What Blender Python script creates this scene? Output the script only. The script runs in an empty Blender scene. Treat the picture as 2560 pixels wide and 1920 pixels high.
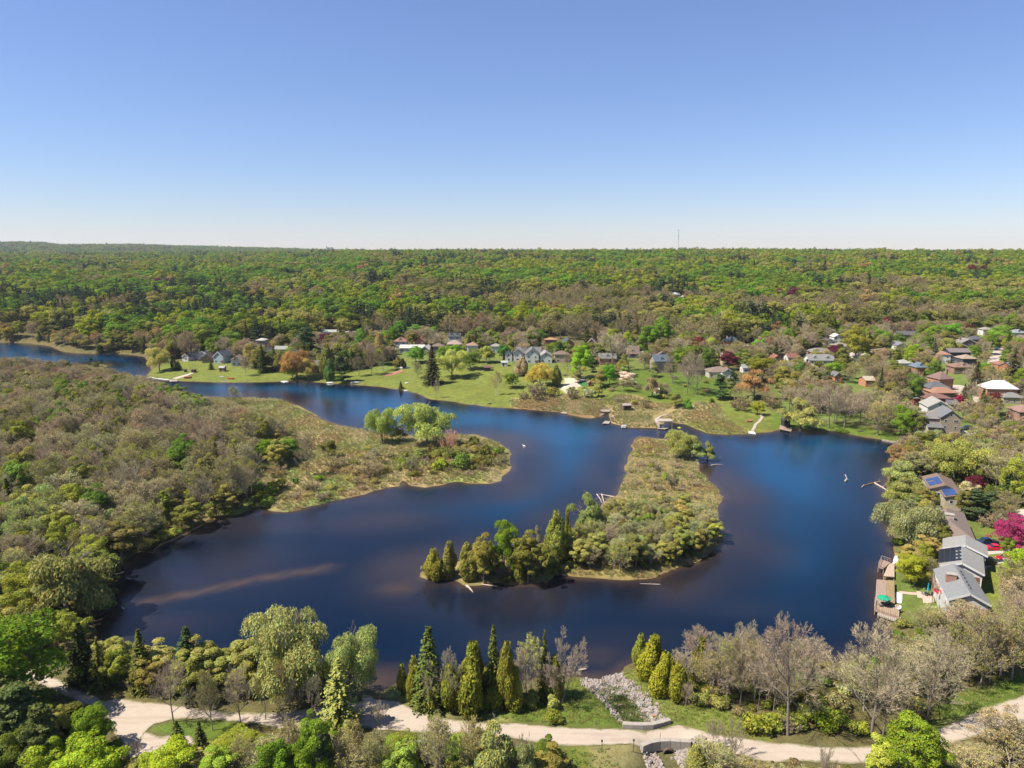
import bpy, math, random
import numpy as np
from mathutils import Vector, Matrix
from mathutils.geometry import delaunay_2d_cdt
random.seed(7); RNG = np.random.default_rng(7)
R = math.radians
scene = bpy.context.scene

# ------------------------------------------------------------------ camera, sky, sun, exposure
CAMZ, PITCH, FOC = 80.0, R(10.8), 1777.0        # camera height, downward pitch, focal length in px of a 2560 px wide frame
cd = bpy.data.cameras.new('camera'); cam = bpy.data.objects.new('camera', cd)
scene.collection.objects.link(cam)
cam.location = (0, 0, CAMZ); cam.rotation_euler = (R(90) - PITCH, 0, 0)
cd.sensor_width = 36.0; cd.lens = 36.0 * FOC / 2560.0
cd.clip_start = 1.0; cd.clip_end = 60000.0
scene.camera = cam

SUN_EL, SUN_AZ = R(55), R(15)                   # shadows fall towards +X, turned SUN_AZ towards +Y
sdir = Vector((math.cos(SUN_AZ) * math.cos(SUN_EL), math.sin(SUN_AZ) * math.cos(SUN_EL), -math.sin(SUN_EL)))
world = bpy.data.worlds.new('World'); scene.world = world; world.use_nodes = True
wn = world.node_tree; wn.nodes.clear()
sky = wn.nodes.new('ShaderNodeTexSky'); sky.sky_type = 'NISHITA'; sky.sun_disc = False
sky.sun_elevation = SUN_EL
sky.sun_rotation = math.atan2(-sdir.x, -sdir.y)
sky.altitude = 100; sky.air_density = 1.15; sky.dust_density = 0.0; sky.ozone_density = 4.5
bg = wn.nodes.new('ShaderNodeBackground'); bg.inputs['Strength'].default_value = 0.053
wo = wn.nodes.new('ShaderNodeOutputWorld')
hs_ = wn.nodes.new('ShaderNodeMix'); hs_.data_type = 'RGBA'; hs_.blend_type = 'MULTIPLY'; hs_.inputs[0].default_value = 1.0
hs_.inputs[7].default_value = (0.96, 1.0, 1.29, 1)      # the clear blue of a polarised spring sky
wn.links.new(sky.outputs[0], hs_.inputs[6]); hz_ = wn.nodes.new('ShaderNodeMix'); hz_.data_type = 'RGBA'; hz_.inputs[0].default_value = 0.07; hz_.inputs[7].default_value = (5.1, 5.8, 7.6, 1)   # high thin haze
wn.links.new(hs_.outputs[2], hz_.inputs[6]); wn.links.new(hz_.outputs[2], bg.inputs[0]); wn.links.new(bg.outputs[0], wo.inputs[0])
sl = bpy.data.lights.new('sun', 'SUN'); sl.energy = 5.0; sl.angle = R(0.53); sl.color = (1.0, 0.93, 0.81)
so = bpy.data.objects.new('sun', sl); scene.collection.objects.link(so)
so.rotation_euler = sdir.to_track_quat('-Z', 'Y').to_euler(); so.location = (-300, 0, 400)
scene.view_settings.view_transform = 'Standard'; scene.view_settings.look = 'None'
scene.view_settings.exposure = 1.05; scene.view_settings.gamma = 1.0; scene.view_settings.use_curve_mapping = False
scene.render.engine = 'CYCLES'
scene.cycles.max_bounces = 5; scene.cycles.diffuse_bounces = 2; scene.cycles.glossy_bounces = 3
scene.cycles.transmission_bounces = 4; scene.cycles.transparent_max_bounces = 4; scene.cycles.volume_bounces = 0
scene.cycles.use_denoising = True; scene.cycles.denoiser = 'OPENIMAGEDENOISE'; scene.cycles.denoising_input_passes = 'RGB_ALBEDO_NORMAL'

# ------------------------------------------------------------------ helpers
COL = scene.collection
def tag(o, label=None, cat=None, group=None, kind=None):
    if label: o['label'] = label
    if cat: o['category'] = cat
    if group: o['group'] = group
    if kind: o['kind'] = kind
    return o
def link(name, data, parent=None, loc=None, rz=None):
    o = bpy.data.objects.new(name, data); COL.objects.link(o)
    if parent is not None: o.parent = parent
    if loc is not None: o.location = loc
    if rz is not None: o.rotation_euler = (0, 0, rz)
    return o
def mesh_np(name, V, F, mat=None, smooth=False):
    """V (n,3) floats, F (m,k) ints, all faces of k corners -> mesh"""
    V = np.asarray(V, dtype=np.float32); F = np.asarray(F, dtype=np.int32)
    me = bpy.data.meshes.new(name); m, k = F.shape
    me.vertices.add(len(V)); me.vertices.foreach_set('co', V.ravel())
    me.loops.add(m * k); me.loops.foreach_set('vertex_index', F.ravel())
    me.polygons.add(m); me.polygons.foreach_set('loop_start', np.arange(0, m * k, k, dtype=np.int32))
    me.polygons.foreach_set('loop_total', np.full(m, k, dtype=np.int32))
    if smooth: me.polygons.foreach_set('use_smooth', np.ones(m, dtype=bool))
    me.update(calc_edges=True)
    if mat: me.materials.append(mat)
    return me
def col_attr(me, name, C):
    C = np.asarray(C, dtype=np.float32)
    if C.shape[1] == 3: C = np.concatenate([C, np.ones((len(C), 1), np.float32)], 1)
    a = me.color_attributes.new(name, 'FLOAT_COLOR', 'POINT'); a.data.foreach_set('color', C.ravel())
def sstep(x, a=0.0, b=1.0):
    t = np.clip((x - a) / (b - a), 0, 1); return t * t * (3 - 2 * t)
def noise2(x, y, s, seed=0):
    """smooth value noise in [-1,1]"""
    x = np.asarray(x, float) / s + seed * 17.31; y = np.asarray(y, float) / s - seed * 9.77
    xi = np.floor(x); yi = np.floor(y); fx = x - xi; fy = y - yi
    fx = fx * fx * (3 - 2 * fx); fy = fy * fy * (3 - 2 * fy)
    def h(a, b):
        v = np.sin(a * 127.1 + b * 311.7 + seed * 74.7) * 43758.5453
        return (v - np.floor(v)) * 2 - 1
    return (h(xi, yi) * (1 - fx) + h(xi + 1, yi) * fx) * (1 - fy) + (h(xi, yi + 1) * (1 - fx) + h(xi + 1, yi + 1) * fx) * fy
cP, sP = math.cos(PITCH), math.sin(PITCH)
def ray(u, v):
    """pixel of the 2560x1920 frame -> (x, forward, down) direction"""
    du = np.asarray(u, float) - 1280; dv = np.asarray(v, float) - 960
    return du, FOC * cP - dv * sP, dv * cP + FOC * sP
def W(u, v, z=0.0):
    x, f, d = ray(u, v); t = (CAMZ - z) / np.maximum(d, 1e-3)
    return np.stack([x * t, f * t], -1)
def poly_sd(px, py, P):
    """signed distance, positive inside polygon P (n,2)"""
    px = np.asarray(px, float); py = np.asarray(py, float)
    sh = px.shape; px = px.ravel(); py = py.ravel()
    d2 = np.full(px.shape, 1e18); ins = np.zeros(px.shape, bool)
    n = len(P)
    for i in range(n):
        ax, ay = P[i]; bx, by = P[(i + 1) % n]
        ex, ey = bx - ax, by - ay; wx, wy = px - ax, py - ay
        t = np.clip((wx * ex + wy * ey) / (ex * ex + ey * ey + 1e-12), 0, 1)
        d2 = np.minimum(d2, (wx - t * ex) ** 2 + (wy - t * ey) ** 2)
        c = ((ay > py) != (by > py)) & (px < ex * (py - ay) / (ey + 1e-12 * (ey == 0)) + ax)
        ins ^= c
    d = np.sqrt(d2); return np.where(ins, d, -d).reshape(sh)
def line_d(px, py, P):
    px = np.asarray(px, float); py = np.asarray(py, float); d2 = np.full(px.shape, 1e18)
    for i in range(len(P) - 1):
        ax, ay = P[i]; bx, by = P[i + 1]; ex, ey = bx - ax, by - ay; wx, wy = px - ax, py - ay
        t = np.clip((wx * ex + wy * ey) / (ex * ex + ey * ey + 1e-12), 0, 1)
        d2 = np.minimum(d2, (wx - t * ex) ** 2 + (wy - t * ey) ** 2)
    return np.sqrt(d2)

# ------------------------------------------------------------------ outlines (pixels of the 2560x1920 photograph, brought to the ground)
NORTH = [(-300,850),(0,855),(58,857),(113,862),(133,867),(156,878),(179,882),(231,884),(289,883.5),(333,887),(362,891),(375,905),(378,922),(370,933),(366,942),(388,949),(428,952),(480,953.5),(550,956),(640,956),
 (756,952),(825,959),(892,962),(958,968),(1016,977),(1051,987),(1080,998),(1117,1001),(1161,1010),(1219,1017),(1280,1021),(1338,1025),(1396,1031),(1442,1040),(1477,1046),(1503,1038),(1509,1028),(1514,1016),(1520,1028),(1522,1044),(1529,1058),(1569,1068),(1645,1070),
 (1660,1058),(1662,1047),(1672,1046),(1685,1057),(1714,1061),(1737,1070),(1766,1083),(1815,1087),(1873,1083),(1920,1080),(1952,1074),(1985,1072),(2021,1071),(2082,1076),(2122,1086),(2166,1093),(2209,1099),(2253,1109),(2296,1118),(2325,1121)]
EAST = [(2300,1131),(2272,1143),(2245,1160),(2225,1178),(2213,1200),(2215,1226),(2227,1249),(2235,1267),(2230,1300),(2228,1335),(2232,1365),(2241,1388),(2236,1402),(2222,1418),(2214,1440),(2212,1500),(2222,1535),(2232,1560),(2232,1585),(2215,1615),(2180,1640),(2130,1655),(2080,1660),(2000,1666),(1920,1668),(1820,1664),(1720,1662),(1640,1660),(1590,1655),(1568,1660),(1556,1672),(1550,1684),(1532,1690),(1517,1700),(1500,1707),(1480,1700),(1462,1694),(1440,1690),(1400,1697),(1280,1700),(1150,1704),(1050,1709),(993,1712),(958,1721),(938,1726),(909,1718),(892,1706),(830,1700),(760,1690),(700,1680),(600,1665),(500,1650),(420,1640),(330,1632),(269,1621),(250,1600),(236,1576),(222,1560),(214,1550),(231,1541),(262,1530),(268,1500),(268,1450),(289,1411),(341,1385),(382,1365),(434,1342),(486,1322),(506,1311),(535,1300),(579,1293),(608,1278),(628,1271)]
PENIN = [(640,1270),(651,1264),(669,1278),(712,1280),(756,1275),(761,1268),(796,1261),(883,1241),(915,1236),(935,1228),(973,1219),(1002,1216),(1009,1200),(1013,1212),(1031,1216),(1060,1217),(1103,1213),(1132,1206),(1148,1204),(1175,1209),(1224,1210),(1248,1202),(1265,1183),(1277,1163),(1275,1134),(1271,1122),(1248,1108),(1213,1093),(1190,1087),(1146,1087),(1103,1087),(1031,1090),(973,1087),(912,1077),(886,1070),(848,1066),(837,1061),(814,1054),(799,1044),(779,1031),(756,1018),(727,1009),(698,999),(669,996),(640,995),(579,994),(500,990),(430,978),(380,966),(330,955),(280,946),(200,938),(100,932),(0,925),(-300,915)]
ISLAND = [(1590,1096),(1613,1093),(1656,1097),(1700,1095),(1735,1110),(1752,1135),(1745,1152),(1749,1163),(1749,1177),(1766,1194),(1789,1215),(1800,1232),(1810,1244),(1806,1258),(1798,1270),(1783,1287),(1788,1320),(1804,1345),(1804,1362),(1783,1377),(1757,1394),(1731,1411),(1700,1423),(1656,1434),(1653,1440),(1627,1449),(1569,1449),(1526,1446),(1480,1440),(1430,1437),(1381,1436),(1375,1450),(1350,1457),(1309,1463),(1280,1465),(1248,1460),(1181,1463),(1167,1462),(1132,1449),(1103,1452),(1074,1453),(1051,1444),(1045,1434),(1060,1423),(1150,1405),(1260,1385),(1340,1365),(1400,1340),(1450,1310),(1500,1275),(1511,1258),(1535,1241),(1549,1229),(1558,1209),(1564,1163),(1570,1140),(1581,1116)]
def WP(P, z=0.0): return W(np.array(P)[:, 0], np.array(P)[:, 1], z)
LAKE = WP(NORTH + EAST + PENIN); ISL = WP(ISLAND)
def ellipse(u, v, au, av, n=14): return [(u + au * math.cos(k * 2 * math.pi / n), v + av * math.sin(k * 2 * math.pi / n)) for k in range(n)]
ISLET = WP(ellipse(238, 915, 32, 6))
GX0, GX1, GY0, GY1, GS = -660, 420, 80, 820, 1.5
gx = np.arange(GX0, GX1 + GS, GS); gy = np.arange(GY0, GY1 + GS, GS)
MX, MY = np.meshgrid(gx, gy)
WSD = poly_sd(MX, MY, LAKE)                       # >0 in the water
WSD = np.minimum(WSD, -poly_sd(MX, MY, ISL)); WSD = np.minimum(WSD, -poly_sd(MX, MY, ISLET))
WSD += noise2(MX, MY, 6, 3) * 0.9 + noise2(MX, MY, 2.6, 4) * 0.55
def grid_at(A, x, y):
    fx = np.clip((np.asarray(x, float) - GX0) / GS, 0, len(gx) - 1.001); fy = np.clip((np.asarray(y, float) - GY0) / GS, 0, len(gy) - 1.001)
    ix = fx.astype(int); iy = fy.astype(int); tx = fx - ix; ty = fy - iy
    return (A[iy, ix] * (1 - tx) + A[iy, ix + 1] * tx) * (1 - ty) + (A[iy + 1, ix] * (1 - tx) + A[iy + 1, ix + 1] * tx) * ty
def shore(x, y): return -grid_at(WSD, x, y)       # >0 on land, metres from the water
_np = WP([p for p in NORTH if p[1] < 1130 and p[0] not in (375,378,370,366,1503,1509,1514,1520,1522,1660,1662,1672)])
_o = np.argsort(_np[:, 0]); NX, NY = _np[_o, 0], _np[_o, 1]
# gravel road with its widened turning place, and the grass patch inside it
ROADZ = 1.8
ROAD_PX = [(60,1668),(150,1700),(200,1728),(262,1752),(292,1745),(340,1752),(430,1762),(520,1775),(600,1782),(700,1780),(800,1768),(880,1756),(902,1744),(906,1722),(930,1722),(945,1738),(985,1748),(1012,1758),(1040,1778),(1080,1790),(1140,1800),(1190,1806),(1280,1808),(1425,1819),(1558,1823),(1600,1826),(1660,1822),(1690,1812),(1772,1831),(1850,1845),(1920,1853),(2035,1866),(2140,1868),(2240,1862),(2330,1830),(2412,1793),(2480,1765),(2560,1738),(2700,1690),(2720,1725),(2560,1806),(2470,1832),(2371,1862),(2290,1895),(2180,1912),(2090,1910),(2007,1903),(1920,1905),(1850,1890),(1770,1870),(1728,1857),(1600,1860),(1483,1864),(1390,1866),(1280,1846),(1180,1838),(1100,1836),(1040,1830),(960,1826),(880,1818),(800,1826),(730,1832),(650,1812),(560,1800),(480,1797),(425,1799),(385,1812),(366,1830),(395,1840),(440,1838),(475,1840),(500,1860),(505,1890),(470,1915),(400,1930),(330,1895),(290,1840),(265,1800),(262,1775),(215,1765),(160,1735),(90,1705),(30,1690)]
ROAD = WP(ROAD_PX, ROADZ)
_rc = WP([(-200,1640),(60,1680),(200,1740),(450,1790),(700,1800),(900,1785),(1100,1815),(1300,1830),(1500,1843),(1700,1840),(1900,1880),(2100,1890),(2300,1862),(2560,1770),(2700,1710),(3000,1640)], ROADZ)
RCX, RCY = _rc[:, 0], _rc[:, 1]
CHAN = WP([(1465,1697),(1552,1680),(1580,1720),(1640,1795),(1600,1806),(1557,1806),(1530,1770)], 1.0)
DOWNCH = WP([(1610,1862),(1728,1862),(1700,1930),(1640,1990),(1560,2000),(1600,1930)], 0.0)
CHANG = poly_sd(MX, MY, CHAN); DOWNG = poly_sd(MX, MY, DOWNCH); ROADG = poly_sd(MX, MY, ROAD)
def height(x, y):
    x = np.asarray(x, float); y = np.asarray(y, float)
    s = shore(x, y); Rr = np.hypot(x, y); az = np.degrees(np.arctan2(x, np.maximum(y, 1)))
    n = y - np.interp(x, NX, NY)
    wN = sstep(n, -8, 12) * (y > 100)
    ridge = np.interp(Rr, [0, 520, 800, 1000, 1300, 1750, 2200, 6000, 60000], [0, 0, 4, 13, 27, 43, 45, 38, 20])
    lo = sstep(-az, 8, 26)                                    # the ridge is lower to the left
    left = np.interp(Rr, [0, 520, 800, 1100, 1600, 2600, 3600, 4600, 5600, 60000], [0, 0, 4, 12, 26, 38, 36, 58, 78, 40])
    left = left + sstep(Rr, 4300, 5200) * (14 * sstep(-az, 31.6, 33.4) + 9 * sstep(-az, 24, 28))
    ridge = ridge * (1 - lo) + left * lo
    ridge *= 1 + 0.03 * noise2(x, y, 420, 5) + 0.02 * noise2(x, y, 160, 15) + 0.05 * sstep(az, 4, 16) * sstep(-az, -34, -22)
    TN = 0.7 + 1.2 * sstep(n, 0, 30) + 4.2 * sstep(n, 20, 100) * (1 - 0.45 * lo) + ridge
    wE = sstep(x, 85, 115) * (1 - wN) * sstep(y, 135, 165)
    TE = 2.6 * sstep(s, 0, 10) + 2.2 * sstep(s, 14, 60) + 0.3
    ry = np.interp(x, RCX, RCY)
    wS = sstep(ry + 34 - y, 0, 16) * (1 - wN)
    TS = 1.8 - 4.6 * sstep(ry - 7 - y, 0, 16)
    TW = 0.5 + 0.5 * sstep(s, 5, 40) + 0.25 * noise2(x, y, 9, 6)
    T = TW * (1 - wS) + TS * wS; T = T * (1 - wE * (1 - wS)) + TE * wE * (1 - wS); T = T * (1 - wN) + TN * wN
    wid = 3.0 + 5.0 * wS
    h = T * sstep(s, -0.6, wid)
    bed = -1.6 * sstep(-s, 0, 9) - 0.15 * sstep(-s, 0, 1)
    h = np.where(s < 0, np.minimum(h * sstep(s, -0.6, 0.6), 0.05) + bed, h)
    c = sstep(grid_at(CHANG, x, y), -2.2, 1.6); h = h * (1 - c) + (0.35) * c * (s > 0) + h * c * (s <= 0)
    c = sstep(grid_at(DOWNG, x, y), -2.0, 2.0); h = h - 1.6 * c
    h = h + 0.12 * noise2(x, y, 14, 8) * sstep(s, 3, 12) * (1 - sstep(grid_at(ROADG, x, y), -3, 0))
    return h
def G(u, v):
    """pixel -> point on the ground"""
    dx, f, d = [float(q) for q in ray(u, v)]
    L = math.sqrt(dx * dx + f * f); dx /= L; f /= L; s = d / L
    ts = np.concatenate([np.arange(60, 900, 1.0), np.arange(900, 9000, 6.0)])
    g = (CAMZ - s * ts) - height(dx * ts, f * ts)
    k = int(np.argmax(g < 0)) if (g < 0).any() else len(ts) - 1
    k = max(k, 1); a = g[k - 1] / (g[k - 1] - g[k] + 1e-9); t = ts[k - 1] + a * (ts[k] - ts[k - 1])
    return float(dx * t), float(f * t), float(CAMZ - s * t)
def pxm(x, y, z=0.0):
    """pixels (2560 frame) per metre at a point"""
    return FOC / (y * cP + (CAMZ - z) * sP)
def proj(x, y, z):
    dep = y * cP + (CAMZ - z) * sP; up = -(y * sP) + (CAMZ - z) * cP
    return 1280 + FOC * x / dep, 960 + FOC * (up) / dep
def zat(x, y, v):
    """height on the vertical line at (x,y) that shows at row v"""
    # solve 960 + FOC*((C-z)cP - y sP)/(y cP + (C-z) sP) = v
    k = (v - 960) / FOC; q = (y * sP + k * y * cP) / (cP - k * sP); return CAMZ - q
# ------------------------------------------------------------------ materials
def nodes_mat(name):
    m = bpy.data.materials.new(name); m.use_nodes = True; t = m.node_tree; t.nodes.clear()
    out = t.nodes.new('ShaderNodeOutputMaterial'); return m, t, out
def N(t, typ, **kw):
    n = t.nodes.new(typ)
    for k, v in kw.items():
        if k in n.inputs: n.inputs[k].default_value = v
        else: setattr(n, k, v)
    return n
def mixc(t, a, b, fac, mode='MIX'):
    m = t.nodes.new('ShaderNodeMix'); m.data_type = 'RGBA'; m.blend_type = mode
    for s, v in ((0, fac), (6, a), (7, b)):
        if hasattr(v, 'links') or isinstance(v, bpy.types.NodeSocket): t.links.new(v, m.inputs[s])
        else: m.inputs[s].default_value = v if s == 0 else (*v, 1)[:4]
    return m.outputs[2]
def mixs(t, s, a, b, lo, hi):
    r = N(t, 'ShaderNodeMapRange'); r.inputs['From Min'].default_value = a; r.inputs['From Max'].default_value = b; r.inputs['To Min'].default_value = lo; r.inputs['To Max'].default_value = hi
    t.links.new(s, r.inputs['Value']); return r.outputs[0]
_mats = {}
def plain(name, c, rough=0.8, var=0.12, scale=1.5, metal=0.0, bump=0.0):
    """procedural matte material with grain and blotches"""
    if name in _mats: return _mats[name]
    m, t, out = nodes_mat(name)
    b = N(t, 'ShaderNodeBsdfPrincipled'); b.inputs['Roughness'].default_value = rough; b.inputs['Metallic'].default_value = metal
    tc = N(t, 'ShaderNodeTexCoord'); n1 = N(t, 'ShaderNodeTexNoise', Scale=scale, Detail=5.0)
    t.links.new(tc.outputs['Object'], n1.inputs['Vector'])
    r = N(t, 'ShaderNodeMapRange'); r.inputs['From Min'].default_value = 0.3; r.inputs['From Max'].default_value = 0.7
    r.inputs['To Min'].default_value = 1 - var; r.inputs['To Max'].default_value = 1 + var
    t.links.new(n1.outputs['Fac'], r.inputs['Value'])
    t.links.new(mixc(t, c, r.outputs[0], 1.0, 'MULTIPLY'), b.inputs['Base Color'])
    if bump:
        bp = N(t, 'ShaderNodeBump', Strength=bump, Distance=0.05); t.links.new(n1.outputs['Fac'], bp.inputs['Height']); t.links.new(bp.outputs[0], b.inputs['Normal'])
    t.links.new(b.outputs[0], out.inputs[0]); _mats[name] = m; return m

def ground_mat():
    m, t, out = nodes_mat('ground')
    b = N(t, 'ShaderNodeBsdfPrincipled', Roughness=0.95); b.inputs['Specular IOR Level'].default_value = 0.1
    a = N(t, 'ShaderNodeVertexColor', layer_name='tint'); g = N(t, 'ShaderNodeNewGeometry')
    n1 = N(t, 'ShaderNodeTexNoise', Scale=0.35, Detail=8.0, Roughness=0.65); n2 = N(t, 'ShaderNodeTexNoise', Scale=2.2, Detail=6.0, Roughness=0.7)
    n3 = N(t, 'ShaderNodeTexNoise', Scale=0.07, Detail=5.0)
    for n in (n1, n2, n3): t.links.new(g.outputs['Position'], n.inputs['Vector'])
    def rng(n, lo, hi):
        r = N(t, 'ShaderNodeMapRange'); r.inputs['From Min'].default_value = 0.3; r.inputs['From Max'].default_value = 0.7
        r.inputs['To Min'].default_value = lo; r.inputs['To Max'].default_value = hi; t.links.new(n.outputs['Fac'], r.inputs['Value']); return r.outputs[0]
    c = mixc(t, a.outputs[0], rng(n1, 0.72, 1.3), 1.0, 'MULTIPLY')
    c = mixc(t, c, rng(n2, 0.7, 1.32), 1.0, 'MULTIPLY')
    warm = mixc(t, c, (1.2, 1.04, 0.8), 1.0, 'MULTIPLY')
    c = mixc(t, c, warm, rng(n3, 0.0, 0.8))
    t.links.new(c, b.inputs['Base Color'])
    bp = N(t, 'ShaderNodeBump', Strength=0.6, Distance=0.4); t.links.new(n2.outputs['Fac'], bp.inputs['Height']); t.links.new(bp.outputs[0], b.inputs['Normal'])
    t.links.new(b.outputs[0], out.inputs[0]); return m

LAWN = (0.110, 0.135, 0.030); LAWN2 = (0.075, 0.115, 0.02); STRAW = (0.235, 0.19, 0.10); RUST = (0.165, 0.115, 0.06)
FLOOR = (0.085, 0.08, 0.035); MUD = (0.13, 0.095, 0.05); ROUGH = (0.15, 0.17, 0.05); SAND = (0.50, 0.40, 0.28)
# zones: (pixel outline, colour, softness m)
ZONES = [
 ([(366,930),(420,905),(480,900),(560,905),(640,925),(760,905),(880,925),(905,905),(960,870),(1010,855),(1080,880),(1130,900),(1200,890),(1300,895),(1400,905),(1500,900),(1560,930),(1620,920),(1700,930),(1800,925),(1830,960),(1900,1000),(1950,1040),(1950,1100),(1800,1100),(1600,1085),(1400,1045),(1250,1035),(1080,1010),(900,975),(600,970),(380,960)], LAWN, 4),
 ([(1520,905),(1660,905),(1800,925),(1830,985),(1770,1000),(1700,1010),(1640,1000),(1560,985),(1500,970)], LAWN2, 4),
 ([(1280,1000),(1350,985),(1440,990),(1500,1000),(1530,1012),(1560,985),(1600,990),(1660,1015),(1730,1010),(1800,1010),(1790,1050),(1690,1060),(1650,1085),(1500,1070),(1440,1050),(1280,1030)], STRAW, 4),
 ([(1300,1005),(1450,990),(1500,1010),(1470,1050),(1300,1030)], RUST, 5),
 ([(1410,945),(1460,940),(1450,965),(1420,985),(1405,970)], (0.42,0.40,0.30), 3),
 ([(1930,1030),(2020,1050),(2120,1062),(2240,1085),(2260,1110),(2120,1090),(2020,1080),(1930,1085)], LAWN2, 4),
 ([(1430,1690),(1462,1700),(1510,1745),(1556,1812),(1560,1822),(1420,1818),(1280,1806),(1180,1800),(1330,1750),(1400,1720)], LAWN2, 2),
 ([(1552,1680),(1600,1680),(1700,1750),(1900,1800),(1920,1850),(1700,1822),(1640,1800),(1570,1720)], LAWN, 2),
 ([(938,1728),(1000,1714),(1040,1740),(1100,1770),(1280,1795),(1280,1806),(1140,1797),(1060,1785),(1000,1755)], (0.19,0.20,0.07), 2),
 ([(1475,1702),(1545,1692),(1580,1730),(1636,1800),(1560,1804)], (0.14,0.125,0.065), 1),
 ([(395,1866),(1500,1866),(1570,1925),(1500,1990),(300,1990)], LAWN, 2),
 ([(1480,1866),(1600,1866),(1570,1990),(1490,1990)], (0.16,0.15,0.07), 3),
 ([(366,1830),(385,1812),(425,1799),(480,1797),(600,1800),(600,1840),(395,1840)], LAWN2, 1),
 ([(2330,1770),(2500,1700),(2560,1690),(2560,1738),(2412,1793),(2330,1830)], LAWN2, 3),
 ([(2240,1440),(2330,1440),(2340,1530),(2240,1530)], LAWN2, 2),
 ([(1930,960),(2100,850),(2300,830),(2700,815),(2700,1110),(2420,1095),(2350,1080),(2260,1075),(2150,1055),(2020,1045),(1950,1020)], (0.10,0.14,0.035), 8),
 ([(480,885),(800,865),(1300,872),(1640,880),(1640,925),(1300,915),(900,925),(560,912)], (0.10,0.13,0.035), 8),
 ([(2245,1180),(2600,1130),(2600,1400),(2440,1560),(2250,1560)], (0.09,0.12,0.03), 6),
 ([(2410,1370),(2560,1290),(2560,1520),(2450,1560)], LAWN, 3),
]
ZW = []
for P, c, s in ZONES:
    ZW.append((np.array([G(u, v)[:2] for u, v in P]), np.array(c), s))
SBAR = WP([(352,1508),(400,1497),(480,1484),(560,1465),(640,1448),(740,1432),(820,1420)])
def ground_colour(x, y, h):
    s = shore(x, y); n = y - np.interp(x, NX, NY); Rr = np.hypot(x, y)
    C = np.tile(np.array(FLOOR), (len(x), 1))
    nz = noise2(x, y, 11, 21)[:, None]; nz2 = noise2(x, y, 4.5, 22)[:, None]; nz3 = noise2(x, y, 30, 23)[:, None]
    # marshes: the peninsula and the reed island
    pen = sstep(poly_sd(x, y, PENW), -10, 6)[:, None] if True else 0
    mc = np.array(STRAW) * (1 + 0.2 * nz2)
    mc = mc + sstep(nz, 0.0, 0.5) * (np.array((0.17, 0.21, 0.06)) - mc) * 0.85
    mc = mc + sstep(nz3 + 0.5 * nz, 0.15, 0.6) * (np.array((0.12, 0.20, 0.05)) - mc) * 0.7
    C = C + pen * (mc - C)
    isl = sstep(poly_sd(x, y, ISL), -3, 2)[:, None]; ic = np.array((0.205, 0.16, 0.075)) * (1 + 0.25 * nz2)
    ic = ic + sstep(nz, 0.1, 0.6) * (np.array((0.22, 0.20, 0.07)) - ic) * 0.6
    C = C + isl * (ic - C)
    for P, c, sf in ZW:
        bx0, by0 = P.min(0) - 15; bx1, by1 = P.max(0) + 15
        k = (x > bx0) & (x < bx1) & (y > by0) & (y < by1)
        if not k.any(): continue
        w = sstep(poly_sd(x[k], y[k], P) + 1.5 * nz2[k, 0], -sf / 2, sf / 2)[:, None]
        C[k] = C[k] + w * (c * (1 + 0.10 * nz[k]) - C[k])
    # wet muddy rim
    e = (sstep(-s + 0.6 * nz2[:, 0], -1.0, 0.2))[:, None] * 0.7
    C = C + e * (np.array(MUD) - C)
    # farmland far to the left
    az = np.degrees(np.arctan2(x, np.maximum(y, 1)))
    f = (sstep(Rr, 3000, 3300) * (az < -14))[:, None]
    fc = np.where((noise2(x, y, 300, 31) > 0.1)[:, None], np.array((0.06, 0.07, 0.04)), np.array((0.05, 0.075, 0.03)))
    C = C + f * (fc - C)
    return np.clip(C, 0, 1)
PENW = np.array([W(u, v) for u, v in [(560,1300),(640,1285),(800,1275),(1010,1225),(1260,1215),(1285,1160),(1250,1100),(1000,1085),(850,1060),(700,992),(600,985),(700,1060),(760,1090),(700,1180),(640,1230)]])
rr = [0.6, 8, 20, 34, 46, 56]
r = 62.0
while r < 14000: rr.append(r); r *= 1.0115
rr = np.array(rr)
ang = np.concatenate([np.arange(-50, 50.01, 0.21), np.arange(54, 309, 4)]); ang = np.radians(ang); na = len(ang)
AA, RR = np.meshgrid(ang, rr)
X = (RR * np.sin(AA)).ravel(); Y = (RR * np.cos(AA)).ravel()
H = height(X, Y)
rd = sstep(grid_at(ROADG, X, Y), 0.3, 1.4); H2 = H - 0.34 * rd * (np.hypot(X, Y) < 420)
i = np.arange(len(rr) - 1)[:, None] * na; j = np.arange(na)[None, :]; j2 = (j + 1) % na
F = np.stack([i + j, i + j2, i + na + j2, i + na + j], -1).reshape(-1, 4)
gm = mesh_np('ground', np.stack([X, Y, H2], 1), F[:, ::-1], ground_mat(), smooth=True)
col_attr(gm, 'tint', ground_colour(X, Y, H))
tag(link('ground', gm), kind='structure')

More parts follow.
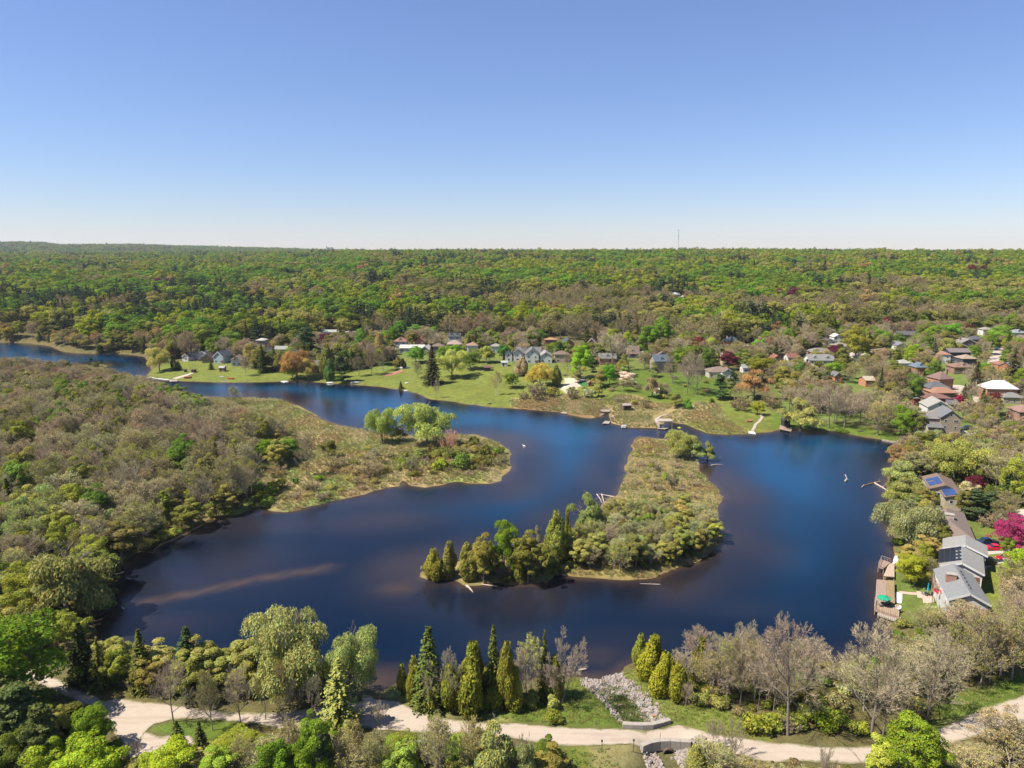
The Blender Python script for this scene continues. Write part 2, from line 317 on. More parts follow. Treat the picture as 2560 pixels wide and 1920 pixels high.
# ------------------------------------------------------------------ water
def water_mat():
    m, t, out = nodes_mat('pond_water')
    b = N(t, 'ShaderNodeBsdfPrincipled', Roughness=0.09, IOR=1.33)
    a = N(t, 'ShaderNodeVertexColor', layer_name='shoal'); g = N(t, 'ShaderNodeNewGeometry')
    n3 = N(t, 'ShaderNodeTexNoise', Scale=0.012, Detail=3.0); t.links.new(g.outputs['Position'], n3.inputs['Vector'])
    sx = N(t, 'ShaderNodeSeparateColor'); t.links.new(a.outputs[0], sx.inputs[0])
    deep = mixc(t, (0.0003, 0.0042, 0.0135), (0.0002, 0.046, 0.115), mixs(t, sx.outputs[1], 0, 1, 0, 1)); deep = mixc(t, deep, (0.0004, 0.012, 0.034), mixs(t, n3.outputs['Fac'], 0.35, 0.7, 0, 0.5))  # base water colour, bluer by the second channel, varied by noise
    c = mixc(t, deep, (0.075, 0.045, 0.022), sx.outputs[0]); t.links.new(c, b.inputs['Base Color'])
    mp = N(t, 'ShaderNodeMapping'); mp.inputs['Scale'].default_value = (1.0, 0.62, 1.0); mp.inputs['Rotation'].default_value = (0, 0, R(20))
    t.links.new(g.outputs['Position'], mp.inputs[0])
    n1 = N(t, 'ShaderNodeTexNoise', Scale=1.5, Detail=5.0, Roughness=0.6); t.links.new(mp.outputs[0], n1.inputs['Vector'])
    n2 = N(t, 'ShaderNodeTexNoise', Scale=0.02, Detail=2.0); t.links.new(mp.outputs[0], n2.inputs['Vector'])
    rg = N(t, 'ShaderNodeMapRange'); rg.inputs['From Min'].default_value = 0.35; rg.inputs['From Max'].default_value = 0.65; rg.inputs['To Min'].default_value = 0.35; rg.inputs['To Max'].default_value = 0.9
    t.links.new(n2.outputs['Fac'], rg.inputs['Value'])
    bp = N(t, 'ShaderNodeBump', Distance=0.11); t.links.new(n1.outputs['Fac'], bp.inputs['Height']); t.links.new(rg.outputs[0], bp.inputs['Strength'])
    t.links.new(bp.outputs[0], b.inputs['Normal']); t.links.new(b.outputs[0], out.inputs[0]); return m
ws = 2
wx = gx[::ws]; wy = gy[::ws]; S = WSD[::ws, ::ws]
AX, AY = np.meshgrid(wx, wy); sh = S.ravel(); wxr, wyr = AX.ravel(), AY.ravel()
shoal = 0.7 * np.exp(-np.clip(sh, 0, 99) / 1.8)
marsh = sstep(np.maximum(poly_sd(wxr, wyr, PENW), poly_sd(wxr, wyr, ISL)), -26, -2)
nn = noise2(wxr, wyr, 18, 41); n4 = noise2(wxr, wyr, 7, 42)
shoal = np.maximum(shoal, marsh * (0.22 + 0.2 * nn))
def blob(u, v, ru, rv, a):
    c = W(u, v); ex = abs(W(u + ru, v)[0] - c[0]); ey = abs(W(u, v - rv)[1] - W(u, v + rv)[1]) / 2
    return a * np.exp(-(((wxr - c[0]) / ex) ** 2 + ((wyr - c[1]) / ey) ** 2)) * (0.85 + 0.3 * nn)
for q in [(930,1300,170,34,.30),(700,1290,140,30,.22),(520,1420,260,80,.18),(420,1560,150,40,.22),(1340,1130,60,60,.18),(1000,1470,70,22,.6),(820,1010,90,26,.3),(480,1450,200,50,.2),(1500,1640,70,30,.4),(950,1690,90,25,.6),(1850,1520,120,30,.12),(1560,1600,200,40,.12),(300,1560,80,60,.4),(1290,1600,160,60,.12)]:
    shoal = np.maximum(shoal, blob(*q))
sb = np.interp(line_d(wxr, wyr, SBAR) + 0.8 * n4, [0, 0.7, 1.6, 4.5], [0.95, 0.8, 0.3, 0.0])
sb *= 0.75 + 0.35 * n4; shoal = np.clip(np.maximum(shoal, sb), 0, 1)
bluew = sstep(sh, 4, 26) * np.clip(sstep(wyr, 165, 290) + 0.35 * sstep(wxr, 20, 90) - 0.75 * sstep(-wxr, 0, 70) * (wyr < 260) + 0.2 * nn, 0, 1) * (1 - 0.6 * marsh)  # blue share: rises away from the shore and towards the far water
nwx, nwy = len(wx), len(wy)
ii, jj = np.meshgrid(np.arange(nwy - 1), np.arange(nwx - 1), indexing='ij')
mx4 = np.maximum.reduce([S[:-1, :-1], S[1:, :-1], S[:-1, 1:], S[1:, 1:]])
k = mx4 > -5; ii, jj = ii[k], jj[k]
idx = np.stack([ii * nwx + jj, ii * nwx + jj + 1, (ii + 1) * nwx + jj + 1, (ii + 1) * nwx + jj], 1)
used, inv = np.unique(idx, return_inverse=True)
wm = mesh_np('pond', np.stack([wxr[used], wyr[used], np.zeros(len(used))], 1), inv.reshape(-1, 4), water_mat(), smooth=True)
col_attr(wm, 'shoal', np.stack([shoal[used], bluew[used], 0 * sh[used]], 1))
tag(link('water', wm), kind='structure')

# ------------------------------------------------------------------ gravel roads and streets
def densify(P, step):
    out = []
    for k in range(len(P)):
        a, b = np.array(P[k]), np.array(P[(k + 1) % len(P)]); n = max(1, int(np.linalg.norm(b - a) / step))
        for q in range(n): out.append(a + (b - a) * q / n)
    return np.array(out)
def gravel_mat():
    m, t, out = nodes_mat('gravel')
    b = N(t, 'ShaderNodeBsdfPrincipled', Roughness=0.95); g = N(t, 'ShaderNodeNewGeometry'); a = N(t, 'ShaderNodeVertexColor', layer_name='edge')
    n1 = N(t, 'ShaderNodeTexNoise', Scale=0.5, Detail=8.0, Roughness=0.7); n2 = N(t, 'ShaderNodeTexNoise', Scale=7.0, Detail=4.0)
    mp = N(t, 'ShaderNodeMapping'); mp.inputs['Scale'].default_value = (0.15, 1.6, 1.0); t.links.new(g.outputs['Position'], mp.inputs[0])
    n3 = N(t, 'ShaderNodeTexNoise', Scale=0.6, Detail=4.0); t.links.new(mp.outputs[0], n3.inputs['Vector'])
    for n in (n1, n2): t.links.new(g.outputs['Position'], n.inputs['Vector'])
    c = mixc(t, (0.29, 0.235, 0.185), (0.40, 0.335, 0.27), n1.outputs['Fac']); c = mixc(t, c, (0.25, 0.19, 0.145), mixs(t, n3.outputs['Fac'], 0.5, 0.72, 0.0, 0.55))
    c = mixc(t, c, (0.24, 0.20, 0.165), mixs(t, n2.outputs['Fac'], 0.5, 0.75, 0, 0.5))
    sx = N(t, 'ShaderNodeSeparateColor'); t.links.new(a.outputs[0], sx.inputs[0])
    ad = N(t, 'ShaderNodeMath', operation='ADD'); t.links.new(sx.outputs[0], ad.inputs[0]); t.links.new(mixs(t, n1.outputs['Fac'], 0.3, 0.7, -0.35, 0.35), ad.inputs[1])
    c = mixc(t, c, (0.12, 0.115, 0.045), mixs(t, ad.outputs[0], 0.55, 0.95, 0, 0.9))
    t.links.new(c, b.inputs['Base Color'])
    bp = N(t, 'ShaderNodeBump', Strength=0.5, Distance=0.08); t.links.new(n2.outputs['Fac'], bp.inputs['Height']); t.links.new(bp.outputs[0], b.inputs['Normal'])
    t.links.new(b.outputs[0], out.inputs[0]); return m
GRAVEL = gravel_mat()
def sheet(name, P, mat, lift, step=0.9, inner=1.6, wob=0.25, edge=1.6, kind='structure'):
    """a thin ground sheet with an uneven outline draped on the terrain"""
    B = densify(P, step); c = noise2(B[:, 0], B[:, 1], 1.7, 9)[:, None]; d = noise2(B[:, 0], B[:, 1], 1.3, 12)[:, None]
    B = B + np.concatenate([c, d], 1) * wob
    x0, y0 = B.min(0); x1, y1 = B.max(0)
    gx_, gy_ = np.meshgrid(np.arange(x0, x1, inner), np.arange(y0, y1, inner)); q = np.stack([gx_.ravel(), gy_.ravel()], 1)
    q = q[poly_sd(q[:, 0], q[:, 1], B) > inner * 0.45]
    pts = np.concatenate([B, q]); n = len(B)
    v, e, f, *_ = delaunay_2d_cdt([Vector(p) for p in pts], [], [list(range(n))], 1, 1e-4)
    v = np.array([(a.x, a.y) for a in v]); f = np.array([t for t in f if len(t) == 3])
    z = height(v[:, 0], v[:, 1]) + lift
    a = v[f[:, 0]]; b_ = v[f[:, 1]]; c_ = v[f[:, 2]]
    cr = (b_[:, 0] - a[:, 0]) * (c_[:, 1] - a[:, 1]) - (b_[:, 1] - a[:, 1]) * (c_[:, 0] - a[:, 0]); f[cr < 0] = f[cr < 0][:, ::-1]
    me = mesh_np(name, np.stack([v[:, 0], v[:, 1], z], 1), f, mat, smooth=True)
    ed = 1 - np.clip(poly_sd(v[:, 0], v[:, 1], B) / edge, 0, 1); col_attr(me, 'edge', np.repeat(ed[:, None], 3, 1))
    o = link(name, me)
    if kind: o['kind'] = kind
    return o
sheet('gravel_road', ROAD, GRAVEL, 0.03, step=0.9, inner=1.15, edge=1.0)
# ------------------------------------------------------------------ plant materials (colour comes from each plant's own object colour)
def leaf_mat(name, trans=0.34, spread=0.16, gain=1.5):
    m, t, out = nodes_mat(name)
    oi = N(t, 'ShaderNodeObjectInfo'); a = N(t, 'ShaderNodeVertexColor', layer_name='tint')
    c = mixc(t, mixc(t, oi.outputs['Color'], a.outputs[0], 1.0, 'MULTIPLY'), (gain, gain, gain * 0.97), 1.0, 'MULTIPLY')
    hs = N(t, 'ShaderNodeHueSaturation'); t.links.new(c, hs.inputs['Color'])
    t.links.new(mixs(t, oi.outputs['Random'], 0, 1, 0.5 - 0.022, 0.5 + 0.022), hs.inputs['Hue'])
    w = N(t, 'ShaderNodeTexWhiteNoise', noise_dimensions='1D'); t.links.new(oi.outputs['Random'], w.inputs['W'])
    t.links.new(mixs(t, w.outputs['Value'], 0, 1, 1 - spread, 1 + spread), hs.inputs['Value'])
    d = N(t, 'ShaderNodeBsdfDiffuse'); tr = N(t, 'ShaderNodeBsdfTranslucent'); mx = N(t, 'ShaderNodeMixShader'); mx.inputs[0].default_value = trans
    t.links.new(hs.outputs[0], d.inputs[0]); t.links.new(hs.outputs[0], tr.inputs[0])
    t.links.new(d.outputs[0], mx.inputs[1]); t.links.new(tr.outputs[0], mx.inputs[2]); t.links.new(mx.outputs[0], out.inputs[0]); return m
LEAF = leaf_mat('leaves'); NEEDLE = leaf_mat('needles', 0.12, 0.12); TWIG = leaf_mat('twigs', 0.0, 0.12)
GREYBARK = plain('grey_bark', (0.27, 0.235, 0.19), 0.95, 0.3, 3.0); BARK = plain('bark', (0.17, 0.14, 0.11), 0.95, 0.3, 3.0); PALEBARK = plain('pale_bark', (0.42, 0.38, 0.32), 0.9, 0.3, 3.0)

def unit(v): return v / (np.linalg.norm(v, axis=-1, keepdims=True) + 1e-9)
def cards(P, Nr, s, asp=1.0, updir=None, rng=None):
    """diamond shaped leaf sprays: centres P, normals Nr, half size s (array)"""
    n = len(P); Nr = unit(Nr)
    ref = unit(rng.normal(size=(n, 3))) if updir is None else np.tile(np.array(updir, float), (n, 1)) + 0.25 * rng.normal(size=(n, 3))
    u = unit(np.cross(Nr, ref)); v = unit(np.cross(u, Nr))
    s = np.broadcast_to(np.asarray(s, float), (n,))[:, None]
    a = P + v * s * asp; b = P + u * s * 0.62; c = P - v * s * asp; d = P - u * s * 0.62
    V = np.stack([a, b, c, d], 1).reshape(-1, 3); F = np.arange(n * 4).reshape(n, 4); return V, F
def tubes(p0, p1, r0, r1, k=3):
    n = len(p0); ax = unit(p1 - p0); ref = np.where(np.abs(ax[:, 2:3]) > 0.9, np.array([[1.0, 0, 0]]), np.array([[0, 0, 1.0]]))
    u = unit(np.cross(ax, ref)); v = np.cross(ax, u)
    th = np.arange(k) * 2 * math.pi / k
    ring = (np.cos(th)[None, :, None] * u[:, None] + np.sin(th)[None, :, None] * v[:, None])
    A = p0[:, None] + ring * np.asarray(r0)[:, None, None]; B = p1[:, None] + ring * np.asarray(r1)[:, None, None]
    V = np.concatenate([A, B], 1).reshape(-1, 3); base = (np.arange(n) * 2 * k)[:, None, None]
    i = np.arange(k); f = np.stack([i, (i + 1) % k, (i + 1) % k + k, i + k], 1)[None]
    return V, (base + f).reshape(-1, 4)
def strips(p0, p1, w, rng):
    ax = p1 - p0; s = unit(np.cross(ax, rng.normal(size=p0.shape))) * np.asarray(w)[:, None]
    V = np.stack([p0 - s, p0 + s, p1 + s * 0.4, p1 - s * 0.4], 1).reshape(-1, 3); return V, np.arange(len(p0) * 4).reshape(-1, 4)
def join(parts):
    V, F, k = [], [], 0
    for v, f in parts: V.append(v); F.append(f + k); k += len(v)
    return np.concatenate(V), np.concatenate(F)
def skeleton(rng, H, r, t0=0.25, n=(9, 8, 7, 6), ang=(48, 45, 45, 40), ratio=(0.55, 0.5, 0.5, 0.5), trop=0.25, stems=1, lean=0.05, spread=0.0):
    """branch levels as arrays of bent polylines -> list of (p0,pm,p1,r0,r1)"""
    L = []
    if stems == 1:
        P = np.array([[0, 0, -0.3]]); D = unit(np.array([[lean * rng.normal(), lean * rng.normal(), 1.0]])); Ln = np.array([H * 0.9 if t0 < 0.6 else H * 0.6])
    else:
        az = np.arange(stems) * 2 * math.pi / stems + rng.normal(0, 0.2, stems); an = rng.uniform(0.45 * spread, spread, stems); an[0] = 0.05
        P = np.stack([0.12 * np.cos(az), 0.12 * np.sin(az), np.full(stems, -0.2)], 1); D = np.stack([np.sin(an) * np.cos(az), np.sin(an) * np.sin(az), np.cos(an)], 1); Ln = H * rng.uniform(0.6, 0.95, stems)
    rad = np.full(len(P), r)
    for lv in range(len(n) + 1):
        mid = P + D * Ln[:, None] * 0.5
        D2 = unit(D + np.array([0, 0, trop if lv else 0.0]) + 0.12 * rng.normal(size=D.shape))
        end = mid + D2 * Ln[:, None] * 0.5
        r1 = rad * (0.25 if lv == 0 else 0.35)
        L.append((P, mid, end, rad, r1))
        if lv == len(n): break
        m = n[lv]; tt = t0 if lv == 0 else 0.22
        t = (tt + (1 - tt) * (np.arange(m)[None] + rng.uniform(0.1, 0.9, (len(P), m))) / m)
        Pm = np.where((t < 0.5)[..., None], P[:, None] + (mid - P)[:, None] * (t * 2)[..., None], mid[:, None] + (end - mid)[:, None] * ((t - 0.5) * 2)[..., None])
        ax = np.where((t < 0.5)[..., None], D[:, None], D2[:, None])
        a = np.radians(ang[lv] * rng.uniform(0.7, 1.25, t.shape)) * (1.15 - 0.45 * t)
        az = rng.uniform(0, 2 * math.pi, (len(P), 1)) + np.arange(m)[None] * 2.4 + rng.normal(size=t.shape) * 0.3
        ref = np.where(np.abs(ax[..., 2:3]) > 0.9, np.array([1.0, 0, 0]), np.array([0, 0, 1.0]))
        u = unit(np.cross(ax, ref)); v = np.cross(ax, u)
        Dn = ax * np.cos(a)[..., None] + (u * np.cos(az)[..., None] + v * np.sin(az)[..., None]) * np.sin(a)[..., None]
        Lc = Ln[:, None] * ratio[lv] * rng.uniform(0.75, 1.15, t.shape) * (1.2 - 0.62 * t)
        rc = (rad[:, None] + (r1 - rad)[:, None] * t) * 0.55
        P, D, Ln, rad = Pm.reshape(-1, 3), Dn.reshape(-1, 3), Lc.ravel(), rc.ravel()
    return L
def wood(L, rng, upto=3, wmin=0.018):
    parts = []
    for q, (p0, pm, p1, r0, r1) in enumerate(L[:upto]):
        k = 5 if q == 0 else 3; rm = (r0 + r1) / 2
        parts += [tubes(p0, pm, np.maximum(r0, wmin), np.maximum(rm, wmin), k), tubes(pm, p1, np.maximum(rm, wmin), np.maximum(r1, wmin), k)]
    return parts
def twigs(L, rng, lv, w):
    p0, pm, p1, r0, r1 = L[lv]; wd = np.full(len(p0), w)
    return [strips(p0, pm, wd, rng), strips(pm, p1, wd * 0.7, rng)]
def tint_card(n, rng, lo=0.72, hi=1.3, warm=0.12):
    b = rng.uniform(lo, hi, n); w = rng.normal(0, warm, n); C = np.stack([b * (1 + w), b, b * (1 - w)], 1)
    return np.repeat(np.clip(C, 0.2, 2.2), 4, 0)
def part_mesh(name, V, F, mat, tint=None):
    me = mesh_np(name, V, F, mat); col_attr(me, 'tint', tint if tint is not None else np.ones((len(V), 3))); return me
def lobes(rng, K, rx, rz, cz, low=-0.35, lr=(0.30, 0.42)):
    th = rng.uniform(0, 2 * math.pi, K); z = rng.uniform(low, 1, K); q = np.sqrt(1 - np.clip(z, -1, 1) ** 2)
    f = rng.uniform(0.4, 0.86, K)[:, None]
    C = np.stack([q * np.cos(th) * rx, q * np.sin(th) * rx, z * rz], 1) * f; C[:, 2] += cz
    return C, rng.uniform(*lr, K) * rx
def lobe_points(rng, C, r, n, flat=0.8, cull=0.72):
    K = len(C); k = rng.choice(K, n * 2, p=(r ** 2) / (r ** 2).sum()); d = unit(rng.normal(size=(n * 2, 3))); d[:, 2] = np.where(d[:, 2] < -0.35, -d[:, 2], d[:, 2])
    P = C[k] + d * r[k][:, None] * np.array([1, 1, flat]) * rng.uniform(0.82, 1.06, (n * 2, 1))
    D = np.linalg.norm((P[:, None] - C[None]) / (r[None, :, None] * np.array([1, 1, flat])), axis=2)
    keep = (D.min(1) > cull); P, d, k = P[keep][:n], d[keep][:n], k[keep][:n]
    return P, d, k
# each maker returns (trunk mesh, crown mesh, height, width)
def mk_maple(seed, n=5200, s=0.27, H=13.0, Wd=9.5, K=62, base=0.10, name='leafy'):
    rng = np.random.default_rng(seed); rx = Wd / 2; z0 = H * base; rz = (H - z0) / 2
    C, r = lobes(rng, K, rx * 1.12, rz * 1.05, z0 + rz, -0.75, (0.14, 0.34)); C[:, :2] *= (1 + 0.18 * rng.normal(size=(K, 1))); C[:, 2] += 0.06 * H * rng.normal(size=K)
    P, d, k = lobe_points(rng, C, r, n)
    cc = np.array([0, 0, z0 + rz * 0.8]); nr = d + 0.35 * unit(P - cc) + 0.55 * rng.normal(size=P.shape)
    V, F = cards(P, nr, s * rng.uniform(0.7, 1.3, len(P)), rng=rng)
    lt = rng.uniform(0.82, 1.15, K)[k]; T = tint_card(len(P), rng) * np.repeat(lt, 4)[:, None]
    L = skeleton(rng, H * 0.85, 0.02 * H, 0.25, (9, 4), (50, 45), (0.5, 0.5))
    tv, tf = join(wood(L, rng, 3, 0.03))
    return part_mesh(name + '_trunk', tv, tf, BARK), part_mesh(name + '_crown', V, F, LEAF, T), H, Wd
def mk_willow(seed, n=1500, s=0.2, H=13.0, Wd=12.0, K=34, weep=1.0, mat=None):
    rng = np.random.default_rng(seed); rx = Wd / 2; z0 = H * 0.10; rz = (H - z0) / 2
    C, r = lobes(rng, K, rx, rz, z0 + rz, -0.75, (0.17, 0.34)); C[:, :2] *= (1 + 0.2 * rng.normal(size=(K, 1))); C[:, 2] += 0.05 * H * rng.normal(size=K); C[:, 2] = np.maximum(C[:, 2], 0.16 * H)
    P, d, k = lobe_points(rng, C, r, n, 0.8, 0.6)
    m = 4; off = np.arange(m)[None, :, None] * np.array([0, 0, -0.42 * weep]) * rng.uniform(0.5, 1.4, (len(P), 1, 1)) * 1.0
    out = d[:, None] * np.array([0.12, 0.12, 0]) * np.arange(m)[None, :, None]
    Q = (P[:, None] + off + out + rng.normal(size=(len(P), m, 3)) * 0.10).reshape(-1, 3); dn = np.repeat(d, m, 0)
    V, F = cards(Q, dn * np.array([1, 1, 0.5]) + 0.5 * rng.normal(size=Q.shape), s * rng.uniform(0.7, 1.3, len(Q)), 1.7, (0, 0, 1), rng)
    lt = rng.uniform(0.85, 1.15, K)[np.repeat(k, m)]; T = tint_card(len(Q), rng) * np.repeat(lt, 4)[:, None]
    L = skeleton(rng, H * 0.85, 0.028 * H, 0.16, (7, 5, 4), (48, 42, 40), (0.62, 0.5, 0.45), 0.2)
    tv, tf = join(wood(L, rng, 4, 0.04))
    return part_mesh('willow_trunk', tv, tf, BARK), part_mesh('willow_crown', V, F, LEAF, T), H, Wd
def mk_bare(seed, H=13.0, Wd=8.6, t0=0.2, n=(12, 9, 8, 8), ang=(38, 38, 38, 38), trop=0.4, leaf=0, ls=0.12, w=0.017, ratio=(0.52, 0.5, 0.52, 0.55), bark=None, stems=1, spread=0.5, r=None):
    rng = np.random.default_rng(seed)
    L = skeleton(rng, H, r or 0.016 * H, t0, n, ang, ratio, trop, stems, 0.05, spread)
    top = L[-1][2]; zs = top[:, 2].max(); xs = np.percentile(np.hypot(top[:, 0], top[:, 1]), 86)
    sc = np.array([Wd / 2 / xs, Wd / 2 / xs, H / zs]); L = [(a * sc, b * sc, c * sc, d, e) for a, b, c, d, e in L]
    tv, tf = join(wood(L, rng, 3, 0.03))
    parts = []
    for lv in range(3, len(L)): parts += twigs(L, rng, lv, w if lv == len(L) - 1 else w * 1.3)
    V, F = join(parts); T = np.repeat(rng.uniform(0.75, 1.25, (len(V) // 4, 1)), 4, 0) * np.ones((1, 3))
    tw = part_mesh('twigs', V, F, TWIG, T)
    lf = None
    if leaf:
        p0, pm, p1, _, _ = L[-1]; q = rng.integers(0, len(p0), leaf); t = rng.uniform(0.2, 1.05, (leaf, 1))
        P = p0[q] + (p1[q] - p0[q]) * t + rng.normal(size=(leaf, 3)) * 0.12
        P = P[P[:, 2] > 0.12 * H]
        V, F = cards(P, rng.normal(size=P.shape) + np.array([0, 0, 0.8]), ls * rng.uniform(0.6, 1.4, len(P)), rng=rng)
        cl = 1 + 0.15 * noise2(P[:, 0] + P[:, 2], P[:, 1], 1.6, seed % 50); T = tint_card(len(P), rng) * np.repeat(cl, 4)[:, None]
        lf = part_mesh('buds', V, F, LEAF, T)
    tr = part_mesh('bare_trunk', tv, tf, bark or BARK)
    return tr, tw, H, Wd, lf
def mk_spruce(seed, H=14.0, Wd=6.0, nl=44, s=0.27, p=0.82, nb=17, droop=0.28, skirt=0.04):
    rng = np.random.default_rng(seed); P, D, S = [], [], []
    for q in range(nl):
        f = skirt + (1 - skirt) * (q / nl) ** 0.92; z = H * f; rad = Wd / 2 * (1 - f) ** p * rng.uniform(0.86, 1.1) + 0.12
        m = max(6, int(nb * (0.45 + rad / (Wd / 2) * 0.9))); az = rng.uniform(0, 6.28, m) + np.arange(m) * 6.283 / m
        bl = rng.uniform(0.72, 1.12, m)
        for a, b in zip(az, bl):
            rad_ = rad * 1.12; c = max(2, int(rad * b / (0.30 * s / 0.27))); t = (np.arange(c) + 0.6) / c
            rr_ = t * rad * b; zz = z - droop * rr_ + 0.12 * rr_ ** 2 / max(rad, 0.3)
            P.append(np.stack([rr_ * np.cos(a) + rng.normal(0, .06, c), rr_ * np.sin(a) + rng.normal(0, .06, c), zz + rng.normal(0, .07, c)], 1))
            D.append(np.tile([0.45 * math.cos(a), 0.45 * math.sin(a), 1.0], (c, 1))); S.append(np.full(c, 1.0) * (0.7 + 0.5 * (1 - t)))
    P = np.concatenate(P); D = np.concatenate(D); S = np.concatenate(S)
    V, F = cards(P, D + 0.45 * rng.normal(size=P.shape), s * S * rng.uniform(0.8, 1.35, len(P)), 1.15, rng=rng)
    rrn = np.hypot(P[:, 0], P[:, 1]); T = tint_card(len(P), rng, 0.7, 1.35, 0.08)
    tv, tf = tubes(np.array([[0, 0, -0.3]]), np.array([[0, 0, H * 0.97]]), np.array([0.014 * H]), np.array([0.02]), 6)
    return part_mesh('spruce_trunk', tv, tf, BARK), part_mesh('spruce_crown', V, F, NEEDLE, T), H, Wd * 0.8
def mk_cedar(seed, H=9.0, Wd=4.4, n=9000, s=0.14, tip=0.75):
    rng = np.random.default_rng(seed); K = 30
    z = rng.uniform(0.03, 0.92, K) ** 0.9; prof = lambda q: np.clip(np.sin(np.pi * np.clip(q, 0, 1) ** 0.55) ** tip, 0.05, 1)
    a = rng.uniform(0, 6.28, K); rc = prof(z) * Wd / 2 * rng.uniform(0.35, 0.72, K)
    C = np.stack([rc * np.cos(a), rc * np.sin(a), z * H], 1); r = prof(z) * Wd / 2 * rng.uniform(0.30, 0.58, K) + 0.12
    C = np.concatenate([C, [[0, 0, H * 0.9]]]); r = np.append(r, 0.16 * Wd)
    k = rng.choice(len(C), n * 2, p=r ** 2 / (r ** 2).sum()); d = unit(rng.normal(size=(n * 2, 3)))
    P = C[k] + d * r[k][:, None] * np.array([1, 1, 2.0]) * rng.uniform(0.85, 1.08, (n * 2, 1))
    D = np.linalg.norm((P[:, None] - C[None]) / (r[None, :, None] * np.array([1, 1, 2.0])), axis=2); kp = (D.min(1) > 0.75) & (P[:, 2] > 0.05) & (P[:, 2] < H)
    P, d = P[kp][:n], d[kp][:n]; k = k[kp][:n]
    V, F = cards(P, d + 0.5 * rng.normal(size=P.shape), s * rng.uniform(0.7, 1.35, len(P)), 1.5, (0, 0, 1), rng)
    lt = rng.uniform(0.8, 1.2, len(C))[k]; T = tint_card(len(P), rng, 0.7, 1.35, 0.1) * np.repeat(lt, 4)[:, None]
    tv, tf = tubes(np.array([[0, 0, -0.3]]), np.array([[0, 0, H * 0.9]]), np.array([0.016 * H]), np.array([0.02]), 6)
    return part_mesh('cedar_trunk', tv, tf, BARK), part_mesh('cedar_crown', V, F, NEEDLE, T), H, Wd
def mk_pine(seed, H=15.0, Wd=8.0, n=8000, s=0.24):
    rng = np.random.default_rng(seed); C, r = [], []
    for q in range(52):
        f = rng.uniform(0.08, 0.98); a = q * 2.4 + rng.normal() * 0.3; rad = Wd / 2 * (1 - f) ** 0.55 * rng.uniform(0.35, 0.85)
        C.append([rad * math.cos(a), rad * math.sin(a), f * H + 0.15 * rad]); r.append(Wd * 0.5 * (0.2 + 0.16 * (1 - f)) * rng.uniform(0.8, 1.25))
    C = np.array(C); r = np.array(r); P, d, k = lobe_points(rng, C, r, n, 0.34, 0.75)
    V, F = cards(P, d * np.array([0.5, 0.5, 1]) + 0.5 * rng.normal(size=P.shape), s * rng.uniform(0.7, 1.3, len(P)), 1.1, rng=rng)
    T = tint_card(len(P), rng, 0.7, 1.35, 0.08)
    tb = [tubes(np.array([[0, 0, -0.3]]), np.array([[0, 0, H * 0.95]]), np.array([0.018 * H]), np.array([0.03]), 6), tubes(np.stack([0 * C[:, 0], 0 * C[:, 0], C[:, 2] - 0.2 * np.hypot(C[:, 0], C[:, 1])], 1), C, np.full(len(C), 0.08), np.full(len(C), 0.03))]
    tv, tf = join(tb)
    return part_mesh('pine_trunk', tv, tf, BARK), part_mesh('pine_crown', V, F, NEEDLE, T), H, Wd
def mk_shrub(seed, H=2.4, Wd=3.4, n=900, s=0.15, K=9):
    rng = np.random.default_rng(seed); th = rng.uniform(0, 6.28, K); q = rng.uniform(0, 0.62, K) * Wd / 2
    C = np.stack([q * np.cos(th), q * np.sin(th), rng.uniform(0.25, 0.6, K) * H], 1); r = rng.uniform(0.34, 0.5, K) * Wd / 2
    P, d, k = lobe_points(rng, C, r, n, 0.8 * H / Wd * 1.5, 0.7); P[:, 2] = np.clip(P[:, 2], 0.05, H)
    V, F = cards(P, d + 0.6 * rng.normal(size=P.shape), s * rng.uniform(0.6, 1.4, len(P)), rng=rng); T = tint_card(len(P), rng)
    return None, part_mesh('shrub', V, F, LEAF, T), H, Wd

PROTO = {}
def proto(kind, makers): PROTO[kind] = [m() for m in makers]
proto('maple', [lambda q=q: mk_maple(q, 13000, 0.185) for q in (11, 12, 13)])
proto('oval', [lambda q=q: mk_maple(q, 10000, 0.185, 14.0, 7.5, 50, 0.12) for q in (21, 22)])
proto('poplar', [lambda q=q: mk_maple(q, 8000, 0.18, 15.0, 5.2, 44, 0.12) for q in (25, 26)])
proto('willow', [lambda q=q: mk_willow(q, 5200, 0.13) for q in (31, 32)])
proto('sallow', [lambda q=q: mk_willow(q, 3600, 0.135, 11.0, 9.0, 20, 0.45) for q in (35, 36)])
proto('bare', [lambda q=q: mk_bare(q) for q in (41, 42, 43)] + [lambda: mk_bare(44, 14, 8, 0.35, (12, 9, 8, 7), (50, 45, 42, 40), 0.15)])
proto('budding', [lambda q=q: mk_bare(q, 12.0, 6.6, 0.2, (14, 9, 7, 6), (27, 30, 34, 34), 0.75, 3300, 0.105, 0.018, (0.5, 0.5, 0.5, 0.5), GREYBARK) for q in (51, 52, 53)])
proto('vase', [lambda q=q: mk_bare(q, 10.0, 9.0, 0.3, (6, 7, 6, 7), (26, 36, 40, 40), 0.15, 0, 0.12, 0.018, (0.4, 0.5, 0.5, 0.5), None, 7, 0.62, 0.09) for q in (61, 62)])
proto('birch', [lambda: mk_bare(65, 13.0, 6.0, 0.3, (12, 7, 6, 5), (34, 40, 40, 50), 0.15, 2600, 0.11, 0.024, bark=PALEBARK)])
proto('spruce', [lambda q=q: mk_spruce(q) for q in (71, 72)] + [lambda: mk_spruce(73, 14, 7.2, 30, 0.3, 0.75, 15, 0.42)])
proto('cedar', [lambda q=q: mk_cedar(q) for q in (81, 82, 83)])
proto('pine', [lambda q=q: mk_pine(q) for q in (91, 92)])
proto('shrub', [lambda q=q: mk_shrub(q) for q in (101, 102, 103)])
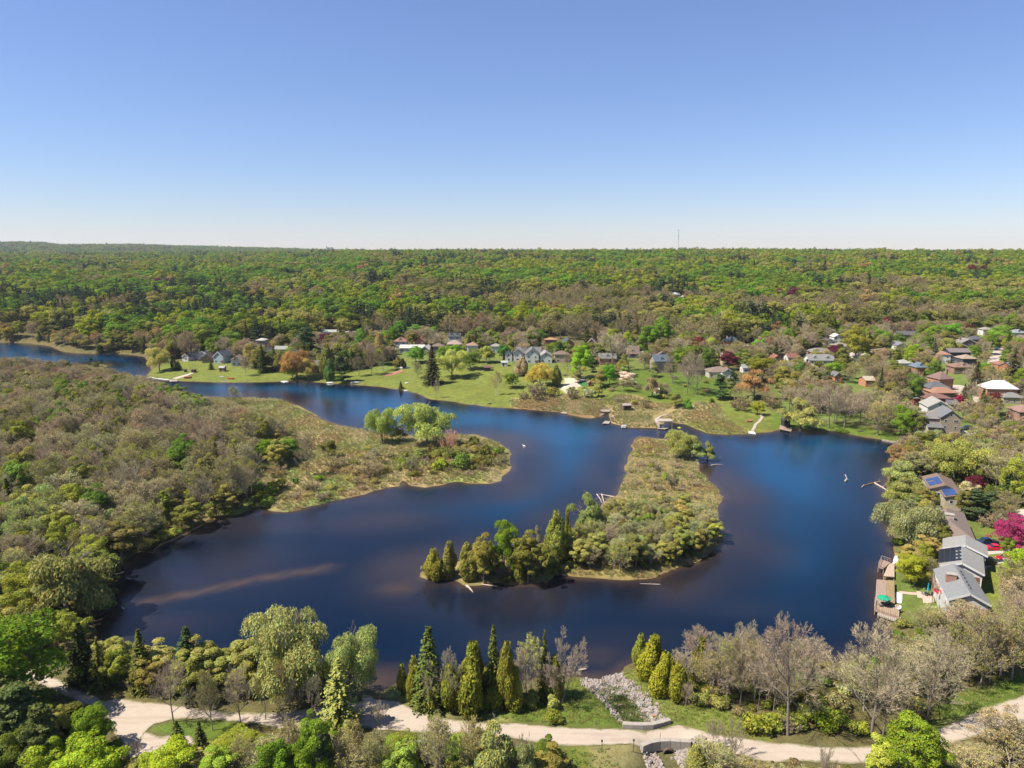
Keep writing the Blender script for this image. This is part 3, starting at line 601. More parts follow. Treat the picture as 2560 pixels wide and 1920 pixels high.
proto('baldshrub', [lambda q=q: mk_bare(q, 3.0, 3.6, 0.2, (5, 5, 5), (30, 38, 40), 0.1, 900, 0.09, 0.02, (0.5, 0.5, 0.5), None, 9, 0.7, 0.035) for q in (111, 112)])
proto('far_maple', [lambda q=q: mk_maple(q, 3200, 0.38, 15.0, 12.0, 40, 0.1) for q in (121, 122, 123)])
proto('far_bare', [lambda q=q: mk_bare(q, 15.0, 9.0, 0.15, (12, 9, 7), (36, 38, 38), 0.4, 1800, 0.2, 0.05, (0.5, 0.5, 0.55)) for q in (131, 132)])
proto('far_spruce', [lambda q=q: mk_spruce(q, 16, 6.4, 18, 0.5, 0.9, 8) for q in (141,)])
proto('far_pine', [lambda q=q: mk_pine(q, 17, 8.5, 1000, 0.5) for q in (145,)])

def v2c(c): return (c[0], c[1], c[2], 1.0)
KIND = {  # kind -> (object name, category, shape)
 'maple': ('leafy_tree', 'tree'), 'oval': ('oval_tree', 'tree'), 'poplar': ('poplar_tree', 'tree'), 'willow': ('willow_tree', 'tree'), 'sallow': ('sallow_tree', 'tree'),
 'bare': ('bare_tree', 'tree'), 'budding': ('budding_tree', 'tree'), 'vase': ('fan_shaped_tree', 'tree'), 'birch': ('birch_tree', 'tree'), 'spruce': ('spruce_tree', 'tree'),
 'cedar': ('cedar_tree', 'tree'), 'pine': ('pine_tree', 'tree'), 'shrub': ('shrub', 'shrub'), 'baldshrub': ('twiggy_shrub', 'shrub')}
NTREES = {}
def plant(kind, x, y, h, w, colour, label, group=None, z=None, twig=(0.24, 0.19, 0.15), var=None, lean=0.0, rz=None, cat=None):
    P = PROTO[kind]; k = (NTREES.get(kind, 0) * 7 + len(P) // 2) % len(P) if var is None else var % len(P); NTREES[kind] = NTREES.get(kind, 0) + 1
    tr, cr, H0, W0 = P[k][:4]; lf = P[k][4] if len(P[k]) > 4 else None
    nm, ct = KIND[kind]; z = float(height(x, y)) if z is None else z
    sc = (w / W0, w / W0 * random.uniform(0.92, 1.08), h / H0); rz = random.uniform(0, 6.28) if rz is None else rz
    if tr is None:
        o = link(nm, cr, None, (x, y, z - 0.05)); o.color = v2c(colour)
    else:
        o = link(nm, None, None, (x, y, z)); o.empty_display_size = 0.5
        link('trunk', tr, o)
        c = link('branches' if lf or kind in ('bare', 'vase') else 'crown', cr, o); c.color = v2c(twig if (lf or kind in ('bare', 'vase')) else colour)
        if lf: l = link('crown', lf, o); l.color = v2c(colour)
    o.scale = sc; o.rotation_euler = (random.gauss(0, lean), random.gauss(0, lean), rz)
    tag(o, label, cat or ct, group); return o

# ---- geometry-nodes scattering for the masses nobody could count
def scatter(name, pts, idx, scl, rot, children, label=None):
    """one object: POINTS carrying instances of CHILDREN (list of (mesh, materials, colour))"""
    coll = bpy.data.collections.new(name + '_shapes')
    for q, (me, colour) in enumerate(children):
        o = bpy.data.objects.new('%s_shape_%02d' % (name, q), me); o.color = v2c(colour); coll.objects.link(o)
    me = bpy.data.meshes.new(name); me.vertices.add(len(pts)); me.vertices.foreach_set('co', np.asarray(pts, np.float32).ravel())
    a = me.attributes.new('idx', 'INT', 'POINT'); a.data.foreach_set('value', np.asarray(idx, np.int32))
    a = me.attributes.new('scl', 'FLOAT_VECTOR', 'POINT'); a.data.foreach_set('vector', np.asarray(scl, np.float32).ravel())
    a = me.attributes.new('rot', 'FLOAT_VECTOR', 'POINT'); a.data.foreach_set('vector', np.asarray(rot, np.float32).ravel())
    o = link(name, me); o['kind'] = 'stuff'
    if label: o['label'] = label
    g = bpy.data.node_groups.new(name, 'GeometryNodeTree')
    g.interface.new_socket('Geometry', in_out='INPUT', socket_type='NodeSocketGeometry'); g.interface.new_socket('Geometry', in_out='OUTPUT', socket_type='NodeSocketGeometry')
    gi = g.nodes.new('NodeGroupInput'); go = g.nodes.new('NodeGroupOutput'); ip = g.nodes.new('GeometryNodeInstanceOnPoints'); ci = g.nodes.new('GeometryNodeCollectionInfo')
    ci.inputs['Collection'].default_value = coll; ci.inputs['Separate Children'].default_value = True; ci.inputs['Reset Children'].default_value = True
    def at(nm, ty):
        n = g.nodes.new('GeometryNodeInputNamedAttribute'); n.data_type = ty; n.inputs['Name'].default_value = nm
        return [s for s in n.outputs if s.enabled and s.name == 'Attribute'][0]
    er = g.nodes.new('FunctionNodeEulerToRotation')
    g.links.new(gi.outputs[0], ip.inputs['Points']); g.links.new(ci.outputs[0], ip.inputs['Instance']); ip.inputs['Pick Instance'].default_value = True
    g.links.new(at('idx', 'INT'), ip.inputs['Instance Index']); g.links.new(at('scl', 'FLOAT_VECTOR'), ip.inputs['Scale'])
    g.links.new(at('rot', 'FLOAT_VECTOR'), er.inputs[0]); g.links.new(er.outputs[0], ip.inputs['Rotation']); g.links.new(ip.outputs[0], go.inputs[0])
    md = o.modifiers.new('scatter', 'NODES'); md.node_group = g
    return o
def merged(kind, k=0, colour=(1, 1, 1), twig=(0.21, 0.175, 0.125)):
    """trunk + twigs + leaves of a prototype as one mesh with several materials"""
    P = PROTO[kind][k]; ms = [m for m in (P[0], P[1], P[4] if len(P) > 4 else None) if m is not None]
    Vs, Fs, Ts, mi, n = [], [], [], [], 0
    for q, m in enumerate(ms):
        cc = colour if q == len(ms) - 1 else twig if len(ms) == 3 and q == 1 else (1, 1, 1)
        if kind == 'bare' and q == 1: cc = twig
        v = np.zeros(len(m.vertices) * 3, np.float32); m.vertices.foreach_get('co', v); f = np.zeros(len(m.loops), np.int32); m.loops.foreach_get('vertex_index', f)
        t = np.zeros(len(m.vertices) * 4, np.float32); m.color_attributes['tint'].data.foreach_get('color', t)
        Vs.append(v.reshape(-1, 3)); Fs.append(f.reshape(-1, 4) + n); Ts.append(t.reshape(-1, 4) * np.array([cc[0], cc[1], cc[2], 1])); mi.append(np.full(len(f) // 4, q)); n += len(m.vertices)
    me = mesh_np(kind, np.concatenate(Vs), np.concatenate(Fs)); col_attr(me, 'tint', np.concatenate(Ts))
    for m in ms: me.materials.append(m.materials[0])
    me.polygons.foreach_set('material_index', np.concatenate(mi).astype(np.int32)); return me
# ------------------------------------------------------------------ buildings
class MB:
    """collects boxes and slabs, builds ONE mesh"""
    def __init__(s): s.V = []; s.F = []
    def add(s, V, F):
        k = len(s.V); s.V += [tuple(map(float, v)) for v in V]; s.F += [tuple(i + k for i in f) for f in F]; return s
    def box(s, x0, x1, y0, y1, z0, z1, rz=0.0, c=(0, 0)):
        V = [(x, y, z) for z in (z0, z1) for x, y in ((x0, y0), (x1, y0), (x1, y1), (x0, y1))]
        if rz:
            ca, sa = math.cos(rz), math.sin(rz); V = [(c[0] + (x - c[0]) * ca - (y - c[1]) * sa, c[1] + (x - c[0]) * sa + (y - c[1]) * ca, z) for x, y, z in V]
        return s.add(V, [(3, 2, 1, 0), (4, 5, 6, 7), (0, 1, 5, 4), (1, 2, 6, 5), (2, 3, 7, 6), (3, 0, 4, 7)])
    def slab(s, quad, th):
        """quad: 4 points, thickened downwards along its normal"""
        a, b, c, d = [Vector(q) for q in quad]; n = (b - a).cross(d - a).normalized()
        if n.z < 0: n = -n; a, b, c, d = a, d, c, b
        V = [tuple(q - n * th) for q in (a, b, c, d)] + [tuple(q) for q in (a, b, c, d)]
        return s.add(V, [(3, 2, 1, 0), (4, 5, 6, 7), (0, 1, 5, 4), (1, 2, 6, 5), (2, 3, 7, 6), (3, 0, 4, 7)])
    def prism(s, pts, z0, z1):
        n = len(pts); V = [(x, y, z0) for x, y in pts] + [(x, y, z1) for x, y in pts]
        return s.add(V, [tuple(range(n - 1, -1, -1)), tuple(range(n, 2 * n))] + [(i, (i + 1) % n, (i + 1) % n + n, i + n) for i in range(n)])
    def tube(s, a, b, r0, r1=None, k=6):
        a = Vector(a); b = Vector(b); ax = (b - a).normalized(); u = ax.orthogonal().normalized(); v = ax.cross(u); r1 = r0 if r1 is None else r1
        V = [a + (u * math.cos(t) + v * math.sin(t)) * r0 for t in [i * 2 * math.pi / k for i in range(k)]] + [b + (u * math.cos(t) + v * math.sin(t)) * r1 for t in [i * 2 * math.pi / k for i in range(k)]]
        return s.add(V, [tuple(range(k - 1, -1, -1)), tuple(range(k, 2 * k))] + [(i, (i + 1) % k, (i + 1) % k + k, i + k) for i in range(k)])
    def mesh(s, name, mat):
        me = bpy.data.meshes.new(name); me.from_pydata(s.V, [], s.F); me.update(); me.materials.append(mat); return me
    def build(s, name, mat, parent=None, **kw):
        return link(name, s.mesh(name, mat), parent, **kw)
def roofmat(c):
    c = tuple(v * 0.55 for v in c); return plain('shingles_%d_%d_%d' % tuple(int(v * 100) for v in c), c, 0.9, 0.14, 2.2, bump=0.2)
def wallmat(c):
    c = tuple(v * 0.62 for v in c); return plain('wall_%d_%d_%d' % tuple(int(v * 100) for v in c), c, 0.8, 0.06, 0.8)
def brickmat(c):
    c = tuple(v * 0.62 for v in c)
    n = 'brick_%d_%d_%d' % tuple(int(v * 100) for v in c)
    if n in _mats: return _mats[n]
    m, t, out = nodes_mat(n); b = N(t, 'ShaderNodeBsdfPrincipled', Roughness=0.9); tc = N(t, 'ShaderNodeTexCoord'); mp = N(t, 'ShaderNodeMapping')
    mp.inputs['Rotation'].default_value = (R(90), 0, 0); t.links.new(tc.outputs['Object'], mp.inputs[0])
    br = N(t, 'ShaderNodeTexBrick', Scale=1.0); br.inputs['Brick Width'].default_value = 0.5; br.inputs['Row Height'].default_value = 0.18; br.inputs['Mortar Size'].default_value = 0.02
    br.inputs['Color1'].default_value = (*c, 1); br.inputs['Color2'].default_value = (c[0] * 0.7, c[1] * 0.7, c[2] * 0.7, 1); br.inputs['Mortar'].default_value = (0.35, 0.32, 0.28, 1)
    t.links.new(mp.outputs[0], br.inputs['Vector']); t.links.new(br.outputs[0], b.inputs['Base Color']); t.links.new(b.outputs[0], out.inputs[0]); _mats[n] = m; return m
WHITE = (0.80, 0.78, 0.74); CREAM = (0.55, 0.46, 0.34); GREYR = (0.20, 0.195, 0.19); BROWNR = (0.24, 0.165, 0.125); DGREY = (0.085, 0.09, 0.10); LGREY = (0.36, 0.35, 0.33)
BRICK = (0.42, 0.17, 0.09); ORB = (0.62, 0.27, 0.14); TANS = (0.45, 0.34, 0.20); BLUEW = (0.10, 0.16, 0.26); REDB = (0.33, 0.09, 0.06); BLUER = (0.11, 0.15, 0.20); PINKW = (0.58, 0.40, 0.32)
GLASS = bpy.data.materials.new('window_glass'); GLASS.use_nodes = True
_b = GLASS.node_tree.nodes['Principled BSDF']; _b.inputs['Base Color'].default_value = (0.02, 0.03, 0.045, 1); _b.inputs['Roughness'].default_value = 0.08
TRIM = plain('white_trim', (0.52, 0.51, 0.49), 0.6, 0.05, 2.0)
CONC = plain('concrete', (0.27, 0.24, 0.205), 0.9, 0.12, 2.0, bump=0.2)
_win = {}
def window(parent, x, y, z, face, w=1.0, h=1.2):
    """window in a wall whose outward direction is face (radians, local)"""
    key = (round(w, 1), round(h, 1))
    if key not in _win:
        f = MB(); t = 0.1
        f.box(-w/2, w/2, -0.06, 0.03, -h/2, -h/2 + t).box(-w/2, w/2, -0.06, 0.03, h/2 - t, h/2).box(-w/2, -w/2 + t, -0.06, 0.03, -h/2 + t, h/2 - t).box(w/2 - t, w/2, -0.06, 0.03, -h/2 + t, h/2 - t)
        if w > 1.3: f.box(-t/3, t/3, -0.05, 0.02, -h/2 + t, h/2 - t)
        g = MB().box(-w/2 + t, w/2 - t, -0.02, 0.02, -h/2 + t, h/2 - t)
        _win[key] = (f.mesh('window_frame', TRIM), g.mesh('pane', GLASS))
    f, g = _win[key]
    o = link('window', f, parent, (x, y, z), face + math.pi / 2); link('pane', g, o); return o
def volume(parent, L, D, h, roof='gable', rise=1.8, wall=None, rmat=None, ox=0, oy=0, oz=0, rz=0, over=0.45, ridge='y', foot=1.5, nm=''):
    """a walled volume with its roof; L along x (facing), D along y; ridge 'y' shows a gable to the front"""
    g = link(nm + 'body', None, parent) if False else None
    a, b = L / 2, D / 2; W_ = MB(); ca, sa = math.cos(rz), math.sin(rz)
    def T(x, y, z): return (ox + x * ca - y * sa, oy + x * sa + y * ca, oz + z)
    V = [T(x, y, z) for z in (-foot, h) for x, y in ((-a, -b), (a, -b), (a, b), (-a, b))]
    F = [(0, 1, 5, 4), (1, 2, 6, 5), (2, 3, 7, 6), (3, 0, 4, 7)]
    Rf = MB(); th = 0.2; o_ = over
    if roof == 'flat':
        F.append((4, 5, 6, 7)); W_.add(V, F); Rf.add([T(x, y, z) for z in (h, h + 0.35) for x, y in ((-a - o_, -b - o_), (a + o_, -b - o_), (a + o_, b + o_), (-a - o_, b + o_))], [(3, 2, 1, 0), (4, 5, 6, 7), (0, 1, 5, 4), (1, 2, 6, 5), (2, 3, 7, 6), (3, 0, 4, 7)])
    elif roof == 'gable':
        if ridge == 'y':
            V += [T(0, -b, h + rise), T(0, b, h + rise)]; F += [(4, 5, 8), (6, 7, 9)]
            k = rise / a; zo = h - k * o_
            Rf.slab([T(-a - o_, -b - o_, zo + th), T(0, -b - o_, h + rise + th), T(0, b + o_, h + rise + th), T(-a - o_, b + o_, zo + th)], th)
            Rf.slab([T(0, -b - o_, h + rise + th), T(a + o_, -b - o_, zo + th), T(a + o_, b + o_, zo + th), T(0, b + o_, h + rise + th)], th)
        else:
            V += [T(-a, 0, h + rise), T(a, 0, h + rise)]; F += [(7, 4, 8), (5, 6, 9)]
            k = rise / b; zo = h - k * o_
            Rf.slab([T(-a - o_, -b - o_, zo + th), T(a + o_, -b - o_, zo + th), T(a + o_, 0, h + rise + th), T(-a - o_, 0, h + rise + th)], th)
            Rf.slab([T(-a - o_, 0, h + rise + th), T(a + o_, 0, h + rise + th), T(a + o_, b + o_, zo + th), T(-a - o_, b + o_, zo + th)], th)
        W_.add(V, F)
    else:  # hip
        F.append((4, 5, 6, 7)); W_.add(V, F); A, B = a + o_, b + o_
        if B >= A: r0, r1 = (0, -(B - A)), (0, B - A)
        else: r0, r1 = (-(A - B), 0), (A - B, 0)
        c = [T(-A, -B, h), T(A, -B, h), T(A, B, h), T(-A, B, h)]; e = [T(*p[:2], p[2] + 0.2) for p in ((-A, -B, h), (A, -B, h), (A, B, h), (-A, B, h))]
        t0, t1 = T(r0[0], r0[1], h + rise + 0.2), T(r1[0], r1[1], h + rise + 0.2)
        if B >= A: FF = [(3, 2, 1, 0), (0, 1, 5, 4), (1, 2, 6, 5), (2, 3, 7, 6), (3, 0, 4, 7), (4, 5, 8), (5, 6, 9, 8), (6, 7, 9), (7, 4, 8, 9)]
        else: FF = [(3, 2, 1, 0), (0, 1, 5, 4), (1, 2, 6, 5), (2, 3, 7, 6), (3, 0, 4, 7), (7, 4, 8), (4, 5, 9, 8), (5, 6, 9), (6, 7, 8, 9)]
        Rf.add(c + e + [t0, t1], FF)
    w = W_.build(nm + 'wall', wall, parent); r = Rf.build(nm + 'roof', rmat, parent)
    return w, r
HOUSES = []            # (x, y, radius, pixel box)
def house_at(x, y, yaw, label, vols, cat='house', name='house', group=None, z=None, wins=True, seed=0, rad=None):
    rng = random.Random(seed + int(x * 7 + y)); z = float(height(x, y)) if z is None else z
    o = link(name, None, None, (x, y, z), yaw); tag(o, label, cat, group); mr = 0
    for q, v in enumerate(vols):
        v = dict(v); wc = v.pop('wc', WHITE); rc = v.pop('rc', GREYR); L, D, h = v.pop('L'), v.pop('D'), v.pop('h'); nw = v.pop('win', None); brick = v.pop('brick', False); roof = v.get('roof', 'gable'); trim = v.pop('trim', False)
        rise = v.get('rise', 1.8); ch = v.pop('chim', None); dorm = v.pop('dormer', 0); store = max(1, int(round(h / 2.8)))
        w, r = volume(o, L, D, h, wall=(brickmat(wc) if brick else wallmat(wc)), rmat=roofmat(rc), nm='' if q == 0 else 'wing_', **v)
        ox, oy, oz, rz = v.get('ox', 0), v.get('oy', 0), v.get('oz', 0), v.get('rz', 0)
        mr = max(mr, math.hypot(L, D) / 2 + math.hypot(ox, oy) * 0.6)
        def P(px, py): return ox + px * math.cos(rz) - py * math.sin(rz), oy + px * math.sin(rz) + py * math.cos(rz)
        if wins:
            for s in range(store):
                zz = oz + 1.45 + s * 2.75
                if zz > oz + h - 0.5 and s: break
                n = nw if nw is not None else max(1, int(L / 3.2))
                for i in range(n):
                    px = -L / 2 + (i + 0.5) * L / n; X_, Y_ = P(px, -D / 2 - 0.02); window(o, X_, Y_, zz, rz - math.pi / 2, 1.7 if (i + s + q) % 3 == 0 else 1.0, 1.2)
                n2 = max(1, int(D / 4.5))
                for i in range(n2):
                    py = -D / 2 + (i + 0.5) * D / n2
                    X_, Y_ = P(-L / 2 - 0.02, py); window(o, X_, Y_, zz, rz + math.pi, 1.0, 1.2)
            if roof == 'gable' and v.get('ridge', 'y') == 'y' and rise > 1.9:
                X_, Y_ = P(0, -D / 2 - 0.02); window(o, X_, Y_, oz + h + rise * 0.35, rz - math.pi / 2, 1.0, 1.0)
        if q == 0 and wins:
            X_, Y_ = P(L * 0.28 + 0.9, -D / 2 - 0.03); d = MB().box(-0.5, 0.5, -0.04, 0.04, 0, 2.1).build('door', plain('door_paint', (0.16, 0.07, 0.04), 0.5), o, loc=(X_, Y_, oz + 0.0), rz=rz)
            MB().tube((0.35, -0.1, 1.0), (0.35, -0.04, 1.0), 0.04).build('handle', TRIM, d)
        if trim and roof == 'gable' and v.get('ridge', 'y') == 'y':
            k = rise / (L / 2); ov = 0.45; A = L / 2 + ov; t = MB()
            for s in (-1, 1):
                p = [P(s * A, -D / 2 - ov - 0.03), P(0, -D / 2 - ov - 0.03)]; t.slab([(p[0][0], p[0][1], oz + h - k * ov + 0.24), (p[1][0], p[1][1], oz + h + rise + 0.24), (p[1][0], p[1][1] - 0.05, oz + h + rise + 0.24), (p[0][0], p[0][1] - 0.05, oz + h - k * ov + 0.24)], 0.42)
            t.build('fascia', TRIM, o)
        if ch:
            for cx, cy, cc, hh in ch:
                c_ = MB().box(cx - 0.45, cx + 0.45, cy - 0.45, cy + 0.45, oz + h - 0.3, oz + h + hh).build('chimney', brickmat(cc), o)
                MB().box(cx - 0.55, cx + 0.55, cy - 0.55, cy + 0.55, oz + h + hh, oz + h + hh + 0.15).build('cap', CONC, c_)
        for i in range(dorm):
            px = -L / 2 + (i + 0.5) * L / dorm; volume(o, 2.0, 2.6, 1.3, 'gable', 0.9, wallmat(WHITE), roofmat(rc), ox + px, oy - D / 4, oz + h + 0.4, 0, 0.2, 'y', 0.6, 'dormer_')
            window(o, ox + px, oy - D / 4 - 1.33, oz + h + 1.0, -math.pi / 2, 0.8, 0.9)
    u, vb = proj(x, y, z); s = float(pxm(x, y, z)); HOUSES.append((x, y, rad or mr, (u - mr * s, u + mr * s, vb - 7 * s, vb + 1 * s), s))
    return o
def corner_house(A, B, C, zr, hg, label, extra, **kw):
    """front-left, front-right, back-right eave corners seen at height hg+zr"""
    z = zr + hg; a, b, c = [W(*p, z) for p in (A, B, C)]
    ax = b - a; L = np.linalg.norm(ax); ax = ax / L; n = np.array([-ax[1], ax[0]]); D = float(np.dot(c - b, n))
    ce = a + ax * L / 2 + n * D / 2; yaw = math.atan2(ax[1], ax[0]); return ce, yaw, L - 0.9, D - 0.9, zr

# --- the four bungalows on the east bank
def bung(A, B, C, zr, h, label, wc, rc, **kw):
    ce, yaw, L, D, zr = corner_house(A, B, C, zr, h, label, None)
    extra = kw.pop('extra', []); v = dict(L=L, D=D, h=h, wc=wc, rc=rc, foot=4.0, **kw)
    return house_at(ce[0], ce[1], yaw, label, [v] + extra, z=zr, rad=7.0), L, D, h
o1, L1, D1, h1 = bung((2323,1222), (2404,1230), (2408,1201), 4.6, 3.0, 'tan bungalow with blue solar panels on both of its brown gabled roofs', CREAM, BROWNR, rise=1.5, trim=False,
    extra=[dict(L=6.6, D=7.5, h=2.8, rise=0.9, ox=2.2, oy=-8.6, wc=CREAM, rc=BROWNR, foot=4)])
o2, L2, D2, h2 = bung((2323,1337), (2440,1354), (2420,1285), 4.4, 3.0, 'long tan brown hip-roofed bungalow with a pale stone chimney beside the red car', CREAM, (0.27,0.20,0.165), roof='hip', rise=2.4, chim=None)
o3, L3, D3, h3 = bung((2346,1415), (2463,1438), (2443,1388), 3.8, 3.2, 'pale grey gabled bungalow with a black solar array on its west slope', WHITE, LGREY, rise=1.7, trim=True,
    extra=[dict(L=8.6, D=6.5, h=3.6, rise=1.6, ox=0.8, oy=9.0, wc=WHITE, rc=LGREY, foot=4, trim=True)])
o4, L4, D4, h4 = bung((2369,1498), (2480,1514), (2464,1440), 3.4, 3.4, 'grey-roofed bungalow with an orange brick chimney above the wooden decks', (0.72,0.70,0.66), (0.28,0.285,0.29), rise=1.8, trim=True)
PANEL = plain('solar_blue', (0.035, 0.07, 0.19), 0.25, 0.1, 1.0, 0.2); PANELK = plain('solar_black', (0.012, 0.014, 0.022), 0.35, 0.1, 1.0, 0.1)
def panels(parent, L, D, h, rise, side, cols, rows, u0, v0, pw, ph, mat, ox=0, oy=0, skip=()):
    """panels lie on the slope; u along the ridge, v down the slope"""
    a = L / 2; sl = math.atan2(rise, a)
    for i in range(cols):
        for j in range(rows):
            if (i, j) in skip: continue
            dv = v0 + j * (ph + 0.06) + ph / 2; x = side * dv * math.cos(sl); z = h + rise + 0.2 - dv * math.sin(sl) + 0.08 / math.cos(sl)
            m = MB().box(-ph / 2, ph / 2, -pw / 2, pw / 2, 0, 0.05)
            o = m.build('solar_panel', mat, parent, loc=(ox + x, oy + u0 + i * (pw + 0.06), z)); o.rotation_euler = (0, side * sl, 0)
panels(o1, L1, D1, h1, 1.5, -1, 6, 2, -3.4, 0.5, 1.05, 1.75, PANEL, skip=((3, 1),))
panels(o1, 6.6, 7.5, 2.8, 0.9, -1, 6, 2, -3.0, 0.25, 1.0, 1.55, PANEL, 2.2, -8.6)
panels(o3, L3, D3, h3, 1.7, -1, 8, 4, -3.6, 0.15, 1.05, 1.15, PANELK, skip=((1, 0), (3, 0), (5, 0)))
for q in (-2.5, -0.3, 1.9): MB().box(-0.2, 0.2, -0.2, 0.2, 0, 0.35).build('roof_vent', roofmat(DGREY), o3, loc=(-0.7, q, h3 + 1.62))
c_ = MB().box(-1.1, 0.9, -0.8, 0.8, 2.6, 6.2).build('chimney', wallmat((0.55, 0.47, 0.38)), o2, loc=(0.2, -1.5, 0)); MB().box(-1.2, 1.0, -0.9, 0.9, 6.2, 6.35).build('cap', CONC, c_)
for q in (2.5, 5.2, 7.0): MB().box(-0.2, 0.2, -0.2, 0.2, 0, 0.4).build('roof_vent', roofmat(DGREY), o2, loc=(-0.9, q, h2 + 2.1))
c_ = MB().box(-0.95, 0.95, -0.6, 0.6, 3.0, 5.9).build('chimney', brickmat((0.50, 0.18, 0.10)), o4, loc=(-2.0, 0.2, 0)); MB().box(-1.05, 1.05, -0.7, 0.7, 5.9, 6.03).build('cap', CONC, c_)
for q in (-4.5, -3, -1.2, 0.6, 2.4, 4.0): MB().box(-0.13, 0.13, -0.13, 0.13, 0, 0.3).build('roof_vent', roofmat(DGREY), o4, loc=(0.7, q, h4 + 1.7))

# --- houses of the far bank and the north-east streets: base row, width and colours as the photograph shows them
def far_house(u, v, wpx, dep, h, yaw, label, wc=WHITE, rc=GREYR, roof='gable', ridge='x', rise=2.0, brick=False, dx=0.0, chim=None, dormer=0, wing=None, cat='house', name='house', win=None, trim=False):
    x, y, z = G(u, v); s = float(pxm(x, y, z)); L = wpx / s; y += dep / 2 * 0.9; x += x / y * dep / 2 * 0.9
    vols = [dict(L=L, D=dep, h=h, wc=wc, rc=rc, roof=roof, ridge=ridge, rise=rise, brick=brick, dormer=dormer, win=win, trim=trim, chim=[(c[0] * L, c[1] * dep, c[2], c[3]) for c in (chim or [])])]
    for w in (wing or []): vols.append(w)
    return house_at(x, y, R(yaw), label, vols, cat=cat, name=name, z=z)
FH = far_house
# white house with the garage wings (its five gables)
FH(1330, 908, 32, 12, 6.0, 0, 'big white house with several grey gables behind the orange willow', WHITE, GREYR, ridge='y', rise=3.6, trim=False, win=2,
   wing=[dict(L=8, D=13, h=4.4, rise=2.6, ox=9.0, oy=2, wc=WHITE, rc=LGREY, ridge='y'), dict(L=16, D=9, h=5.0, rise=3.4, ox=-2, oy=11, wc=WHITE, rc=GREYR, ridge='x'), dict(L=5.5, D=7, h=5.6, rise=1.9, ox=-9.5, oy=5, wc=WHITE, rc=DGREY, ridge='y'), dict(L=4.6, D=6, h=5.2, rise=1.9, ox=-15.5, oy=5, wc=WHITE, rc=DGREY, ridge='y')])
FH(1403, 906, 36, 8, 5.2, 0, 'cream two-storey house with a brown hip roof and pink patio', (0.60,0.45,0.34), BROWNR, 'hip', rise=2.0, chim=[(-0.45, 0.2, PINKW, 2.8)])
FH(1376, 868, 30, 8, 5.6, 0, 'orange-roofed brick box house behind the white gabled house', (0.42,0.22,0.13), (0.50,0.25,0.14), 'hip', rise=1.3)
FH(1418, 870, 24, 8, 4.6, 10, 'brick house with a dark grey gable and white fascia', BRICK, DGREY, ridge='y', rise=2.6, trim=True)
FH(1480, 872, 22, 9, 4.6, -10, 'small house under a steep maroon roof with a white gable', BRICK, (0.17, 0.05, 0.045), ridge='y', rise=3.4, trim=True)
FH(1517, 912, 42, 10, 4.2, 0, 'grey-roofed red brick house half hidden by the big bare tree', BRICK, GREYR, ridge='x', rise=2.6, dormer=1)
FH(1581, 895, 30, 8, 3.2, -6, 'storybook house with a steep brown roof and one white dormer', (0.10, 0.10, 0.12), BROWNR, ridge='x', rise=4.6, dormer=1)
FH(1607, 893, 12, 5, 2.6, 0, 'little white porch building beside the storybook house', WHITE, LGREY, 'hip', rise=1.0, win=1)
FH(1648, 932, 38, 9, 7.2, 8, 'three-storey tan stone house with a blue-grey roof and cream dormer', TANS, BLUER, ridge='x', rise=3.2, dormer=1, brick=True, wing=[dict(L=7, D=8, h=9.0, rise=2.4, ox=3.5, oy=9, wc=(0.45,0.40,0.33), rc=BROWNR, ridge='y')])
FH(1735, 938, 40, 9, 3.2, 0, 'low brown-roofed cottage behind the trunks of the bare lakeside trees', PINKW, BROWNR, 'hip', rise=2.2, chim=[(0.2, 0.1, BRICK, 2.6)])
FH(1795, 945, 58, 11, 3.4, 0, 'sprawling tan-roofed bungalow with a glazed white front gable', (0.62,0.55,0.45), (0.27,0.20,0.16), 'hip', rise=2.4, wing=[dict(L=6.5, D=6, h=4.2, rise=2.0, ox=3, oy=-6, wc=WHITE, rc=BROWNR, ridge='y', trim=True)])
FH(1862, 932, 18, 6, 3.0, 0, 'small white garage beside the orange willow', WHITE, LGREY, ridge='x', rise=1.6, win=1)
FH(1808, 915, 12, 6, 7.0, 0, 'narrow yellow tower-like house between the dark conifers', (0.60,0.52,0.30), BROWNR, 'hip', rise=1.5, win=1)
FH(1828, 868, 38, 9, 4.4, -8, 'orange brick house with a dark slate blue roof in the trees', ORB, (0.045, 0.07, 0.11), 'hip', rise=3.0, chim=[(-0.3, 0, WHITE, 3.4)])
FH(1938, 912, 26, 8, 3.6, 0, 'brick cottage with a red gabled roof and blue window', BRICK, (0.30, 0.12, 0.08), ridge='y', rise=2.6)
FH(1867, 873, 14, 5, 2.4, 0, 'white flat-topped garden building under the purple tree', WHITE, WHITE, 'flat', win=1)
# west part of the far bank
FH(482, 902, 20, 14, 3.0, -14, 'white lakeside bungalow with a blue-windowed sunroom gable', WHITE, DGREY, ridge='y', rise=1.9, trim=True, wing=[dict(L=11, D=13, h=3.2, rise=3.0, ox=8.5, oy=6, wc=WHITE, rc=GREYR, ridge='y', trim=True)])
FH(522, 907, 22, 10, 3.0, 8, 'tan gabled cottage with a pink entrance between two lake houses', (0.42,0.27,0.17), BROWNR, ridge='y', rise=3.2)
FH(561, 908, 27, 13, 4.6, -12, 'pale blue two-storey house with a dark gable roof', (0.42, 0.52, 0.58), (0.10, 0.12, 0.15), ridge='y', rise=3.4, trim=True)
FH(596, 915, 25, 12, 4.4, 10, 'white gabled house with a red brick chimney up its front', WHITE, BROWNR, ridge='y', rise=1.8, trim=True, chim=[(-0.12, -0.53, BRICK, 3.2)])
FH(670, 884, 20, 8, 4.0, 5, 'white house with a maroon roof behind the spruces', WHITE, (0.17, 0.06, 0.05), ridge='y', rise=2.6)
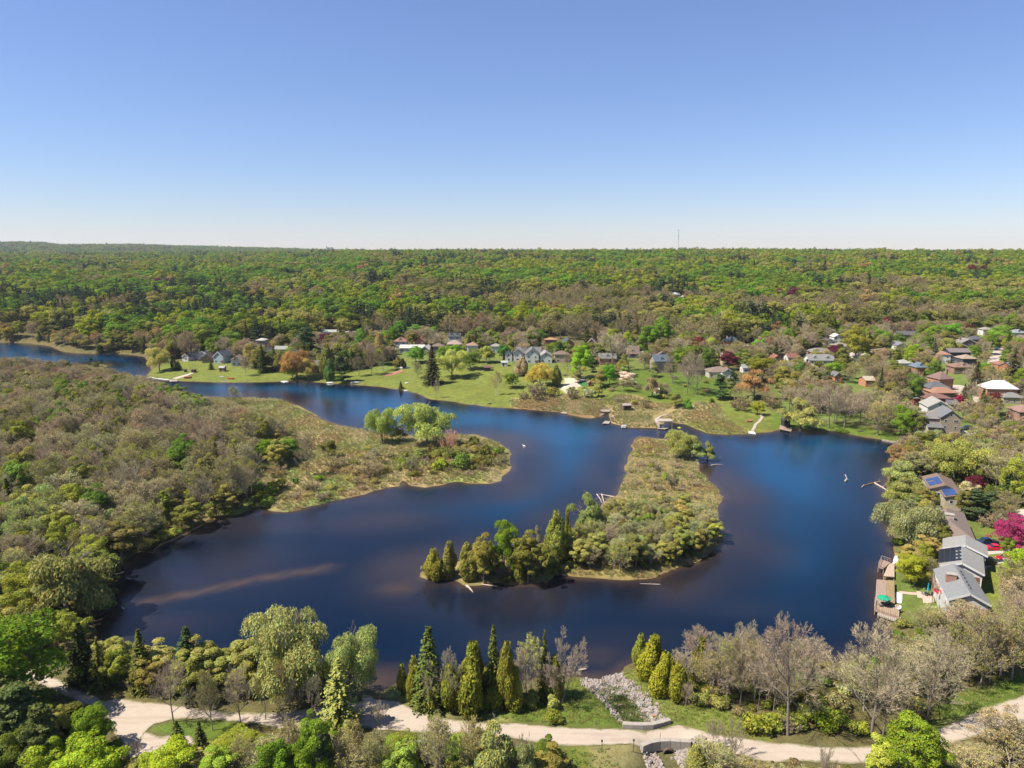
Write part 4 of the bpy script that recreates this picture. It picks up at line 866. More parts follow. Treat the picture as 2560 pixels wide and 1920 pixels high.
FH(706, 884, 30, 8, 3.2, 0, 'grey-roofed cottage beside the dark pine', CREAM, LGREY, ridge='x', rise=1.8)
FH(655, 862, 22, 8, 3.4, 0, 'pale house with a white roof at the wood edge', CREAM, (0.6, 0.56, 0.5), 'hip', rise=1.4)
FH(766, 932, 72, 11, 5.0, -4, 'wide brown wooden house behind the orange willow', (0.40, 0.24, 0.14), (0.17, 0.165, 0.17), ridge='x', rise=2.2)
FH(788, 884, 26, 5, 2.6, 0, 'white camper van parked under the dark pine', WHITE, WHITE, 'flat', win=2)
FH(797, 840, 26, 9, 4.6, 0, 'white cottage with a grey gable above the purple tree', WHITE, LGREY, ridge='y', rise=2.6, chim=[(0.15, -0.2, BRICK, 2.6)])
FH(830, 842, 40, 10, 4.0, 0, 'low building with a pale grey-green metal roof', (0.6,0.57,0.5), (0.42, 0.46, 0.42), ridge='x', rise=1.4)
FH(846, 822, 38, 11, 5.6, -6, 'dark house with a pink-brown flat roof under the trees', (0.10, 0.07, 0.06), (0.42, 0.28, 0.22), 'flat', win=3)
FH(876, 842, 28, 8, 3.4, 0, 'pale brown house behind the thin bare poplar', (0.5,0.42,0.33), LGREY, 'hip', rise=1.2)
FH(1003, 872, 32, 8, 5.4, 0, 'white house with a rust-red mansard roof and dark dormer', WHITE, (0.36, 0.17, 0.12), 'hip', rise=2.6, dormer=1)
FH(1052, 872, 22, 8, 5.2, 0, 'house with a bright orange roof beside the purple tree', BRICK, (0.55, 0.19, 0.08), ridge='y', rise=3.2)
FH(1032, 881, 60, 9, 3.2, 0, 'long low house with a white metal roof and terrace', WHITE, (0.66, 0.63, 0.58), ridge='x', rise=1.8)
FH(1067, 886, 24, 9, 3.6, -10, 'brown gabled house with white eaves left of the great spruce', (0.35, 0.27, 0.2), (0.62, 0.6, 0.56), ridge='y', rise=2.4, trim=True)
FH(1096, 880, 28, 8, 4.0, 0, 'brown-roofed house right of the great spruce', (0.42, 0.30, 0.22), BROWNR, 'hip', rise=2.0)
FH(1137, 858, 30, 8, 5.4, 0, 'white twin-gabled house behind the brick hip house', WHITE, DGREY, ridge='x', rise=2.2, dormer=2)
FH(1137, 878, 34, 9, 5.0, 0, 'square brick house with a pink-brown hip roof', (0.45, 0.19, 0.09), (0.45, 0.33, 0.28), 'hip', rise=2.6)
FH(1182, 880, 28, 8, 4.6, 0, 'white house with a low brown-pink roof beside the round tree', WHITE, (0.38, 0.25, 0.20), 'hip', rise=2.0)
FH(1240, 882, 24, 8, 4.6, 0, 'white square house with a light grey roof', WHITE, LGREY, 'hip', rise=1.6)
FH(1268, 898, 22, 8, 4.0, 0, 'red-brown brick house left of the white gabled house', BRICK, GREYR, ridge='x', rise=1.8)
# the north-east streets
FH(2490, 1003, 72, 9, 6.2, -6, 'orange brick house with a bright white hip roof', ORB, (0.80, 0.78, 0.76), 'hip', rise=3.6, chim=[(0.25, 0.2, ORB, 3.8)])
FH(2362, 1092, 46, 10, 8.4, -14, 'tall tan stone house with a grey roof near the retaining wall', TANS, (0.21, 0.215, 0.23), ridge='y', rise=3.0, brick=True, wing=[dict(L=8, D=11, h=7.4, rise=1.6, ox=-8, oy=1.5, wc=(0.55,0.42,0.33), rc=(0.26,0.24,0.23), ridge='x'), dict(L=5, D=3.5, h=4.6, rise=1.1, ox=-6.6, oy=-6, wc=(0.62,0.52,0.40), rc=(0.2,0.2,0.21), ridge='x')])
FH(2336, 1040, 56, 10, 4.4, -10, 'house with white triple gables behind the tall stone house', WHITE, (0.42, 0.40, 0.37), ridge='y', rise=3.0, trim=True)
FH(2330, 1022, 64, 10, 5.2, -6, 'maroon-brown mansard house with one small dormer', (0.24, 0.11, 0.09), (0.24, 0.12, 0.095), 'hip', rise=1.6)
FH(2290, 1014, 38, 9, 3.6, 0, 'flat-roofed red brick house with a white balcony', (0.34, 0.08, 0.06), (0.34, 0.32, 0.31), 'flat')
FH(2350, 998, 62, 9, 3.2, 0, 'house with an orange-brown shingled roof', (0.42, 0.22, 0.14), (0.42, 0.22, 0.14), 'hip', rise=2.2)
FH(2335, 990, 52, 9, 4.0, 0, 'house under a dark slate hip roof beside the brick chimney house', (0.40, 0.28, 0.2), (0.14, 0.15, 0.165), 'hip', rise=3.0)
FH(2347, 976, 40, 9, 6.0, 12, 'orange brick house with a wide brown pyramid roof and tall chimney', ORB, (0.26, 0.165, 0.14), 'hip', rise=3.4, chim=[(0.42, 0, BRICK, 4.6)])
FH(2293, 938, 28, 8, 4.6, 0, 'brick house with a blue roof and white dormer', BRICK, (0.16, 0.22, 0.28), 'hip', rise=2.6, dormer=1)
FH(2373, 1028, 24, 7, 3.4, 0, 'dark grey garage beside the magenta tree', CREAM, (0.17, 0.18, 0.18), ridge='x', rise=1.8)
FH(2256, 922, 34, 8, 3.4, 0, 'house with a pale weathered roof behind the bare trees', WHITE, (0.44, 0.43, 0.40), 'hip', rise=1.8)
FH(2398, 935, 50, 9, 4.0, 0, 'brown-roofed row house with a curved dormer behind green trees', (0.36, 0.2, 0.14), (0.30, 0.18, 0.13), 'hip', rise=2.2, dormer=1)
FH(2412, 915, 36, 9, 4.6, 0, 'house with a pale tan eight-sided roof beside the tall spruce', (0.08, 0.08, 0.10), (0.45, 0.33, 0.25), 'hip', rise=2.2)
FH(2388, 903, 52, 9, 6.0, 0, 'dark blue half-timbered house with white window frames', (0.05, 0.06, 0.10), (0.24, 0.2, 0.19), ridge='x', rise=2.0)
FH(2352, 908, 30, 8, 5.6, -10, 'white end house of the row with an orange-brown roof', WHITE, (0.40, 0.22, 0.15), 'hip', rise=2.0)
FH(2388, 886, 40, 9, 5.2, 0, 'row house with a white V-shaped gable front', BRICK, (0.26, 0.25, 0.25), ridge='y', rise=2.8, trim=True)
FH(2410, 874, 36, 9, 5.2, 0, 'grey row house with a white-trimmed gable and brick chimneys', (0.3, 0.2, 0.16), (0.30, 0.28, 0.27), ridge='y', rise=2.6, trim=True, chim=[(-0.3, 0.1, BRICK, 3.4)])
FH(2434, 864, 30, 9, 4.6, 0, 'last row house with a dark violet-grey roof', (0.3, 0.25, 0.25), (0.12, 0.11, 0.15), 'hip', rise=2.4)
FH(2462, 838, 26, 8, 4.6, 0, 'white house among shrubs above the street', WHITE, (0.38, 0.34, 0.31), 'hip', rise=1.8)
FH(2538, 846, 32, 9, 4.4, 0, 'house with a blue-grey roof and white dormer among evergreens', WHITE, (0.32, 0.35, 0.38), 'hip', rise=2.4, dormer=1)
FH(2556, 862, 30, 9, 4.0, 0, 'brown-roofed house at the street bend', BRICK, BROWNR, ridge='y', rise=2.6)
FH(2496, 928, 26, 8, 4.0, 0, 'small orange brick house beside the pale street', ORB, (0.36, 0.17, 0.11), 'hip', rise=1.6)
FH(2520, 936, 24, 8, 4.4, 20, 'grey-roofed brick house behind the spruce', BRICK, (0.26, 0.26, 0.27), ridge='x', rise=2.4)
FH(2522, 1010, 50, 9, 3.2, -8, 'low grey-roofed house in front of the white-roofed one', CREAM, (0.27, 0.26, 0.25), 'hip', rise=2.0)
FH(2552, 1060, 44, 10, 5.4, -6, 'brown brick house with a pink-brown roof near the lower street', (0.42, 0.23, 0.17), (0.36, 0.22, 0.17), 'hip', rise=2.2)
FH(2044, 892, 48, 9, 3.2, 0, 'house with a broad grey hip roof and orange front gable', ORB, (0.27, 0.255, 0.235), 'hip', rise=2.4, wing=[dict(L=6, D=6, h=3.4, rise=2.2, ox=3.5, oy=-5, wc=ORB, rc=BROWNR, ridge='y', trim=True)])
FH(2046, 922, 62, 10, 5.4, -4, 'large white house with a grey roof behind the bare tangle of trees', WHITE, (0.28, 0.27, 0.26), ridge='x', rise=3.0, dormer=2)
FH(2089, 858, 22, 8, 5.0, 0, 'white round-gabled cottage below the wood', WHITE, WHITE, ridge='y', rise=1.8)
FH(2068, 862, 26, 8, 3.0, 0, 'white bungalow with a black-edged gable', WHITE, (0.08, 0.07, 0.09), ridge='y', rise=1.8, trim=True)
FH(2100, 878, 42, 9, 3.4, 0, 'tan-roofed house with an orange brick chimney and dark porch', (0.40, 0.36, 0.27), (0.34, 0.28, 0.22), 'hip', rise=2.2, chim=[(0.25, -0.2, ORB, 4.6)])
FH(2206, 890, 44, 9, 3.0, 0, 'low tan bungalow behind the orange-leaved trees', (0.55, 0.35, 0.24), (0.34, 0.26, 0.20), 'hip', rise=1.6)
FH(2247, 874, 30, 9, 3.2, 0, 'grey-roofed white bungalow beside the street', WHITE, (0.26, 0.24, 0.28), ridge='y', rise=2.0, trim=True)
FH(2262, 848, 46, 9, 3.6, 0, 'long dark-roofed house under the wood', (0.36, 0.3, 0.24), (0.13, 0.125, 0.14), ridge='x', rise=2.4)
FH(1978, 905, 28, 8, 3.0, 0, 'red-brown roofed cottage with small white windows', WHITE, (0.26, 0.11, 0.075), ridge='x', rise=2.4)
FH(2166, 967, 24, 8, 3.6, 0, 'orange-walled house seen through bare branches', ORB, CREAM, ridge='x', rise=1.6)
FH(2088, 958, 18, 7, 4.0, 0, 'narrow orange brick house deep behind the grey bare trees', ORB, GREYR, ridge='y', rise=2.0)
FH(2150, 906, 26, 8, 3.0, 0, 'small white flat house at the dead-end street', WHITE, LGREY, 'flat')
# roofs showing in the middle of the wood
for u, v, w, lab, wc, rc in [(1310,752,34,'pinkish roofed house in the wood right of the bright green trees',PINKW,(0.36,0.27,0.23)),(1685,740,26,'white house with a pale blue side in the mid wood',WHITE,(0.5,0.52,0.55)),(1712,748,26,'white gabled house in the mid wood beside a purple tree',WHITE,WHITE),(1700,757,20,'brown-roofed house just below the white wood houses',BRICK,BROWNR),(1732,765,22,'low cream roofed house in the mid wood',CREAM,(0.55,0.48,0.38)),(1545,742,26,'grey-brown roof left of the dark pine in the wood',CREAM,(0.36,0.3,0.26)),(1570,745,22,'tan hip roof beside the dark pine in the wood',CREAM,BROWNR),(1620,752,20,'brown roof among purple trees in the wood',BRICK,(0.35,0.22,0.18)),(2018,768,40,'cream house with a grey hip roof alone on the wooded slope',(0.6,0.5,0.38),(0.34,0.28,0.24)),(1990,778,32,'black-roofed house next to the cream slope house',(0.1,0.1,0.12),(0.06,0.065,0.08)),(1885,772,20,'small white house front in the wooded slope',WHITE,LGREY),(1870,712,14,'tiny white house high in the wood',WHITE,WHITE),(1230,742,20,'dark flat roof high in the wood above the round maple',(0.3,0.3,0.3),(0.3,0.29,0.28)),(245,735,24,'white roof edge in the left wood clearing',WHITE,(0.62,0.6,0.56)),(438,722,16,'white house between the copper tree and the orange poplar',WHITE,(0.6,0.5,0.42)),(493,726,20,'pale building beside the tall dark spruce in the left wood',CREAM,(0.55,0.45,0.38)),(1390,700,16,'purple-brown roof far up the wood',BRICK,(0.33,0.2,0.19)),(1256,748,22,'white roofed shed row in the wood centre',WHITE,(0.55,0.5,0.45))]:
    FH(u, v + 6, w, 10, 5.0, random.uniform(-15, 15), lab, wc, rc, random.choice(['hip', 'gable']), rise=2.4)
FH(215, 634, 20, 20, 6, 0, 'long white farm building beyond the left wood', WHITE, (0.75, 0.75, 0.75), ridge='x', rise=2.0, name='barn', cat='barn')
# ground that stays free of plants: lawns by the deck, driveways, streets (pixel outlines)
KEEP_CLEAR = [np.array([G(u, v)[:2] for u, v in P]) for P in [
 [(2185,1445),(2262,1445),(2300,1478),(2340,1470),(2345,1512),(2290,1515),(2262,1512),(2258,1556),(2185,1540)],
 [(2443,1355),(2500,1360),(2560,1360),(2600,1360),(2600,1420),(2513,1420),(2466,1424),(2445,1420)],
 [(2430,1395),(2450,1350),(2425,1295),(2440,1290),(2490,1345),(2500,1372),(2450,1380)],
 [(2530,1270),(2640,1270),(2640,1370),(2545,1310)],
 [(2485,868),(2515,870),(2485,950),(2458,952)], [(2360,960),(2420,965),(2440,1010),(2455,1012),(2420,990),(2380,985)],
 [(2100,880),(2165,880),(2165,900),(2130,908),(2100,900)], [(2385,1072),(2560,1085),(2560,1100),(2385,1088)],
 [(2190,1392),(2250,1380),(2262,1400),(2240,1445),(2190,1440)]]]
# ------------------------------------------------------------------ trees
BG = (0.125, 0.178, 0.018); GR = (0.105, 0.150, 0.025); YG = (0.175, 0.195, 0.030); OL = (0.205, 0.195, 0.05); DO = (0.125, 0.125, 0.03); WG = (0.235, 0.26, 0.085); SG = (0.23, 0.245, 0.09)
OR = (0.29, 0.19, 0.07); BR = (0.27, 0.205, 0.115); PU = (0.10, 0.018, 0.028); MG = (0.22, 0.028, 0.062); DK = (0.040, 0.050, 0.015); SP = (0.068, 0.076, 0.018); CE = (0.15, 0.15, 0.022); PK = (0.50, 0.38, 0.31); RU = (0.22, 0.155, 0.065); BRN = (0.10, 0.075, 0.03)
GREYT = (0.25, 0.205, 0.138); BROWNT = (0.215, 0.17, 0.115)
HAND = []      # (x, y, crown radius)
def T(kind, u, vb, vt, w, col, label, uc=None, twig=BROWNT, lean=0.0, cat=None, var=None):
    x, y, z = G(u, vb); s = float(pxm(x, y, z)); h = max(0.6, float(zat(x, y, vt)) - z); wid = w / s
    o = plant(kind, x, y, h, wid, col, label, twig=twig, lean=lean, cat=cat, z=z, var=var)
    if uc is not None: o.rotation_euler = (0, math.atan2((uc - u) / s, h * 0.62), 0)
    HAND.append((x, y, wid / 2)); return o
HAND_TREES = [
 # --- along the near shore and the gravel road, left to right
 ('maple',62,1776,1532,215,BG,'huge bright green leafy tree above the shaded west end of the gravel lot'),
 ('sallow',172,1562,1352,205,(0.20,0.215,0.065),'great grey-green rounded tree overhanging the west bank corner'),
 ('spruce',212,1702,1552,74,DK,'dark spruce between the huge bright tree and the water'),
 ('spruce',255,1722,1590,52,SP,'ragged spruce in the shade beside the yellow-green tree'),
 ('maple',300,1716,1622,66,YG,'small yellow-green tree between two dark spruces by the pond'),
 ('spruce',360,1724,1572,66,SP,'dark twin-topped spruce behind the gravel lot'),
 ('spruce',476,1722,1566,92,(0.04,0.055,0.02),'broad dark spruce with layered boughs by the pond'),
 ('bare',434,1806,1645,86,BR,'pale bare tree at the tip of the grass patch in the gravel lot'),
 ('budding',532,1826,1668,54,OL,'slim budding tree on the grass patch beside the lot'),
 ('bare',603,1814,1650,78,BR,'bare dark-trunked tree left of the great yellow willow'),
 ('budding',664,1800,1664,36,OL,'thin budding tree with a straight dark stem before the willow'),
 ('budding',706,1803,1652,42,OL,'second thin stemmed tree before the great willow'),
 ('bare',736,1800,1688,44,BR,'small pale bare tree under the great willow'),
 ('bare',781,1803,1682,46,BR,'small brown bare tree between willow and olive conifer'),
 ('willow',728,1748,1535,212,WG,'great pale yellow willow on the near shore'),
 ('willow',868,1748,1558,128,WG,'leaning yellow willow arching out over the water'),
 ('spruce',852,1818,1645,108,(0.15,0.145,0.04),'open olive-brown conifer at the boat launch'),
 ('vase',947,1818,1752,46,BR,'tiny bare tree alone on the sandy launch'),
 ('cedar',1007,1736,1660,30,CE,'short cedar at the grassy point by the launch'),
 ('cedar',1037,1752,1638,38,CE,'cedar pressed against the tallest spruce'),
 ('spruce',1075,1766,1564,86,SP,'tallest dense spruce in the shore group'),
 ('bare',1078,1778,1640,50,BR,'bare tree in front of the tallest spruce'),
 ('bare',1133,1783,1615,56,BR,'tall bare grey tree between spruce and olive cedar'),
 ('cedar',1184,1775,1604,78,(0.125,0.13,0.018),'broad olive cedar in the middle of the shore group'),
 ('spruce',1234,1766,1561,58,SP,'pointed spruce rising behind the olive cedar'),
 ('cedar',1268,1772,1604,52,CE,'bright olive cedar beside the birch'),
 ('birch',1329,1740,1575,68,(0.24,0.25,0.06),'white-stemmed birch with thin new leaves'),
 ('spruce',1360,1746,1572,42,SP,'narrow spruce behind the birch'),
 ('vase',1403,1756,1590,118,BR,'fan-shaped bare tree casting its branching shadow on the lawn'),
 ('shrub',1384,1808,1770,54,YG,'yellow-green shrub beside the lawn left of the stone channel'),
 ('cedar',1600,1664,1584,36,CE,'small pointed cedar at the water right of the stone channel'),
 ('cedar',1634,1694,1588,70,(0.155,0.16,0.014),'bright golden cedar at the top of the channel bank'),
 ('cedar',1660,1734,1630,62,(0.145,0.15,0.014),'golden cedar below the brightest cedar'),
 ('cedar',1693,1750,1655,52,(0.13,0.14,0.016),'lowest golden cedar of the bank row'),
 ('bare',1740,1717,1574,108,BR,'spreading bare tree over the small cedars'),
 ('cedar',1752,1706,1590,52,CE,'cedar half hidden by the spreading bare tree'),
 ('bare',1714,1772,1702,36,BR,'small dark twiggy tree on the grassy bank'),
 ('budding',1815,1748,1585,62,OL,'budding tree right of the spreading bare tree'),
 ('bare',1850,1765,1588,66,BR,'bare grey tree third from the golden cedars'),
 ('bare',1895,1775,1600,60,BR,'bare tree with twisted limbs before the pond'),
 ('vase',1783,1868,1794,38,BR,'thin leafless sapling on the verge above the road'),
 ('vase',1828,1902,1798,58,BR,'taller leafless sapling at the near edge of the road'),
 ('bare',1931,1798,1600,74,BR,'bare tree left of the big double-stemmed bare tree'),
 ('bare',1970,1838,1526,150,BR,'big bare tree with a broad brown crown against the water'),
 ('bare',2177,1838,1560,165,BR,'big grey bare tree with arching limbs near the deck shore'),
 ('bare',2207,1838,1620,90,BR,'leaning dark-limbed bare tree beside the big grey one'),
 ('bare',2316,1804,1578,128,BR,'bare tree casting long branch shadows on the gravel road'),
 ('budding',2397,1725,1560,70,OL,'budding tree with a bare lower stem above the white flowers'),
 ('budding',2452,1714,1530,80,OL,'thick-stemmed budding tree on the green bank'),
 ('budding',2474,1708,1535,70,BR,'brown budding tree next to the thick-stemmed one'),
 ('budding',2528,1700,1510,90,OL,'tall budding tree beside the gravel road bend'),
 ('maple',2270,1965,1794,150,(0.18,0.215,0.02),'bright yellow-green bushy tree in front of the road bend'),
 ('poplar',2196,1985,1840,70,(0.22,0.27,0.04),'pale green slender tree left of the bright bushy tree'),
 ('vase',2060,1958,1862,44,OL,'budding sapling before the road below the big bare tree'),
 # --- bottom edge, seen from above
 ('pine',52,1905,1706,170,(0.062,0.078,0.026),'blue-green pine in the bottom corner below the huge bright tree'),
 ('pine',120,1955,1760,120,(0.062,0.078,0.024),'second blue-green pine in front of the corner pine'),
 ('oval',156,1890,1752,54,OL,'olive tree between the pines and the dark hollow'),
 ('maple',243,1885,1757,84,BG,'bright green tree at the edge of the gravel lot'),
 ('maple',235,1975,1842,140,(0.20,0.25,0.02),'low yellow-green tree below the gravel lot'),
 ('maple',120,1990,1860,120,(0.15,0.22,0.02),'green tree at the very bottom beside the pines'),
 ('vase',340,1890,1842,38,OL,'tiny sapling on the bare gravel'),
 ('spruce',447,1888,1800,54,(0.055,0.075,0.02),'small spruce on the gravel lot edge'),
 ('spruce',503,1894,1800,46,(0.06,0.075,0.022),'small ragged spruce right of its twin on the lot edge'),
 ('maple',420,1975,1862,110,(0.22,0.28,0.02),'yellow-green shrubby tree at the bottom of the lot'),
 ('oval',545,1985,1872,100,(0.20,0.25,0.03),'pale green bushy tree below the small spruces'),
 ('budding',600,1950,1842,70,OL,'olive budding tree below the road left of the green bush'),
 ('maple',690,1990,1850,104,BG,'bright green bush-like tree at the bottom edge'),
 ('maple',795,1978,1798,98,BG,'vivid green tree topped against the sandy road'),
 ('pine',812,1995,1828,78,(0.065,0.08,0.036),'grey-green pine beside the vivid green tree'),
 ('budding',720,1905,1800,58,OL,'brown-green budding tree above the vivid green bush'),
 ('budding',880,1965,1812,80,OL,'olive budding tree below the sandy launch'),
 ('budding',946,1968,1822,84,OL,'second olive budding tree below the launch'),
 ('oval',1010,1985,1850,80,(0.21,0.24,0.04),'pale olive tree under the road curve'),
 ('budding',1106,1962,1775,80,(0.23,0.22,0.06),'tall loose budding tree before the white road'),
 ('budding',1172,1958,1788,66,(0.26,0.24,0.07),'pale budding tree beside the tall loose one'),
 ('sallow',1228,1995,1815,150,(0.24,0.25,0.08),'pale yellow-green willow-like tree at the bottom centre'),
 ('oval',1366,1932,1842,60,GR,'green young tree at the edge of the lower lawn'),
 ('sallow',1310,1990,1830,70,(0.22,0.23,0.09),'pale feathery tree left of the young green tree'),
 ('cedar',1735,1985,1858,50,OL,'pointed olive tree below the lower block wall'),
 ('budding',1800,1990,1862,110,(0.25,0.24,0.08),'tan-green budding tree below the road right of the culvert'),
 ('budding',2430,1965,1866,120,(0.24,0.22,0.08),'sparse tan budding tree right of the bright bushy tree'),
 ('budding',2520,1940,1846,110,(0.24,0.21,0.08),'tan budding tree in the bottom right corner'),
 # --- east bank
 ('willow',2385,1196,1098,150,(0.235,0.25,0.06),'large golden willow above the tan solar-roofed bungalow'),
 ('sallow',2312,1178,1122,66,(0.26,0.25,0.09),'grey-olive willow at the inlet beside the golden willow'),
 ('maple',2246,1184,1114,56,RU,'rust-orange leafed tree at the bend of the east shore'),
 ('sallow',2250,1216,1146,86,(0.215,0.22,0.075),'pale olive willow leaning at the snags'),
 ('sallow',2263,1262,1190,92,(0.21,0.235,0.065),'yellow-green willow on the east bank south of the snags'),
 ('cedar',2325,1258,1226,40,DO,'squat dark green bush-tree beside the smaller solar roof'),
 ('maple',2292,1248,1214,34,(0.20,0.26,0.03),'small green tree before the solar bungalow terrace'),
 ('shrub',2240,1275,1240,40,GR,'green shrub hanging over the east shore'),
 ('willow',2272,1372,1248,140,(0.23,0.225,0.10),'big olive-grey willow leaning over the lake beside the brown roof'),
 ('oval',2353,1378,1304,50,DO,'dark green round tree at the corner of the long brown roof'),
 ('maple',2310,1412,1358,42,YG,'bright tree between the black solar roof and the shore'),
 ('maple',2284,1464,1384,74,(0.19,0.22,0.02),'yellow-green tree above the long wooden deck'),
 ('budding',2322,1468,1392,60,DO,'olive tree beside the upper house deck'),
 ('maple',2436,1226,1189,44,PU,'purple tree right of the solar roofs'),
 ('sallow',2420,1240,1200,44,(0.42,0.38,0.22),'cream flowering tree beside the solar roofs'),
 ('oval',2404,1292,1216,44,DO,'olive-green round conifer below the cream tree'),
 ('pine',2434,1298,1222,70,(0.05,0.07,0.03),'dark spreading pine behind the long brown roof'),
 ('pine',2470,1294,1226,58,(0.06,0.08,0.035),'blue-green pine right of the dark spreading pine'),
 ('spruce',2514,1264,1166,60,(0.035,0.055,0.018),'tall black-green spruce beside the street light'),
 ('maple',2528,1262,1146,60,YG,'tall yellow-green tree behind the black spruce'),
 ('shrub',2521,1279,1259,24,(0.55,0.42,0.02),'small bright yellow bush by the street'),
 ('baldshrub',2465,1318,1284,40,BR,'brown twiggy shrub on the lawn below the pines'),
 ('baldshrub',2500,1325,1282,46,BR,'greenish twiggy shrub between the pines and the magenta tree'),
 ('maple',2528,1374,1292,92,MG,'magenta crabapple in full bloom above the parked cars'),
 ('maple',2517,1388,1342,34,YG,'little yellow-green tree under the magenta crabapple'),
 ('maple',2548,1462,1374,92,(0.19,0.26,0.02),'bright green tree beside the white car'),
 ('budding',2520,1530,1400,90,OL,'budding olive tree right of the grey-roofed bungalow'),
 ('budding',2300,1575,1518,60,DO,'olive shrubby tree beside the lower deck'),
 ('budding',2345,1600,1520,70,OL,'olive budding tree below the white gable wall'),
 ('sallow',2000,1082,994,86,(0.24,0.25,0.075),'small golden willow by the boathouse on the north-east shore'),
 ('bare',2073,1069,955,66,BR,'tall grey bare tree right of the golden willow'),
 ('bare',2110,1070,960,72,BR,'tall grey bare tree on the grassy shore, second from the willow'),
 ('bare',2150,1058,965,66,BR,'rounded grey bare tree, third along the grassy shore'),
 ('vase',2088,1060,985,40,BR,'thin bare tree between the two tall grey ones'),
 ('budding',2193,1087,1000,62,OL,'feathery budding tree on the shore lawn'),
 ('maple',2256,1100,1014,52,BG,'bright green tree left of the tall stone house'),
 ('oval',2288,1102,1024,44,DO,'dark olive tree touching the tall stone house'),
 ('maple',2338,1117,1074,36,(0.10,0.20,0.04),'deep green shrub-tree below the tall stone house'),
 ('shrub',2100,1082,1068,40,GR,'low green shrub at the water under the bare trees'),
 # --- north shore
 ('willow',398,929,866,58,(0.34,0.33,0.085),'pale green willow on the point by the kayak dock'),
 ('cedar',433,926,886,18,DK,'tall dark pointed cedar beside the willow on the point'),
 ('cedar',446,926,903,13,DK,'shorter dark cedar of the pair on the point'),
 ('budding',390,874,819,50,OR,'tan-orange budding tree at the left wood edge'),
 ('sallow',438,897,820,44,OL,'olive rounded tree behind the pair of dark cedars'),
 ('budding',474,900,826,46,BR,'brown budding tree left of the lakeside bungalow'),
 ('maple',510,884,811,58,YG,'yellow-green tree behind the lakeside bungalows'),
 ('maple',572,878,828,58,GR,'deep green tree behind the pale blue house'),
 ('spruce',528,924,902,15,SP,'small spruce on the lawn before the tan cottage'),
 ('spruce',657,932,856,27,DK,'dark spruce left of the brown wooden house'),
 ('spruce',687,927,858,23,DK,'second dark spruce left of the brown wooden house'),
 ('budding',615,940,888,25,BR,'small dark-stemmed bare tree on the west lawn'),
 ('budding',590,1010,964,27,(0.26,0.27,0.12),'pale slender tree at the tip of the west wood'),
 ('pine',765,884,818,70,(0.05,0.08,0.03),'big dark green pine left of the purple tree'),
 ('maple',816,872,833,38,PU,'purple beech among the west bank houses'),
 ('willow',742,946,870,84,(0.30,0.18,0.06),'wide orange-brown willow hiding the brown wooden house'),
 ('willow',768,950,894,40,(0.33,0.25,0.07),'tan weeping willow at the water in front of the brown house'),
 ('willow',731,947,905,30,(0.24,0.29,0.04),'small green weeping willow on the shore'),
 ('cedar',820,946,857,40,DO,'tall dark olive cedar right of the brown house'),
 ('cedar',824,952,899,22,(0.07,0.13,0.03),'fresh green conifer at the waterline'),
 ('pine',853,955,880,46,(0.06,0.09,0.025),'broad dark conifer shading the shore'),
 ('sallow',858,915,841,58,OL,'large olive tree above the dark shore conifers'),
 ('budding',897,940,889,30,BRN,'brown larch-like tree, first of the bare row on the lawn'),
 ('budding',930,936,872,34,BRN,'brown larch-like tree in the middle of the bare row'),
 ('budding',957,928,868,34,BRN,'last brown tree of the bare row beside the lawn'),
 ('maple',902,884,823,36,(0.13,0.24,0.03),'bright green tree above the bare row'),
 ('cedar',950,903,830,32,RU,'rusty brown cedar at the lawn corner'),
 ('maple',835,832,744,62,GR,'very tall round green tree above the west bank houses'),
 ('maple',868,836,762,50,BG,'bright green tree right of the very tall round one'),
 ('spruce',1081,961,864,50,(0.045,0.045,0.018),'great brown-green spruce standing on the open lawn'),
 ('willow',1130,946,871,72,(0.31,0.32,0.08),'pale willow right of the great lawn spruce'),
 ('maple',1041,908,866,46,(0.14,0.26,0.03),'bright maple left of the great lawn spruce'),
 ('maple',1176,923,873,52,GR,'dark green round maple on the upper lawn'),
 ('sallow',1217,908,857,36,(0.26,0.27,0.06),'pale olive tree right of the dark green maple'),
 ('maple',1261,900,861,34,(0.08,0.19,0.03),'neat round green tree near the white gabled house'),
 ('maple',1000,850,803,37,(0.09,0.20,0.025),'left one of the twin round trees behind the red-roofed house'),
 ('maple',1035,850,811,36,(0.11,0.21,0.025),'right one of the twin round trees behind the red-roofed house'),
 ('maple',1038,860,832,20,PU,'purple tree beside the orange roof'),
 ('maple',1220,866,840,26,PU,'dark purple tree above the white square house'),
 ('cedar',995,917,894,25,DO,'clipped dark hedge-like cedar on the lawn'),
 ('cedar',1007,921,896,16,DK,'dark rounded cedar beside the upturned boat'),
 ('spruce',1002,972,952,14,SP,'tiny spruce at the water edge of the lawn'),
 ('bare',1090,995,948,17,BR,'grey twiggy tree with a black trunk at the lawn shore'),
 ('budding',1045,946,904,30,OL,'sparse olive tree left of the great spruce'),
 ('birch',1241,987,926,26,OL,'slim birch on the open lawn with pale stem'),
 ('maple',1280,970,930,38,(0.12,0.18,0.03),'low olive-green tree on the lawn edge'),
 ('cedar',1305,940,893,32,BR,'brown-olive cedar below the white gabled house'),
 ('willow',1350,968,905,74,(0.32,0.22,0.05),'orange-gold willow below the white gabled house'),
 ('cedar',1391,965,912,24,DO,'dark olive cedar attached to the orange-gold willow'),
 ('maple',1452,947,862,54,(0.14,0.26,0.02),'flat-topped bright green tree on the bank garden'),
 ('bare',1419,945,880,19,BR,'thin leaning bare tree on the bank garden'),
 ('bare',1529,925,828,88,BR,'huge grey bare tree before the red brick house'),
 ('maple',1523,963,911,38,(0.10,0.20,0.015),'rich green tree left of the blossoming cherry'),
 ('sallow',1500,968,924,44,OL,'olive willow joined to the rich green tree'),
 ('maple',1565,963,930,45,PK,'pale pink blossoming cherry on the striped lawn'),
